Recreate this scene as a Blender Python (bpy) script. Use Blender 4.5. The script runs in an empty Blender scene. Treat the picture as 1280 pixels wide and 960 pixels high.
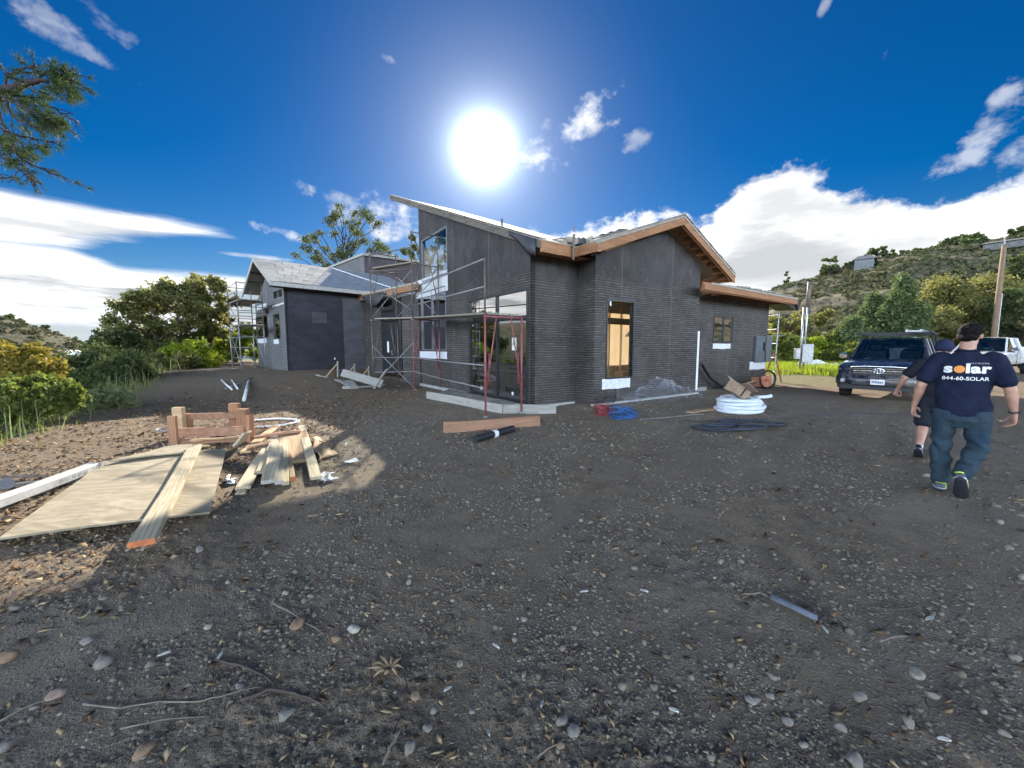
import bpy, bmesh, math, random
import numpy as np
from mathutils import Vector, Matrix, Quaternion
R = math.radians
random.seed(7)
RNG = np.random.default_rng(11)
scene = bpy.context.scene
COL = scene.collection

# ------------------------------------------------------------------ camera
FPX, CAMZ, PITCH = 480.0, 1.55, 5.36          # focal length in photo pixels (1280 wide), eye height, downward tilt
cam_d = bpy.data.cameras.new('camera'); cam_d.sensor_width = 36; cam_d.lens = 36 * FPX / 1280
cam_d.clip_start = .05; cam_d.clip_end = 60000
cam = bpy.data.objects.new('camera', cam_d); COL.objects.link(cam)
cam.location = (0, 0, CAMZ); cam.rotation_euler = (R(90 - PITCH), 0, 0)
scene.camera = cam
SP, CP = math.sin(R(PITCH)), math.cos(R(PITCH))

def ray(px, py):
    u, v = (px - 640) / FPX, (480 - py) / FPX
    return Vector((u, CP + v * SP, -SP + v * CP))

# ------------------------------------------------------------------ world: clear sky, cloud banks, low sun
SUN_AZ, SUN_EL = -3.9, 26.0                    # azimuth from +Y towards +X, elevation
SUN = Vector((math.sin(R(SUN_AZ)) * math.cos(R(SUN_EL)), math.cos(R(SUN_AZ)) * math.cos(R(SUN_EL)), math.sin(R(SUN_EL))))
scene.view_settings.view_transform = 'Standard'
scene.view_settings.look = 'None'
scene.view_settings.exposure = 2.0
scene.view_settings.gamma = 1
world = bpy.data.worlds.new('World'); scene.world = world; world.use_nodes = True
NT = world.node_tree; NT.nodes.clear()

class NB:
    """small node-graph writer"""
    def __init__(s, nt): s.nt = nt
    def n(s, typ, **kw):
        x = s.nt.nodes.new(typ)
        for k, v in kw.items(): setattr(x, k, v)
        return x
    def put(s, sock, v):
        if isinstance(v, bpy.types.NodeSocket): s.nt.links.new(v, sock)
        else: sock.default_value = v
    def m(s, op, a, b=0.0, c=0.0, clamp=False):
        x = s.n('ShaderNodeMath', operation=op, use_clamp=clamp)
        s.put(x.inputs[0], a); s.put(x.inputs[1], b)
        if op in ('MULTIPLY_ADD', 'SMOOTH_MIN', 'SMOOTH_MAX', 'WRAP', 'COMPARE'): s.put(x.inputs[2], c)
        return x.outputs[0]
    def add(s, a, b): return s.m('ADD', a, b)
    def sub(s, a, b): return s.m('SUBTRACT', a, b)
    def mul(s, a, b): return s.m('MULTIPLY', a, b)
    def step(s, v, lo, hi):
        x = s.n('ShaderNodeMapRange', interpolation_type='SMOOTHSTEP')
        s.put(x.inputs[0], v); s.put(x.inputs[1], lo); s.put(x.inputs[2], hi)
        return x.outputs[0]
    def noise(s, vec, scale, detail=4, rough=.55, lac=2.0, dist=0.0):
        x = s.n('ShaderNodeTexNoise')
        if vec is not None: s.put(x.inputs['Vector'], vec)
        s.put(x.inputs['Scale'], scale); s.put(x.inputs['Detail'], detail); s.put(x.inputs['Roughness'], rough)
        s.put(x.inputs['Lacunarity'], lac); s.put(x.inputs['Distortion'], dist)
        return x.outputs[0]
    def mapping(s, vec, sc=(1, 1, 1), loc=(0, 0, 0), rot=(0, 0, 0)):
        x = s.n('ShaderNodeMapping'); s.put(x.inputs['Vector'], vec)
        x.inputs['Scale'].default_value = sc; x.inputs['Location'].default_value = loc; x.inputs['Rotation'].default_value = rot
        return x.outputs[0]
    def mix(s, f, a, b, blend='MIX'):
        x = s.n('ShaderNodeMix', data_type='RGBA', blend_type=blend)
        s.put(x.inputs[0], f)
        for k, v in ((6, a), (7, b)):
            if isinstance(v, tuple) and len(v) == 3: v = (*v, 1)
            s.put(x.inputs[k], v)
        return x.outputs[2]
    def ramp(s, f, stops):
        x = s.n('ShaderNodeValToRGB'); s.put(x.inputs[0], f)
        e = x.color_ramp.elements
        while len(e) < len(stops): e.new(.5)
        for k, (p, c) in enumerate(stops):
            e[k].position = p; e[k].color = (*c, 1) if len(c) == 3 else c
        return x.outputs[0]
    def curve(s, v, lo, hi, pts, vlo, vhi):
        t = s.n('ShaderNodeMapRange'); s.put(t.inputs[0], v); s.put(t.inputs[1], lo); s.put(t.inputs[2], hi)
        x = s.n('ShaderNodeFloatCurve'); s.put(x.inputs['Value'], t.outputs[0])
        c = x.mapping.curves[0]
        P = [((a - lo) / (hi - lo), (b - vlo) / (vhi - vlo)) for a, b in pts]
        while len(c.points) < len(P): c.points.new(.5, .5)
        for k, p in enumerate(P): c.points[k].location = p; c.points[k].handle_type = 'AUTO_CLAMPED'
        x.mapping.update()
        return s.add(s.mul(x.outputs[0], vhi - vlo), vlo)

def azel(px, py):
    d = ray(px, py)
    return math.degrees(math.atan2(d.x, d.y)), math.degrees(math.atan2(d.z, math.hypot(d.x, d.y)))

def build_world():
    g = NB(NT)
    sky = g.n('ShaderNodeTexSky', sky_type='NISHITA', sun_disc=False)
    sky.sun_elevation = R(SUN_EL); sky.sun_rotation = R(SUN_AZ); sky.altitude = 400
    sky.air_density = 1.0; sky.dust_density = .15; sky.ozone_density = 3.0
    tc = g.n('ShaderNodeTexCoord'); d = tc.outputs['Generated']
    sep = g.n('ShaderNodeSeparateXYZ'); g.put(sep.inputs[0], d)
    X, Y, Z = sep.outputs
    az = g.mul(g.m('ARCTAN2', X, Y), 57.29578)
    el = g.mul(g.m('ARCSINE', Z), 57.29578)
    hs = g.n('ShaderNodeHueSaturation'); hs.inputs['Saturation'].default_value = SKY_SAT; hs.inputs['Value'].default_value = 1.0
    hs.inputs['Hue'].default_value = .510
    g.put(hs.inputs['Color'], sky.outputs[0])
    base = hs.outputs[0]
    # noise fields (direction space)
    n1 = g.noise(g.mapping(d, (1, 1, 1.6)), 6.5, 9, .55)
    n2 = g.noise(g.mapping(d, (1, 1, 3.5), (3, 1, 2)), 3.5, 6, .6)
    nst = g.noise(g.mapping(d, (1, 1, 9), (1, 4, 2)), 2.6, 7, .6)
    nf = g.noise(g.mapping(d, (1, 1, 1.3), (7, 2, 5)), 22, 6, .6)
    bumps = g.add(g.mul(g.sub(n1, .5), 9.0), g.mul(g.sub(nf, .5), 5.0))
    # cumulus bank: upper edge (azimuth, elevation) read off the photograph, carried on round the horizon and raised behind the camera for fill light
    P = [azel(*p) for p in ((600, 320), (660, 292), (720, 278), (790, 266), (860, 258), (920, 222), (965, 206), (1010, 214), (1065, 226), (1120, 238), (1165, 240), (1205, 228), (1245, 212), (1280, 202))]
    P = [(-180, 24), (-120, 22), (-80, 14), (-40, 5), (-12, 10)] + P + [(64, 17), (90, 18), (135, 22), (180, 24)]
    P = [(a, e - (.9 if 5 < a < 60 else 0)) for a, e in P]
    top = g.curve(az, -180, 180, P, 0, 30)
    bank = g.step(g.add(g.sub(top, el), bumps), -.6, 1.3)
    bank = g.mul(bank, g.step(az, -22, -8))
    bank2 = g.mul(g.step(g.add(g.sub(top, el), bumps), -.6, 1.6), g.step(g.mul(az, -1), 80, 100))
    # stratus on the left
    L1 = [azel(*p) for p in ((0, 240), (100, 258), (180, 270), (240, 284), (290, 297))]
    up_t = g.curve(az, -60, -30, [(-60, L1[0][1] + .5), *L1, (-30, 8)], 0, 30)
    L2 = [azel(*p) for p in ((0, 302), (80, 306), (140, 301), (200, 297), (290, 296))]
    lo_t = g.curve(az, -60, -30, [(-60, L2[0][1]), *L2, (-30, 12)], 0, 30)
    sb = g.mul(g.sub(nst, .5), 3.0)
    upper = g.mul(g.step(g.add(g.sub(up_t, el), sb), -.5, .9), g.step(g.add(g.sub(el, lo_t), sb), -.5, .9))
    L3 = [azel(*p) for p in ((0, 300), (70, 308), (120, 325), (160, 338), (230, 342), (300, 347), (380, 352), (450, 345))]
    low_t = g.curve(az, -60, -12, [(-60, L3[0][1] + 2), *L3, (-12, 9)], 0, 30)
    low = g.step(g.add(g.sub(low_t, el), g.mul(sb, .7)), -.4, .9)
    lmask = g.mul(g.step(g.mul(az, -1), 14, 24), g.step(az, -100, -80))
    # streak gaps near the horizon
    gaps = g.step(g.add(nst, g.mul(el, .012)), .36, .52)
    lowm = g.mul(low, g.add(g.mul(gaps, .45), .55))
    left = g.mul(g.m('MAXIMUM', upper, lowm), lmask)
    dens = g.m('MAXIMUM', g.m('MAXIMUM', bank, bank2), left)
    # small separate clouds: centre px, half sizes px, tilt
    for cx, cy, sx, sy, ang, k, amp in ((716, 166, 76, 30, 34, 1.25, .95), (740, 142, 34, 18, 40, 1.6, 1), (676, 192, 40, 16, 25, 1.0, .85), (790, 177, 18, 13, 20, 2.2, .4), (380, 238, 19, 14, 10, 1.4, 1),
                           (487, 282, 60, 34, -10, 1.5, .9), (350, 292, 46, 9, -10, 1.7, .6), (440, 252, 34, 9, -8, 1.6, .5), (321, 321, 55, 4, 0, .4, 1),
                           (58, 20, 44, 17, -12, 2.2, .30), (100, 62, 70, 13, -10, 2.2, .34), (138, 36, 34, 14, -22, 2.4, .2), (489, 76, 14, 7, -20, 1.3, .4),
                           (1235, 168, 75, 30, 24, 2.3, .42), (1262, 118, 34, 17, 30, 2.3, .4), (1272, 190, 60, 26, 20, 1.6, .5), (1030, 10, 8, 14, -30, 1.5, .35), (1105, 70, 6, 10, -20, 1.5, .25),
                           (640, 72, 14, 6, 0, 1.5, .35)):
        a0, e0 = azel(cx, cy); a1, _ = azel(cx + 10, cy); _, e1 = azel(cx, cy - 10)
        ka, ke = abs(a1 - a0) / 10, abs(e1 - e0) / 10
        da = g.mul(g.sub(az, a0), 1 / ka); de = g.mul(g.sub(el, e0), 1 / ke)
        c, s_ = math.cos(R(ang)), math.sin(R(ang))
        p = g.mul(g.add(g.mul(da, c), g.mul(de, s_)), 1 / sx); q = g.mul(g.sub(g.mul(de, c), g.mul(da, s_)), 1 / sy)
        r2 = g.add(g.mul(p, p), g.mul(q, q))
        v = g.add(g.sub(1.0, r2), g.add(g.mul(g.sub(n1, .5), 3.2 * k), g.mul(g.sub(nf, .5), 3.4 * k)))
        v = g.mul(g.m('POWER', g.step(v, .05, 2.1), .85), g.step(r2, 2.8, .9))
        dens = g.m('MAXIMUM', dens, g.mul(v, amp))
    # thin high wisps elsewhere
    wisp = g.mul(g.step(g.noise(g.mapping(d, (1, 2.5, 4), (5, 9, 1)), 2.2, 8, .65), .60, .82), .25)
    wisp = g.mul(wisp, g.step(Y, .15, -.2))
    dens = g.m('MAXIMUM', dens, wisp)
    # cloud colour: sunlit white with grey bellies
    depth = g.sub(top, el)
    belly = g.mul(g.step(g.add(depth, g.mul(g.sub(n2, .5), 12)), 3.4, 8.0), g.step(g.add(el, g.mul(g.sub(n2, .5), 9)), 5.0, 9.5))
    belly = g.mul(belly, g.step(az, 6, 22))
    shade = g.m('MAXIMUM', g.mul(belly, .8), g.mul(g.step(g.add(g.mul(n2, .6), g.mul(n1, .4)), .46, .62), .6))
    shadeL = g.mul(g.step(g.add(g.mul(nst, .7), g.mul(n2, .3)), .545, .43), g.add(.45, g.mul(g.step(el, 16, 6), .4)))
    isl = g.step(g.mul(az, -1), 14, 24)
    shade = g.add(g.mul(shade, g.sub(1, isl)), g.mul(shadeL, isl))
    ccol = g.mix(shade, CLOUD_LIT, CLOUD_SHADE)
    ccol = g.mix(g.mul(g.step(el, 5, 0), .8), ccol, CLOUD_LOW)
    ccol = g.mix(g.step(Y, .25, -.15), ccol, g.mix(g.mul(g.step(n2, .4, .75), .5), CLOUD_FILL, (9.5, 12, 15)))
    # sun disc and the white air round it
    vd = g.n('ShaderNodeVectorMath', operation='DOT_PRODUCT'); g.put(vd.inputs[0], d); vd.inputs[1].default_value = SUN
    ang = g.mul(g.m('ARCCOSINE', g.m('MINIMUM', vd.outputs['Value'], .9999999)), 57.29578)
    glow = g.m('POWER', 2.718, g.mul(ang, -1 / 4.2))
    wide = g.m('POWER', 2.718, g.mul(ang, -1 / 11.0))
    disc = g.step(ang, 5.6, 4.2)
    sc = g.n('ShaderNodeVectorMath', operation='SCALE'); g.put(sc.inputs[0], base); sc.inputs['Scale'].default_value = SKY_STR
    col = g.mix(dens, sc.outputs[0], ccol)
    core = g.m('POWER', 2.718, g.mul(g.m('POWER', g.mul(ang, 1 / 1.75), 1.2), -1))
    aur = g.add(g.add(g.mul(core, 22), g.mul(glow, GLOW)), g.mul(wide, WIDE))
    cmb = g.n('ShaderNodeCombineXYZ')
    g.put(cmb.inputs[0], g.mul(aur, .85)); g.put(cmb.inputs[1], g.mul(aur, .95)); g.put(cmb.inputs[2], aur)
    fin = g.n('ShaderNodeVectorMath', operation='ADD'); g.put(fin.inputs[0], col); g.put(fin.inputs[1], cmb.outputs[0])
    bg = g.n('ShaderNodeBackground'); g.put(bg.inputs[0], fin.outputs[0]); bg.inputs[1].default_value = 0.1
    out = g.n('ShaderNodeOutputWorld'); NT.links.new(bg.outputs[0], out.inputs[0])
# sky numbers are in units of the physical Nishita sky, shown at background strength 0.1
SKY_SAT, SKY_STR = 1.5, .21
CLOUD_LIT, CLOUD_SHADE, CLOUD_LOW = (3.4, 3.4, 3.4), (1.25, 1.35, 1.45), (1.7, 1.95, 2.3)
CLOUD_FILL = (21, 25.5, 31)  # unseen cloud behind the camera, brightened to add fill light
GLOW, WIDE = 2.0, .30
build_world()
sun_d = bpy.data.lights.new('sun', 'SUN'); sun_d.energy = 3.3; sun_d.angle = R(.55); sun_d.color = (1, .90, .76)
sun = bpy.data.objects.new('sun', sun_d); COL.objects.link(sun); sun.location = (0, 60, 40)
sun.rotation_euler = (-SUN).to_track_quat('-Z', 'Y').to_euler()
scene.cycles.max_bounces = 7; scene.cycles.transparent_max_bounces = 12
scene.cycles.diffuse_bounces = 3; scene.cycles.glossy_bounces = 3
scene.cycles.use_denoising = True
scene.cycles.sample_clamp_indirect = 6

# ------------------------------------------------------------------ terrain height
def S(t):
    t = np.clip(t, 0, 1); return t * t * (3 - 2 * t)
def _hash(ix, iy, seed):
    h = (ix.astype(np.int64) * 374761393 + iy.astype(np.int64) * 668265263 + seed * 974711) & 0xffffffff
    h = ((h ^ (h >> 13)) * 1274126177) & 0xffffffff
    return ((h ^ (h >> 16)) & 0xffffffff).astype(np.float64) / 4294967295.0
def pn(x, y, seed=0):
    x = np.asarray(x, float); y = np.asarray(y, float)
    ix, iy = np.floor(x), np.floor(y); fx, fy = x - ix, y - iy
    def gr(i, j):
        a = _hash(ix + i, iy + j, seed) * 2 * np.pi
        return np.cos(a) * (fx - i) + np.sin(a) * (fy - j)
    u = fx * fx * fx * (fx * (fx * 6 - 15) + 10); v = fy * fy * fy * (fy * (fy * 6 - 15) + 10)
    a = gr(0, 0) * (1 - u) + gr(1, 0) * u; b = gr(0, 1) * (1 - u) + gr(1, 1) * u
    return (a * (1 - v) + b * v) * 1.5
def fbm(x, y, octs, seed=0, gain=.5):
    t = 0; a = 1.0; f = 1.0
    for k in range(octs): t = t + a * pn(x * f, y * f, seed + k * 17); a *= gain; f *= 2.03
    return t
EDGE_Y = [-60, 0, 5.86, 8.2, 11.4, 15, 19.6, 26, 60]
EDGE_X = [-9, -6.0, -8.2, -9.5, -11.4, -13.6, -17.5, -22, -30]
TAN_AZ = [-180, -135, -110, -90, -75, -65, 8, 20, 33, 36.3, 38.8, 44.1, 48.5, 50.5, 60, 90, 135, 180]
TAN_V = [.16, .15, .09, .05, .02, .0, 0, .05, .120, .136, .149, .163, .169, .172, .17, .15, .16, .16]
LH_AZ = [-75, -65, -52.8, -50.5, -47.6, -44, -40]
LH_V = [.05, .06, .037, .023, -.003, -.03, -.08]
def macro(x, y):
    """ground height without fine relief"""
    x = np.asarray(x, float); y = np.asarray(y, float)
    r = np.hypot(x, y); az = np.degrees(np.arctan2(x, y))
    z = .55 * S((y - 10.5) / 5.5) * S((-x - 3.8) / 5) + .35 * S((y - 14) / 12) * S((x - 9) / 10)
    z = z + .018 * pn(x * .35, y * .35, 5) * S((r - 2) / 4)
    # bank falling away on the left and behind the pad
    d = np.interp(y, EDGE_Y, EDGE_X) - x + .35 * pn(x * .6, y * .6, 9)
    drop = np.where(d > 0, .42 * (np.sqrt(d * d + 1.2) - 1.0954), 0)
    drop = np.where(y > -14, drop, drop * S((y + 26) / 12))
    back = np.maximum(0, y - 34) * .28 * S((26 - az) / 16) * S((az + 62) / 10)
    low = np.minimum(np.maximum(drop, back), 150)
    z = z - low
    # left ridge far beyond the valley
    t = np.interp(az, LH_AZ, LH_V)
    rid = CAMZ + t * 450 + (fbm(x * .02, y * .02, 4, 3) * 4)
    w = S((r - 150) / 280) * S((az + 100) / 20) * S((-36 - az) / 6)
    z = z * (1 - w) + (rid - np.maximum(0, r - 470) * .5) * w
    z = np.where((az < -36) & (az > -100) & (r > 480), np.maximum(z, -150), z)
    # brush covered hill to the right, carried on behind the camera
    tn = np.interp(az, TAN_AZ, TAN_V)
    s = (r - 46) / (250 - 46)
    prof = np.interp(s, [0, .12, .30, .44, .465, .52, .54, .72, 1.0, 1.25, 3], [0, .03, .16, .31, .315, .325, .40, .66, 1.0, 1.04, 1.0])
    hh = tn * 250 * prof + S(s * 2.2) * (fbm(x * .022, y * .022, 5, 21) * 4.6) * S(tn / .05) * S((1.2 - s) * 2 + .25) * (1 - .75 * S(1 - abs(s - .49) / .08) * S((az - 20) / 10))
    z = z + np.where(s > 0, hh, 0) * S((r - 46) / 20)
    return z
def micro(x, y):
    r = np.hypot(x, y)
    f = S((30 - r) / 18)
    ru = .012 * pn(x * 2.2, y * 2.2, 31)
    a = .0065 * fbm(x * 9, y * 9, 3, 41, .55)
    b = np.maximum(0, pn(x * 24, y * 24, 51) - .05) * .012 + np.maximum(0, pn(x * 55 + 7, y * 55, 57) - .05) * .007
    lump = S((pn(x * .9, y * .9, 71) + .25) / .7) + .8 * S((-x - 2.6) / 1.5)
    yy = np.clip(y, 0, 14); rut = 0                       # two worn wheel tracks curving in from the parked trucks
    for s_, c_ in ((.85, .5), (-.85, .5), (.8, 2.6), (-.9, 2.6)):
        xc = c_ + .085 * yy ** 1.9 + s_ + .12 * pn(y * .5, y * 0 + c_, 61); rut = np.maximum(rut, np.exp(-((x - xc) / (.15 + .012 * yy)) ** 2) * S((y - .3) / 1.5) * S((15 - y) / 4))
    return (ru + (a + b) * (.35 + .9 * lump) * (1 - .75 * rut) - .022 * rut) * f
def H(x, y): return float(macro(np.array([x]), np.array([y]))[0])
def G(px, py, dz=0.0):
    """point where the line of sight through a photo pixel meets the ground (or dz above it)"""
    d = ray(px, py); t = 1.0; z = dz
    for _ in range(25):
        if d.z >= -1e-4: return Vector((d.x * 60, d.y * 60, H(d.x * 60, d.y * 60)))
        t = (z - CAMZ) / d.z; t = min(t, 80)
        z = H(d.x * t, d.y * t) * .6 + (z - dz) * .4 + dz
    return Vector((d.x * t, d.y * t, H(d.x * t, d.y * t) + dz))
def AT(px, py, Y):
    d = ray(px, py); t = Y / d.y
    return Vector((d.x * t, Y, CAMZ + d.z * t))

# ------------------------------------------------------------------ object helpers
def link(name, me, parent=None):
    o = bpy.data.objects.new(name, me); COL.objects.link(o)
    if parent is not None: o.parent = parent
    return o
def tag(o, label=None, cat=None, group=None, kind=None):
    if label: o['label'] = label
    if cat: o['category'] = cat
    if group: o['group'] = group
    if kind: o['kind'] = kind
    return o
def thing(name, label, cat, loc=(0, 0, 0), rz=0.0, group=None, rot=None):
    o = bpy.data.objects.new(name, None); COL.objects.link(o); o.empty_display_size = .2
    o.location = loc; o.rotation_euler = rot if rot else (0, 0, rz)
    return tag(o, label, cat, group)
class MB:
    """collects shapes in one mesh; M maps the given coordinates to the mesh's own"""
    def __init__(s, M=None): s.v = []; s.f = []; s.mi = []; s.M = M; s.cur = 0
    def pts(s, P):
        b = len(s.v)
        for p in P:
            p = Vector(p)
            s.v.append(tuple(s.M @ p) if s.M else tuple(p))
        return b
    def face(s, P):
        b = s.pts(P); s.f.append(tuple(range(b, b + len(P)))); s.mi.append(s.cur)
    def faces(s, b, F):
        for f in F: s.f.append(tuple(b + i for i in f)); s.mi.append(s.cur)
    def hexa(s, P):        # 4 bottom (ccw), 4 top
        b = s.pts(P)
        s.faces(b, ((3, 2, 1, 0), (4, 5, 6, 7), (0, 1, 5, 4), (1, 2, 6, 5), (2, 3, 7, 6), (3, 0, 4, 7)))
    def box(s, x0, x1, y0, y1, z0, z1):
        s.hexa([(x0, y0, z0), (x1, y0, z0), (x1, y1, z0), (x0, y1, z0), (x0, y0, z1), (x1, y0, z1), (x1, y1, z1), (x0, y1, z1)])
    def beam(s, p0, p1, w, h, up=(0, 0, 1)):
        p0, p1 = Vector(p0), Vector(p1); d = (p1 - p0).normalized(); up = Vector(up)
        a = d.cross(up)
        if a.length < 1e-4: a = d.cross(Vector((1, 0, 0)))
        a.normalize(); b = a.cross(d).normalized()
        a = a * w / 2; b = b * h / 2
        s.hexa([p0 + a - b, p0 - a - b, p1 - a - b, p1 + a - b, p0 + a + b, p0 - a + b, p1 - a + b, p1 + a + b][0:0] or
               [p0 - a - b, p0 + a - b, p1 + a - b, p1 - a - b, p0 - a + b, p0 + a + b, p1 + a + b, p1 - a + b])
    def tube(s, P, r, seg=8, cap=True, closed=False):
        P = [Vector(p) for p in P]; n = len(P)
        rr = r if isinstance(r, (list, tuple)) else [r] * n
        T = []
        for i in range(n):
            if closed: t = P[(i + 1) % n] - P[i - 1]
            else: t = P[min(i + 1, n - 1)] - P[max(i - 1, 0)]
            T.append(t.normalized() if t.length > 1e-9 else Vector((0, 0, 1)))
        a = T[0].orthogonal().normalized(); rings = []
        for i in range(n):
            a = (a - T[i] * a.dot(T[i]))
            a = a.normalized() if a.length > 1e-6 else T[i].orthogonal().normalized()
            b = T[i].cross(a)
            rings.append(s.pts([P[i] + (a * math.cos(2 * math.pi * k / seg) + b * math.sin(2 * math.pi * k / seg)) * rr[i] for k in range(seg)]))
        for i in range(n if closed else n - 1):
            A, B = rings[i], rings[(i + 1) % n]
            for k in range(seg):
                k2 = (k + 1) % seg
                s.f.append((A + k, A + k2, B + k2, B + k)); s.mi.append(s.cur)
        if cap and not closed:
            s.f.append(tuple(rings[0] + k for k in reversed(range(seg)))); s.mi.append(s.cur)
            s.f.append(tuple(rings[-1] + k for k in range(seg))); s.mi.append(s.cur)
    def loft(s, rings, cap=True, closed_ring=True):
        n = len(rings[0]); B = [s.pts(r) for r in rings]
        for i in range(len(rings) - 1):
            for k in range(n if closed_ring else n - 1):
                k2 = (k + 1) % n
                s.f.append((B[i] + k, B[i] + k2, B[i + 1] + k2, B[i + 1] + k)); s.mi.append(s.cur)
        if cap:
            s.f.append(tuple(B[0] + k for k in reversed(range(n)))); s.mi.append(s.cur)
            s.f.append(tuple(B[-1] + k for k in range(n))); s.mi.append(s.cur)
    def prism(s, poly, vec):
        vec = Vector(vec); P = [Vector(p) for p in poly]; n = len(P)
        b = s.pts(P); t = s.pts([p + vec for p in P])
        s.f.append(tuple(b + k for k in reversed(range(n)))); s.mi.append(s.cur)
        s.f.append(tuple(t + k for k in range(n))); s.mi.append(s.cur)
        for k in range(n):
            k2 = (k + 1) % n
            s.f.append((b + k, b + k2, t + k2, t + k)); s.mi.append(s.cur)
    def mesh(s, name, mats, smooth=False, fix=True):
        me = bpy.data.meshes.new(name); me.from_pydata(s.v, [], s.f)
        if not isinstance(mats, (list, tuple)): mats = [mats]
        for m in mats: me.materials.append(m)
        if len(mats) > 1: me.polygons.foreach_set('material_index', s.mi)
        if fix:
            bm = bmesh.new(); bm.from_mesh(me); bmesh.ops.recalc_face_normals(bm, faces=bm.faces); bm.to_mesh(me); bm.free()
        if smooth: me.polygons.foreach_set('use_smooth', [True] * len(me.polygons))
        me.update(); return me
    def part(s, name, mats, parent, smooth=False, fix=True, bev=0.0):
        o = link(name, s.mesh(name, mats, smooth, fix), parent)
        if bev: bevel(o, bev)
        return o
    def solo(s, name, mats, label, cat, group=None, kind=None, smooth=False, fix=True, bev=0.0):
        """a top-level thing of one mesh, its origin at its base"""
        v = np.array(s.v); c = Vector(((v[:, 0].min() + v[:, 0].max()) / 2, (v[:, 1].min() + v[:, 1].max()) / 2, v[:, 2].min()))
        s.v = [tuple(Vector(p) - c) for p in s.v]
        o = link(name, s.mesh(name, mats, smooth, fix)); o.location = c
        if bev: bevel(o, bev)
        return tag(o, label, cat, group, kind)
def bevel(o, w, seg=2):
    m = o.modifiers.new('bevel', 'BEVEL'); m.width = w; m.segments = seg; m.limit_method = 'ANGLE'; m.angle_limit = R(40)
def np_mesh(name, V, F, mats, smooth=False, mi=None):
    """V (n,3), F (m,k) arrays -> mesh"""
    me = bpy.data.meshes.new(name); m, k = F.shape
    me.vertices.add(len(V)); me.vertices.foreach_set('co', np.ascontiguousarray(V, np.float32).ravel())
    me.loops.add(m * k); me.loops.foreach_set('vertex_index', np.ascontiguousarray(F, np.int32).ravel())
    me.polygons.add(m); me.polygons.foreach_set('loop_start', np.arange(0, m * k, k, dtype=np.int32))
    if not isinstance(mats, (list, tuple)): mats = [mats]
    for x in mats: me.materials.append(x)
    if mi is not None: me.polygons.foreach_set('material_index', np.asarray(mi, np.int32))
    if smooth: me.polygons.foreach_set('use_smooth', np.ones(m, bool))
    me.update(calc_edges=True); me.validate(); return me

# ------------------------------------------------------------------ materials
def newmat(name):
    m = bpy.data.materials.new(name); m.use_nodes = True; m.node_tree.nodes.clear()
    g = NB(m.node_tree); out = g.n('ShaderNodeOutputMaterial')
    return m, g, out
def fin(g, out, col, rough=.7, metal=0.0, bump=None, bs=.3, bd=.01, spec=.5, coat=0.0, alpha=None):
    p = g.n('ShaderNodeBsdfPrincipled')
    if isinstance(col, tuple) and len(col) == 3: col = (*col, 1)
    g.put(p.inputs['Base Color'], col); g.put(p.inputs['Roughness'], rough); g.put(p.inputs['Metallic'], metal)
    g.put(p.inputs['Specular IOR Level'], spec); g.put(p.inputs['Coat Weight'], coat)
    if bump is not None:
        b = g.n('ShaderNodeBump'); b.inputs['Strength'].default_value = bs; b.inputs['Distance'].default_value = bd
        g.put(b.inputs['Height'], bump); g.put(p.inputs['Normal'], b.outputs[0])
    g.put(out.inputs[0], p.outputs[0]); return p
def objc(g): return g.n('ShaderNodeTexCoord').outputs['Object']
def wpos(g): return g.n('ShaderNodeNewGeometry').outputs['Position']
def simple(name, c, rough=.6, metal=0.0, var=.25, scale=8.0, bump=.2, bd=.004, spec=.5, coat=0.0, dirt=None):
    m, g, out = newmat(name); v = objc(g)
    n = g.noise(v, scale, 6, .6); n2 = g.noise(v, scale * 7, 4, .6)
    lo = tuple(x * (1 - var) for x in c); hi = tuple(min(1, x * (1 + var)) for x in c)
    col = g.mix(g.step(n, .3, .7), lo, hi)
    if dirt: col = g.mix(g.mul(g.step(n2, .5, .75), .6), col, dirt)
    fin(g, out, col, g.add(g.mul(n, .2), rough - .1), metal, g.add(n, n2), bump, bd, spec, coat); return m
def wood(name, c1, c2, axis='x', rough=.75, sc=1.0, knots=True):
    m, g, out = newmat(name); v = objc(g)
    st = {'x': (.8, 14, 14), 'y': (14, .8, 14), 'z': (14, 14, .8)}[axis]
    oi = g.n('ShaderNodeObjectInfo'); off = g.n('ShaderNodeVectorMath', operation='ADD')
    g.put(off.inputs[0], v)
    cx = g.n('ShaderNodeCombineXYZ'); g.put(cx.inputs[0], g.mul(oi.outputs['Random'], 13)); g.put(cx.inputs[1], g.mul(oi.outputs['Random'], 7)); g.put(off.inputs[1], cx.outputs[0])
    v2 = g.mapping(off.outputs[0], tuple(s * sc for s in st))
    n = g.noise(v2, 2.2, 6, .6, dist=1.2); w = g.n('ShaderNodeTexWave', wave_type='BANDS', bands_direction={'x': 'Y', 'y': 'X', 'z': 'X'}[axis])
    g.put(w.inputs['Vector'], g.mapping(off.outputs[0], tuple((.35 if s == .8 else 3.2) * sc for s in st))); w.inputs['Scale'].default_value = 3; w.inputs['Distortion'].default_value = 7; w.inputs['Detail'].default_value = 3
    w.inputs['Detail Scale'].default_value = 1.2
    t = g.add(g.mul(n, .85), g.mul(w.outputs[1], .15))
    col = g.mix(g.step(t, .25, .75), c1, c2)
    blot = g.noise(off.outputs[0], 3.5, 4, .6)
    col = g.mix(g.mul(g.step(blot, .5, .75), .35), col, tuple(x * .55 for x in c1))
    hv = g.n('ShaderNodeHueSaturation'); g.put(hv.inputs['Color'], col); g.put(hv.inputs['Value'], g.add(.82, g.mul(oi.outputs['Random'], .36)))
    fin(g, out, hv.outputs[0], rough, 0, t, .35, .003); return m
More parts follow.
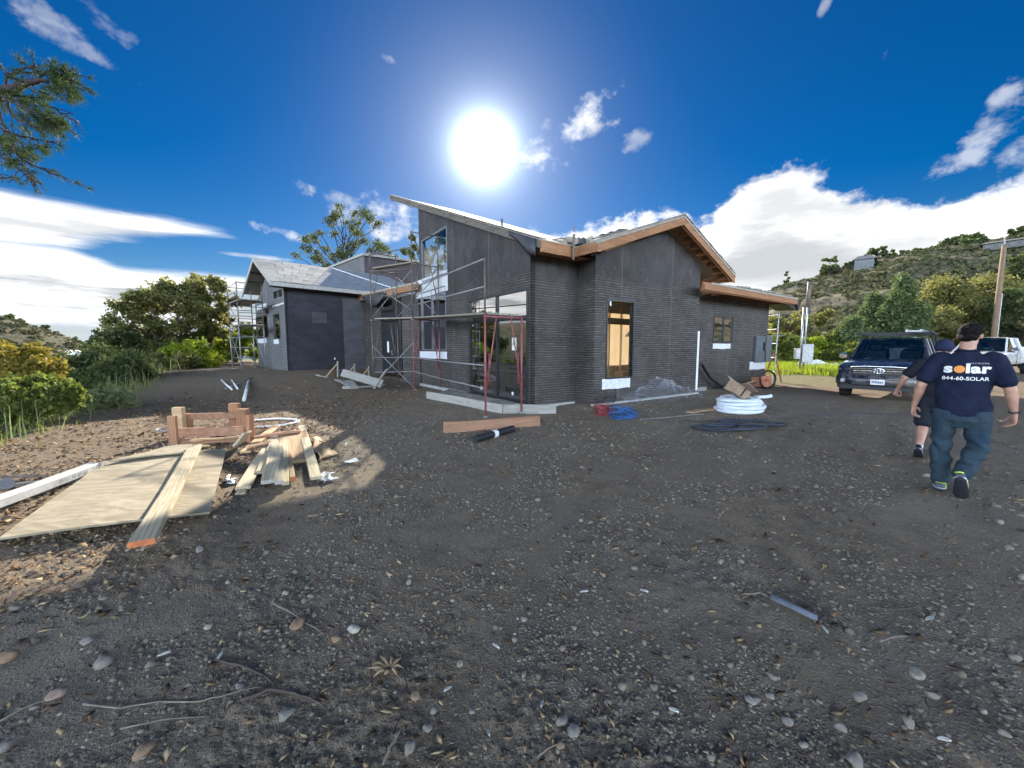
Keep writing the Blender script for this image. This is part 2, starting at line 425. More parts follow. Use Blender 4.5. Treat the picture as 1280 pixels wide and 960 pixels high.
def leafmat(name, a, b, c=None, trans=.45, rough=.6, spec=.22):
    m, g, out = newmat(name)
    ge = g.n('ShaderNodeNewGeometry'); rnd = ge.outputs['Random Per Island']
    n = g.noise(wpos(g), .9, 3, .5)
    stops = [(0, a), (.55, b), (1, c or b)]
    col = g.ramp(g.add(g.mul(rnd, .6), g.mul(n, .45)), stops)
    d = g.n('ShaderNodeBsdfPrincipled'); g.put(d.inputs['Base Color'], col); d.inputs['Roughness'].default_value = rough; d.inputs['Specular IOR Level'].default_value = spec
    t = g.n('ShaderNodeBsdfTranslucent')
    tc = g.mix(.5, col, tuple(min(1, x * 1.6) for x in (b[0], b[1], b[2] * .5))); g.put(t.inputs[0], tc)
    mx = g.n('ShaderNodeMixShader'); mx.inputs[0].default_value = trans
    g.put(mx.inputs[1], d.outputs[0]); g.put(mx.inputs[2], t.outputs[0]); g.put(out.inputs[0], mx.outputs[0]); return m

# ------------------------------------------------------------------ ground sheet, sea
def v_sep(g, v):
    s_ = g.n('ShaderNodeSeparateXYZ'); g.put(s_.inputs[0], v); return g.add(s_.outputs[0], g.mul(g.sub(g.noise(v, .8, 4, .6), .5), 3.0))
def ground_material():
    m, g, out = newmat('dirt'); v = wpos(g)
    at = g.n('ShaderNodeAttribute', attribute_name='zone'); zs = g.n('ShaderNodeSeparateColor'); g.put(zs.inputs[0], at.outputs['Color'])
    hill, grass, cut = zs.outputs
    big = g.noise(v, .45, 5, .6); mid = g.noise(v, 4.5, 6, .65); fine = g.noise(v, 34, 6, .7); grit = g.noise(v, 130, 3, .7)
    vo = g.n('ShaderNodeTexVoronoi'); g.put(vo.inputs['Vector'], v); vo.inputs['Scale'].default_value = 42; vo.inputs['Randomness'].default_value = 1
    vo2 = g.n('ShaderNodeTexVoronoi'); g.put(vo2.inputs['Vector'], v); vo2.inputs['Scale'].default_value = 105
    peb = g.step(vo.outputs['Distance'], .42, .18); peb2 = g.step(vo2.outputs['Distance'], .45, .2)
    soil = g.mix(g.step(g.add(g.mul(mid, .6), g.mul(fine, .4)), .36, .64), (.125, .092, .062), (.245, .182, .122))
    soil = g.mix(g.step(big, .35, .7), soil, (.190, .155, .118))
    soil = g.mix(g.mul(g.step(g.noise(v, .9, 3, .5), .5, .7), .35), soil, (.265, .205, .145))
    vc = g.n('ShaderNodeSeparateColor'); g.put(vc.inputs[0], vo.outputs['Color'])
    vc2 = g.n('ShaderNodeSeparateColor'); g.put(vc2.inputs[0], vo2.outputs['Color'])
    pc = g.ramp(vc.outputs[0], [(0, (.09, .07, .05)), (.5, (.20, .158, .115)), (1, (.33, .285, .225))])
    pc2 = g.ramp(vc2.outputs[0], [(0, (.08, .063, .046)), (.6, (.20, .16, .118)), (1, (.38, .33, .26))])
    col = g.mix(g.mul(peb2, .75), soil, pc2)
    col = g.mix(g.mul(g.mul(peb, g.step(vc.outputs[1], .35, .5)), .85), col, pc)
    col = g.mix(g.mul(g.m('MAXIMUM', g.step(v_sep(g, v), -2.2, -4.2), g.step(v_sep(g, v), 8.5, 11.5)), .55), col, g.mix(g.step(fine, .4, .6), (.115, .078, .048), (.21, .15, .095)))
    # yellowed straw litter in patches
    stw = g.noise(g.mapping(v, (1, 1, 1), rot=(0, 0, .6)), 60, 3, .8, dist=2.5)
    col = g.mix(g.mul(g.step(stw, .62, .70), .55), col, (.34, .27, .17))
    gr = g.mix(g.step(fine, .35, .65), (.05, .075, .02), (.16, .17, .06))
    col = g.mix(grass, col, g.mix(g.step(mid, .4, .6), gr, (.20, .17, .085)))
    hn = g.noise(v, .10, 7, .65); hn2 = g.noise(v, .55, 6, .7)
    hc = g.mix(g.step(g.add(g.mul(hn, .5), g.mul(hn2, .5)), .44, .58), (.045, .050, .028), (.135, .108, .066))
    hc = g.mix(g.mul(g.step(hn2, .5, .62), .5), hc, (.145, .11, .066))
    col = g.mix(hill, col, hc)
    col = g.mix(cut, col, g.mix(g.step(hn2, .4, .6), (.34, .27, .20), (.10, .075, .055)))
    bmp = g.add(g.add(g.mul(fine, .8), g.mul(grit, .3)), g.add(g.mul(peb, .45), g.mul(peb2, .25)))
    fin(g, out, col, .93, 0, bmp, .75, .012, .25); return m
def build_ground():
    rr = [.25]
    while rr[-1] < 14: rr.append(rr[-1] * 1.0092 if rr[-1] > .9 else rr[-1] * 1.1)
    while rr[-1] < 700: rr.append(rr[-1] * (1.03 if rr[-1] < 40 else 1.02))
    while rr[-1] < 4200: rr.append(rr[-1] * 1.12)
    rr = np.array(rr)
    az = np.concatenate([np.arange(-64, 64, .27), np.arange(64, 296, 2.5)])
    A, Rr = np.meshgrid(np.radians(az), rr)
    X = Rr * np.sin(A); Y = Rr * np.cos(A)
    Z = macro(X, Y) + micro(X, Y)
    ad = (np.degrees(A) + 180) % 360 - 180
    rrs = np.hypot(X, Y)
    rough = S((rrs - 40) / 40)
    Z = Z + rough * (np.abs(pn(X * .13, Y * .13, 81)) * 1.6 + fbm(X * .3, Y * .3, 2, 83) * .6) * S((Z + 25) / 30)
    nr, na = A.shape
    V = np.stack([X, Y, Z], -1).reshape(-1, 3)
    i = np.arange(nr - 1)[:, None] * na; k = np.arange(na)[None, :]; k2 = (k + 1) % na
    F = np.stack([i + k, i + k2, i + na + k2, i + na + k], -1).reshape(-1, 4)[:, ::-1]
    V = np.vstack([V, [[0, 0, 0]]])
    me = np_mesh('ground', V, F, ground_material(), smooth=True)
    bm = bmesh.new(); bm.from_mesh(me); bm.verts.ensure_lookup_table()
    for q in range(na): bm.faces.new((bm.verts[len(V) - 1], bm.verts[(q + 1) % na], bm.verts[q]))
    bmesh.ops.recalc_face_normals(bm, faces=bm.faces); bm.to_mesh(me); bm.free()
    me.polygons.foreach_set('use_smooth', np.ones(len(me.polygons), bool))
    # zones: r hill brush, g grass, b bare cut
    x, y = V[:, 0], V[:, 1]; r = np.hypot(x, y); a = np.degrees(np.arctan2(x, y))
    d = np.interp(y, EDGE_Y, EDGE_X) - x
    hill = np.clip(S((r - 38) / 14) + S((d - 1.5) / 3) * (r > 3), 0, 1)
    gra = S((d + .25 + .5 * pn(x * 1.3, y * 1.3, 13)) / .8) * (1 - S((d - 3) / 3))
    gra = np.maximum(gra, S((r - 19 - (a < 30) * 5) / 2.5) * (a > 15) * (a < 47) * (1 - S((r - 40) / 10)) * .9)
    gra = np.maximum(gra, .6 * S((y - 24) / 5) * (np.abs(a) < 40))
    s = (r - 46) / 204
    bench = np.clip(1 - np.abs(s - .494 - .01 * np.sin(a * .8)) / .035, 0, 1) * (a > 33) * (a < 52)
    cutf = S(1 - np.abs(s - .535) / .025) * S((pn(a * .6, a * 0, 91) + .3) / .3) * (a > 33) * (a < 52)
    cut = np.clip(np.maximum(S(bench * 2.2), cutf), 0, 1)
    ca = me.color_attributes.new('zone', 'FLOAT_COLOR', 'POINT')
    ca.data.foreach_set('color', np.stack([hill, gra, cut, np.ones_like(hill)], -1).astype(np.float32).ravel())
    o = link('ground', me); tag(o, kind='structure'); return o
build_ground()
mm, g, out = newmat('sea_water'); nn = g.noise(wpos(g), .02, 5, .6)
fin(g, out, (.05, .11, .17), .25, 0, nn, .2, 2.0)
b = MB(); b.v = []; seg = 64
c0 = b.pts([(0, 0, -155)] + [(45000 * math.cos(2 * math.pi * k / seg), 45000 * math.sin(2 * math.pi * k / seg), -155) for k in range(seg)])
b.faces(0, [(0, 1 + k, 1 + (k + 1) % seg) for k in range(seg)])
tag(b.part('sea', mm, None), kind='structure')

# ------------------------------------------------------------------ house
def lath_material(name, base, line, wash, paper_above=3.35):
    """black building paper under expanded lath: fine horizontal ribs, seams and pale scratches"""
    m, g, out = newmat(name); v = objc(g)
    sp = g.n('ShaderNodeSeparateXYZ'); g.put(sp.inputs[0], v); z = sp.outputs[2]
    wob = g.noise(g.mapping(v, (1.3, 1.3, 2.5)), 1.6, 4, .6)
    zz = g.add(z, g.mul(wob, .05))
    fr = g.m('FRACT', g.mul(zz, 1 / .066))
    rib = g.step(g.m('ABSOLUTE', g.sub(fr, .5)), .22, .06)
    brk = g.step(g.noise(g.mapping(v, (1.2, 1.2, 16)), 3.2, 4, .7), .38, .6)
    brk2 = g.step(g.noise(g.mapping(v, (.7, .7, 7), (4, 2, 1)), 1.6, 5, .75), .35, .62)
    rib = g.mul(g.mul(rib, g.add(.2, g.mul(brk, .8))), g.add(.3, g.mul(brk2, .9)))
    dia = g.noise(g.mapping(v, (26, 26, 40)), 1.0, 2, .7)
    hi = g.step(g.add(z, g.mul(g.noise(v, .8, 3, .5), 1.1)), paper_above + .35, paper_above + .75)
    rib = g.mul(rib, g.sub(1, g.mul(hi, .92)))
    n = g.noise(v, .9, 6, .65); n2 = g.noise(v, 7, 6, .7)
    c = g.mix(g.step(n, .3, .7), base, wash)
    c = g.mix(g.mul(g.step(n2, .5, .72), .5), c, tuple(x * 2.0 for x in wash))
    st2 = g.step(g.noise(g.mapping(v, (1.1, 1.1, .5), (2, 5, 1)), 1.1, 5, .7), .5, .68)
    c = g.mix(g.mul(st2, .4), c, tuple(x * 1.9 for x in wash))
    c = g.mix(g.mul(g.step(dia, .52, .7), g.mul(g.sub(1, hi), .35)), c, line)
    c = g.mix(g.mul(rib, .9), c, line)
    # sheet seams every metre or so
    sm = g.m('FRACT', g.mul(g.add(g.add(sp.outputs[0], sp.outputs[1]), 40.3), 1 / 2.35))
    seam = g.mul(g.step(g.m('ABSOLUTE', g.sub(sm, .5)), .488, .496), .6)
    c = g.mix(g.mul(seam, .5), c, line)
    # printed rings on the bare paper
    vz = g.n('ShaderNodeTexVoronoi'); g.put(vz.inputs['Vector'], g.mapping(v, (1, 1, 1))); vz.inputs['Scale'].default_value = 1.5
    ring = g.m('FRACT', g.mul(vz.outputs['Distance'], 5.0)); ring = g.mul(g.step(g.m('ABSOLUTE', g.sub(ring, .5)), .1, .02), g.step(vz.outputs['Distance'], .42, .38))
    c = g.mix(g.mul(g.mul(ring, hi), .22), c, line)
    fin(g, out, c, g.add(.55, g.mul(n2, .25)), 0, g.add(g.mul(rib, .8), g.add(g.mul(n2, .3), g.mul(n, 1.2))), .6, .02, .4)
    return m
def paper_material(name, base, wash):
    m, g, out = newmat(name); v = objc(g)
    n = g.noise(g.mapping(v, (1, 1, 2.2)), 1.4, 6, .6); n2 = g.noise(g.mapping(v, (1, 1, 3)), 6, 6, .7)
    sp = g.n('ShaderNodeSeparateXYZ'); g.put(sp.inputs[0], v)
    lap = g.m('FRACT', g.mul(g.add(sp.outputs[2], g.mul(n, .03)), 1 / .98))
    lapl = g.step(g.m('ABSOLUTE', g.sub(lap, .5)), .485, .497)
    st = g.step(g.noise(g.mapping(v, (2, 2, 16)), 2.4, 4, .75), .6, .74)
    c = g.mix(g.step(n, .3, .7), base, wash); c = g.mix(g.mul(g.step(n2, .52, .72), .45), c, tuple(x * 1.6 for x in wash))
    c = g.mix(g.mul(st, .3), c, tuple(x * 2.4 for x in wash)); c = g.mix(g.mul(lapl, .5), c, tuple(x * .3 for x in base))
    fin(g, out, c, g.add(.45, g.mul(n2, .3)), 0, g.add(g.mul(n, 2), n2), .5, .02, .45); return m
M = {}
M['lath'] = lath_material('lath_wall', (.021, .0175, .0165), (.215, .188, .165), (.052, .045, .043))
M['lath_grey'] = lath_material('lath_grey', (.07, .072, .075), (.24, .24, .235), (.11, .11, .112), 9)
M['lath_plum'] = lath_material('lath_plum', (.045, .036, .042), (.15, .13, .135), (.07, .058, .064), 9)
M['paper'] = paper_material('black_paper', (.012, .013, .020), (.030, .031, .042))
M['paper_grey'] = paper_material('grey_paper', (.045, .045, .052), (.075, .073, .08))
M['wrap'] = simple('wall_wrap_white', (.62, .62, .62), .55, 0, .12, 6)
M['fascia'] = wood('fascia_timber', (.25, .11, .048), (.40, .20, .092), 'x')
M['fascia_y'] = wood('fascia_timber_y', (.25, .11, .048), (.40, .20, .092), 'y')
M['rafter'] = wood('rafter_timber', (.26, .11, .05), (.40, .19, .09), 'y')
M['ply'] = wood('roof_plywood', (.26, .22, .175), (.40, .35, .28), 'x', .85)
M['ply_edge'] = wood('plywood_edge', (.30, .27, .22), (.46, .42, .35), 'x', .85, 2)
M['deckgrey'] = wood('grey_sheathing', (.30, .285, .26), (.44, .42, .385), 'x', .85)
M['rake_dark'] = wood('rake_dark', (.10, .085, .068), (.19, .165, .135), 'y', .9)
M['under'] = simple('blue_underlayment', (.23, .25, .285), .6, 0, .2, 4, .2)
M['concrete'] = simple('concrete', (.42, .41, .39), .85, 0, .2, 5, .4, .006, dirt=(.24, .23, .21))
M['frame_black'] = simple('black_window_frame', (.02, .02, .022), .35, 0, .2, 10, .05)
M['frame_steel'] = simple('bare_mullion', (.17, .18, .2), .4, .3, .2, 10, .05)
M['white'] = simple('white_plastic', (.78, .78, .77), .4, 0, .08, 6, .05)
M['galv'] = simple('galvanised_steel', (.42, .43, .44), .42, .75, .2, 12, .1)
M['redpaint'] = simple('faded_red_paint', (.27, .075, .08), .5, .1, .3, 14, .2, .002, dirt=(.36, .22, .2))
M['brownsteel'] = simple('weathered_steel', (.15, .115, .10), .6, .4, .3, 12, .2, .002, dirt=(.28, .25, .22))
M['greysteel'] = simple('grey_steel_tube', (.27, .265, .265), .5, .4, .2, 12, .1)
M['plank'] = wood('scaffold_plank', (.22, .19, .15), (.36, .32, .26), 'x', .85)
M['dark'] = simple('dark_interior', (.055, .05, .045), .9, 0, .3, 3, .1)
M['osb'] = wood('interior_sheathing', (.42, .25, .115), (.66, .44, .23), 'x', .8)
M['stud'] = wood('interior_stud', (.62, .48, .32), (.78, .64, .46), 'z', .8)
M['black'] = simple('black_plastic', (.018, .018, .022), .4, 0, .3, 9, .1)
M['black_sheet'] = simple('black_sheet', (.02, .021, .026), .5, 0, .3, 4, .3, .01)
def glass_material(name, tint, refl=1.0, ior=1.5):
    m, g, out = newmat(name)
    ge = g.n('ShaderNodeNewGeometry'); dt = g.n('ShaderNodeVectorMath', operation='DOT_PRODUCT'); g.put(dt.inputs[0], ge.outputs['Incoming']); g.put(dt.inputs[1], ge.outputs['Normal'])
    r0 = ((ior - 1) / (ior + 1)) ** 2; fr = g.add(r0, g.mul(g.m('POWER', g.sub(1.0, g.m('ABSOLUTE', dt.outputs['Value'])), 5.0), 1 - r0))   # thin pane: same from both sides
    f = g.m('MINIMUM', g.mul(g.add(fr, .01), refl), 1.0)
    t = g.n('ShaderNodeBsdfTransparent'); t.inputs[0].default_value = (*tint, 1)
    gl = g.n('ShaderNodeBsdfGlossy'); gl.inputs['Roughness'].default_value = .015
    b = g.n('ShaderNodeBump'); b.inputs['Strength'].default_value = .02; b.inputs['Distance'].default_value = .01
    g.put(b.inputs['Height'], g.noise(objc(g), 1.5, 2, .5)); g.put(gl.inputs['Normal'], b.outputs[0])
    mx = g.n('ShaderNodeMixShader'); g.put(mx.inputs[0], f); g.put(mx.inputs[1], t.outputs[0]); g.put(mx.inputs[2], gl.outputs[0]); g.put(out.inputs[0], mx.outputs[0]); return m
M['glass'] = glass_material('window_glass', (.36, .41, .42), 7.0, 1.7)
M['glass_clear'] = glass_material('clear_glass', (.955, .97, .96), .8)
m, g, out = newmat('printed_flashing'); v = objc(g)
pr = g.noise(g.mapping(v, (26, 26, 13)), 1.2, 3, .9)
sp = g.n('ShaderNodeSeparateXYZ'); g.put(sp.inputs[0], v)
col = g.mix(g.mul(g.step(pr, .56, .6), .65), (.74, .74, .76), (.22, .23, .27))
fin(g, out, col, .5, 0, g.noise(v, 5, 4, .6), .3, .01); M['flash'] = m

AX, AY, HROT = .46, 9.86, 34.8
HZ = 0.0
house = thing('house', 'single-storey house under construction, black papered walls and bare timber eaves', 'house', (AX, AY, 0), R(HROT))
HM = Matrix.LocRotScale(Vector((AX, AY, 0)), Matrix.Rotation(R(HROT), 3, 'Z'), None)
HI = HM.inverted()
def hl(p): return HI @ Vector(p)
class Plane:
    """vertical wall plane in house coordinates: origin o, unit direction d, n = outward side"""
    def __init__(s, o, d, n):
        s.o = Vector((o[0], o[1], 0)); s.d = Vector((d[0], d[1], 0)).normalized(); s.n = Vector((n[0], n[1], 0)).normalized()
        s.M = Matrix(((s.d.x, s.n.x, 0, s.o.x), (s.d.y, s.n.y, 0, s.o.y), (0, 0, 1, 0), (0, 0, 0, 1)))
    def hit(s, px, py):
        o = HI @ Vector((0, 0, CAMZ)); d = HI.to_3x3() @ ray(px, py)
        t = (s.o - o).dot(s.n) / d.dot(s.n); p = o + d * t
        return (p - s.o).dot(s.d), p.z
    def rect(s, x0, y0, x1, y1):
        a = s.hit(x0, y0); b_ = s.hit(x1, y1); return min(a[0], b_[0]), max(a[0], b_[0]), min(a[1], b_[1]), max(a[1], b_[1])
def wall(P, s0, s1, z0, top, holes, mat, th=.16, name='wall'):
    """wall slab on plane P from s0 to s1; top = [(s, z), ...]; holes = [(s0, s1, z0, z1)]"""
    ts = [t[0] for t in top]; tz = [t[1] for t in top]
    T = lambda s: float(np.interp(s, ts, tz))
    cuts = sorted({s0, s1, *[t for t in ts if s0 < t < s1], *[h[0] for h in holes], *[h[1] for h in holes]})
    mb = MB(P.M)
    for a, b in zip(cuts[:-1], cuts[1:]):
        if b - a < 1e-4: continue
        mid = (a + b) / 2; hs = sorted([h for h in holes if h[0] < mid < h[1]], key=lambda h: h[2]); z = z0
        spans = []
        for h in hs: spans.append((z, h[2], False)); z = h[3]
        spans.append((z, None, True))
        for lo, hi, tp in spans:
            za, zb = (T(a), T(b)) if tp else (hi, hi)
            if za - lo < .01 and zb - lo < .01: continue
            mb.hexa([(a, -th, lo), (b, -th, lo), (b, 0, lo), (a, 0, lo), (a, -th, za), (b, -th, zb), (b, 0, zb), (a, 0, za)])
    return mb.part(name, mat, house)
def window(P, r, mulls=(), trans=(), fw=.05, depth=.05, name='window', frame='frame_black', pane='glass', out=.018, lab=None, pane_mat=None):
    s0, s1, z0, z1 = r; mb = MB(P.M)
    y0, y1 = -depth, out
    mb.box(s0, s0 + fw, y0, y1, z0, z1); mb.box(s1 - fw, s1, y0, y1, z0, z1)
    mb.box(s0 + fw, s1 - fw, y0, y1, z0, z0 + fw); mb.box(s0 + fw, s1 - fw, y0, y1, z1 - fw, z1)
    w = mb.part(name, M[frame], house, bev=.004)
    if lab: w['label'] = lab
    S_ = [s0 + fw] + [m for m in mulls] + [s1 - fw]; Z_ = [z0 + fw] + [t for t in trans] + [z1 - fw]
    for m_ in mulls: q = MB(P.M); q.box(m_ - fw * .5, m_ + fw * .5, y0 + .004, y1 - .004, z0 + fw, z1 - fw); q.part('mullion', M[frame], w)
    for t_ in trans:
        for a, b_ in zip(S_[:-1], S_[1:]):
            q = MB(P.M); q.box(a + .02, b_ - .02, y0 + .006, y1 - .006, t_ - fw * .5, t_ + fw * .5); q.part('transom', M[frame], w)
    for a, b_ in zip(S_[:-1], S_[1:]):
        for c, d_ in zip(Z_[:-1], Z_[1:]):
            q = MB(P.M); q.box(a, b_, y0 + .02, y0 + .026, c, d_); q.part('pane', pane_mat or M[pane], w)
    return w
def flashing(P, r, name='sill_flashing', mat='flash'):
    q = MB(P.M); s0, s1, z0, z1 = r; n = 8; A = []
    for k in range(n + 1):
        t = k / n; s_ = s0 + (s1 - s0) * t
        A.append([(s_, .004, z0 + .012 * math.sin(t * 9)), (s_, .012 + .006 * math.sin(t * 13), z0 + .01 * math.sin(t * 9)), (s_, .010, z1 + .006 * math.sin(t * 7)), (s_, .004, z1)])
    q.loft(A); return q.part(name, M[mat], house)

# main mass with the shed roof. local x = along the right-hand facades, local y = along the glass door facade
SL, ZE = .403, 4.12                      # slope and height of the roof's upper face at its low edge (y = -.53)
r1z = lambda y: ZE + SL * (y + .53)
LY = 7.36                                # length of the glass door facade
P1 = Plane((0, 0), (0, 1), (-1, 0))
w_up = P1.rect(527, 301, 559.5, 342); w_lo = P1.rect(526.5, 366, 558.5, 438); w_dr = P1.rect(586, 374, 661, 500)
w_up = (w_up[0], w_up[1], w_up[2], w_up[3]); w_dr = (max(.06, w_dr[0]), w_dr[1], .10, w_dr[3])
wall(P1, 0, LY, -.5, [(0, r1z(0) - .22), (LY, r1z(LY) - .22)], [w_up, w_lo, w_dr], M['lath'])
window(P1, w_up, frame='frame_steel', lab='clear clerestory window over the scaffold', pane='glass_clear')
window(P1, w_lo, mulls=[(w_lo[0] * .45 + w_lo[1] * .55)], trans=[w_lo[2] + (w_lo[3] - w_lo[2]) * .50], frame='frame_steel')
dsill = P1.hit(621, 400)
door = window(P1, w_dr, mulls=[P1.hit(621, 440)[0]], trans=[P1.hit(640, 398)[1]], fw=.09, name='glass_door', frame='frame_black')
flashing(P1, P1.rect(520, 352, 560, 363), 'head_flashing', 'wrap'); flashing(P1, P1.rect(525, 439, 559, 449))
q = MB(P1.M); q.box(w_dr[0] - .05, w_dr[1] + .05, 0.002, .10, .02, .10); q.part('door_threshold', M['concrete'], house)
# sticker with a looped triangle mark and small tags on the door glass
sx, sz = P1.hit(642, 430)
q = MB(P1.M); q.box(sx - .10, sx + .10, -.018, -.014, sz - .17, sz + .17); stk = q.part('door_sticker', simple('sticker_white', (.72, .76, .70), .5, 0, .05), door)
q = MB(P1.M)
for k in range(3):
    a = R(90 + 120 * k); cx, cz = sx + .032 * math.cos(a), sz + .012 + .036 * math.sin(a)
    q.tube([(cx + .03 * math.cos(t), -.012, cz + .034 * math.sin(t)) for t in [2 * math.pi * j / 14 for j in range(14)]], .006, 5, closed=True)
q.part('sticker_mark', simple('print_dark', (.03, .05, .05), .5), door)
for px, py in ((601, 485), (640, 492)):
    a, z = P1.hit(px, py); q = MB(P1.M); q.box(a - .035, a + .035, -.018, -.012, z - .045, z + .045); q.part('small_tag', M['white'], door)
# end wall (high side) with clerestory openings that let the low sun through
PE = Plane((0, LY), (1, 0), (0, 1))
RX = 2.85
hE = r1z(LY) - .22
eo = (.12, 2.5, 4.3, 6.2)
wall(PE, .162, RX, -.5, [(0, hE), (RX, hE)], [eo], M['lath'])
window(PE, eo, pane='glass_clear')
PB = Plane((RX, 0), (0, 1), (1, 0))
wall(PB, 1.0, LY - .165, 0, [(1.0, r1z(1.0) - .22), (LY, hE)], [], M['paper'])
# walls of the corner: A-B and B-C
PAB = Plane((0, 0), (1, 0), (0, -1)); CX, CY = 1.62, -.675
wall(PAB, .002, CX - .002, -.5, [(0, 3.92), (CX, 3.92)], [], M['lath'])
PBC = Plane((CX, CY), (0, 1), (-1, 0))
wall(PBC, .162, -CY + .1, -.5, [(0, 4.02), (1, 4.02)], [], M['lath'])
# gable facade C-D
PG = Plane((CX, CY), (1, 0), (0, -1)); GL = 5.0; GR = 3.12
gz = lambda s: (5.06 + .355 * (s - GR)) if s < GR else (5.06 - .43 * (s - GR))
wbig = PG.rect(758.7, 373, 790.5, 472)
wall(PG, 0, GL, -.5, [(0, gz(0)), (GR, gz(GR)), (GL, gz(GL))], [wbig], M['lath'])
window(PG, wbig, fw=.045, pane='glass_clear', lab='tall narrow window showing bare timber inside')
a, z = PG.hit(764, 379); q = MB(PG.M); q.box(a - .03, a + .03, -.024, -.02, z - .07, z + .07); q.part('window_label', M['white'], house)
flashing(PG, PG.rect(752.5, 474, 787, 484))
# gable room: right side wall, interior stud wall seen through the tall window
PGR = Plane((CX + GL, CY), (0, 1), (1, 0))
wall(PGR, .162, 1.6, -.4, [(0, gz(GL) - .02), (3.4, gz(GL) - .02)], [], M['paper'])
PI = Plane((0, 1.1), (1, 0), (0, -1))
for k in range(7):
    s_ = 2.95 + k * .61; q = MB(PI.M); q.box(s_, s_ + .035, 0, .07, 0, 3.3); q.part('interior_stud', M['stud'], house)
for z_ in (.0, 2.35, 2.72, 3.3):
    q = MB(PI.M); q.box(2.9, 6.6, .002, .098 if z_ != 2.35 else .13, z_, z_ + .05 + (.16 if z_ == 2.35 else 0)); q.part('interior_header', M['stud'], house)
# translucent sheet added behind the studs to glow in the sun
m, g, out = newmat('glow_sheet'); n_ = g.noise(objc(g), 3, 5, .6)
c_ = g.mix(n_, (.74, .64, .50), (.86, .77, .63)); a1 = g.n('ShaderNodeBsdfDiffuse'); g.put(a1.inputs[0], c_); a2 = g.n('ShaderNodeBsdfTranslucent'); g.put(a2.inputs[0], c_)
mx = g.n('ShaderNodeMixShader'); mx.inputs[0].default_value = .62; g.put(mx.inputs[1], a1.outputs[0]); g.put(mx.inputs[2], a2.outputs[0]); g.put(out.inputs[0], mx.outputs[0])
q = MB(PI.M)
for k in range(9):
    x0 = 2.9 + k * .41; q.box(x0, x0 + .405, -.012, -.006, .95, 2.78)
q.part('glow_sheet', m, house)
for z_, z2_ in ((.05, .945), (2.785, 3.9), (3.91, 4.7)):  # opaque boards put in to stop the sun above and below the sheet
    q = MB(PI.M); q.box(2.9, 6.6, -.02, -.008, z_, z2_); q.part('interior_sheathing', M['osb'], house)
q = MB(PI.M); q.box(4.4, 5.2, .12, .5, .05, .75); q.part('window_seat', M['osb'], house)

# low wing D-E set back a little
DX = CX + GL; EX = 12.72; DY = CY + .32
PD = Plane((DX, DY), (1, 0), (0, -1))
lw = EX - DX; lz = 3.60
wsm = PD.rect(892.5, 393.5, 915.5, 428)
wall(PD, 0, lw, -.6, [(0, lz), (lw, lz)], [wsm], M['lath'])
window(PD, wsm, mulls=[(wsm[0] + wsm[1]) / 2], fw=.05, lab='small two-pane window in the low wing')
flashing(PD, PD.rect(891, 429.5, 912.5, 436))
PW = Plane((EX, DY), (0, 1), (1, 0)); wall(PW, .162, 5.0, -.6, [(0, lz), (5, lz + .5)], [], M['paper_grey'])
# meter panel and its flashing
r_ = PD.rect(943, 420, 960.5, 452)
q = MB(PD.M); q.box(r_[0], r_[1], .0, .10, r_[2], r_[3]); pan = q.part('meter_panel', simple('panel_dark', (.10, .12, .14), .5, .3), house, bev=.01)
q = MB(PD.M); mid = (r_[0] + r_[1]) / 2 - .1; q.box(mid, mid + .12, .10, .16, r_[3] - .62, r_[3] - .25); q.part('panel_switch', M['black'], pan)
q = MB(PD.M); q.box(mid + .2, mid + .22, .10, .125, r_[2], r_[3]); q.part('panel_seam', M['black'], pan)
flashing(PD, PD.rect(937, 452.5, 956, 461))
# white corner pipe standing against corner D
q = MB(); q.tube([(DX + .05, DY - .30, .12), (DX + .05, DY - .30, 2.12)], .055, 10); q.part('drain_pipe', M['white'], house, smooth=False)
q = MB(PD.M); q.box(.06, 1.2, .0, .06, .0, .14); q.part('wall_ledger', M['deckgrey'], house)
# concrete footings
q = MB(); q.box(-.10, -.002, -.2, LY, -.4, .10); q.part('footing', M['concrete'], house)
q = MB(); q.box(.0, CX - .12, -.12, -.003, -.4, .06); q.part('footing', M['concrete'], house)
q = MB(); q.box(CX - .08, DX + .02, CY - .10, CY - .003, -.4, .05); q.part('footing', M['concrete'], house)

# shed roof
def slab(P4, th, name, mat, bev=0):      # 4 top corners, given thickness
    q = MB(); q.hexa([Vector(p) - Vector((0, 0, th)) for p in P4] + [Vector(p) for p in P4]); return q.part(name, mat, house)
RL, RH = -.53, 10.4; RXE = 3.05
n_pan = 9
for k in range(n_pan):                    # sheathing panels, edges slightly uneven
    for j in range(3):
        y0 = RL + (RH - RL) * k / n_pan; y1 = RL + (RH - RL) * (k + 1) / n_pan - .012
        x0 = -.16 + (RXE + .16) * j / 3; x1 = -.16 + (RXE + .16) * (j + 1) / 3 - .008
        if j == 0: x0 -= .03 * math.sin(k * 2.7)
        slab([(x0, y0, r1z(y0)), (x1, y0, r1z(y0)), (x1, y1, r1z(y1)), (x0, y1, r1z(y1))], .022, 'roof_panel', M['ply'])
for (xa, xb) in ((-.14, -.095), (RXE - .06, RXE - .015)):
    q = MB(); q.hexa([(xa, RL, r1z(RL) - .21), (xb, RL, r1z(RL) - .21), (xb, RH, r1z(RH) - .21), (xa, RH, r1z(RH) - .21),
                      (xa, RL, r1z(RL) - .025), (xb, RL, r1z(RL) - .025), (xb, RH, r1z(RH) - .025), (xa, RH, r1z(RH) - .025)])
    q.part('rake_board', M['rake_dark'], house)
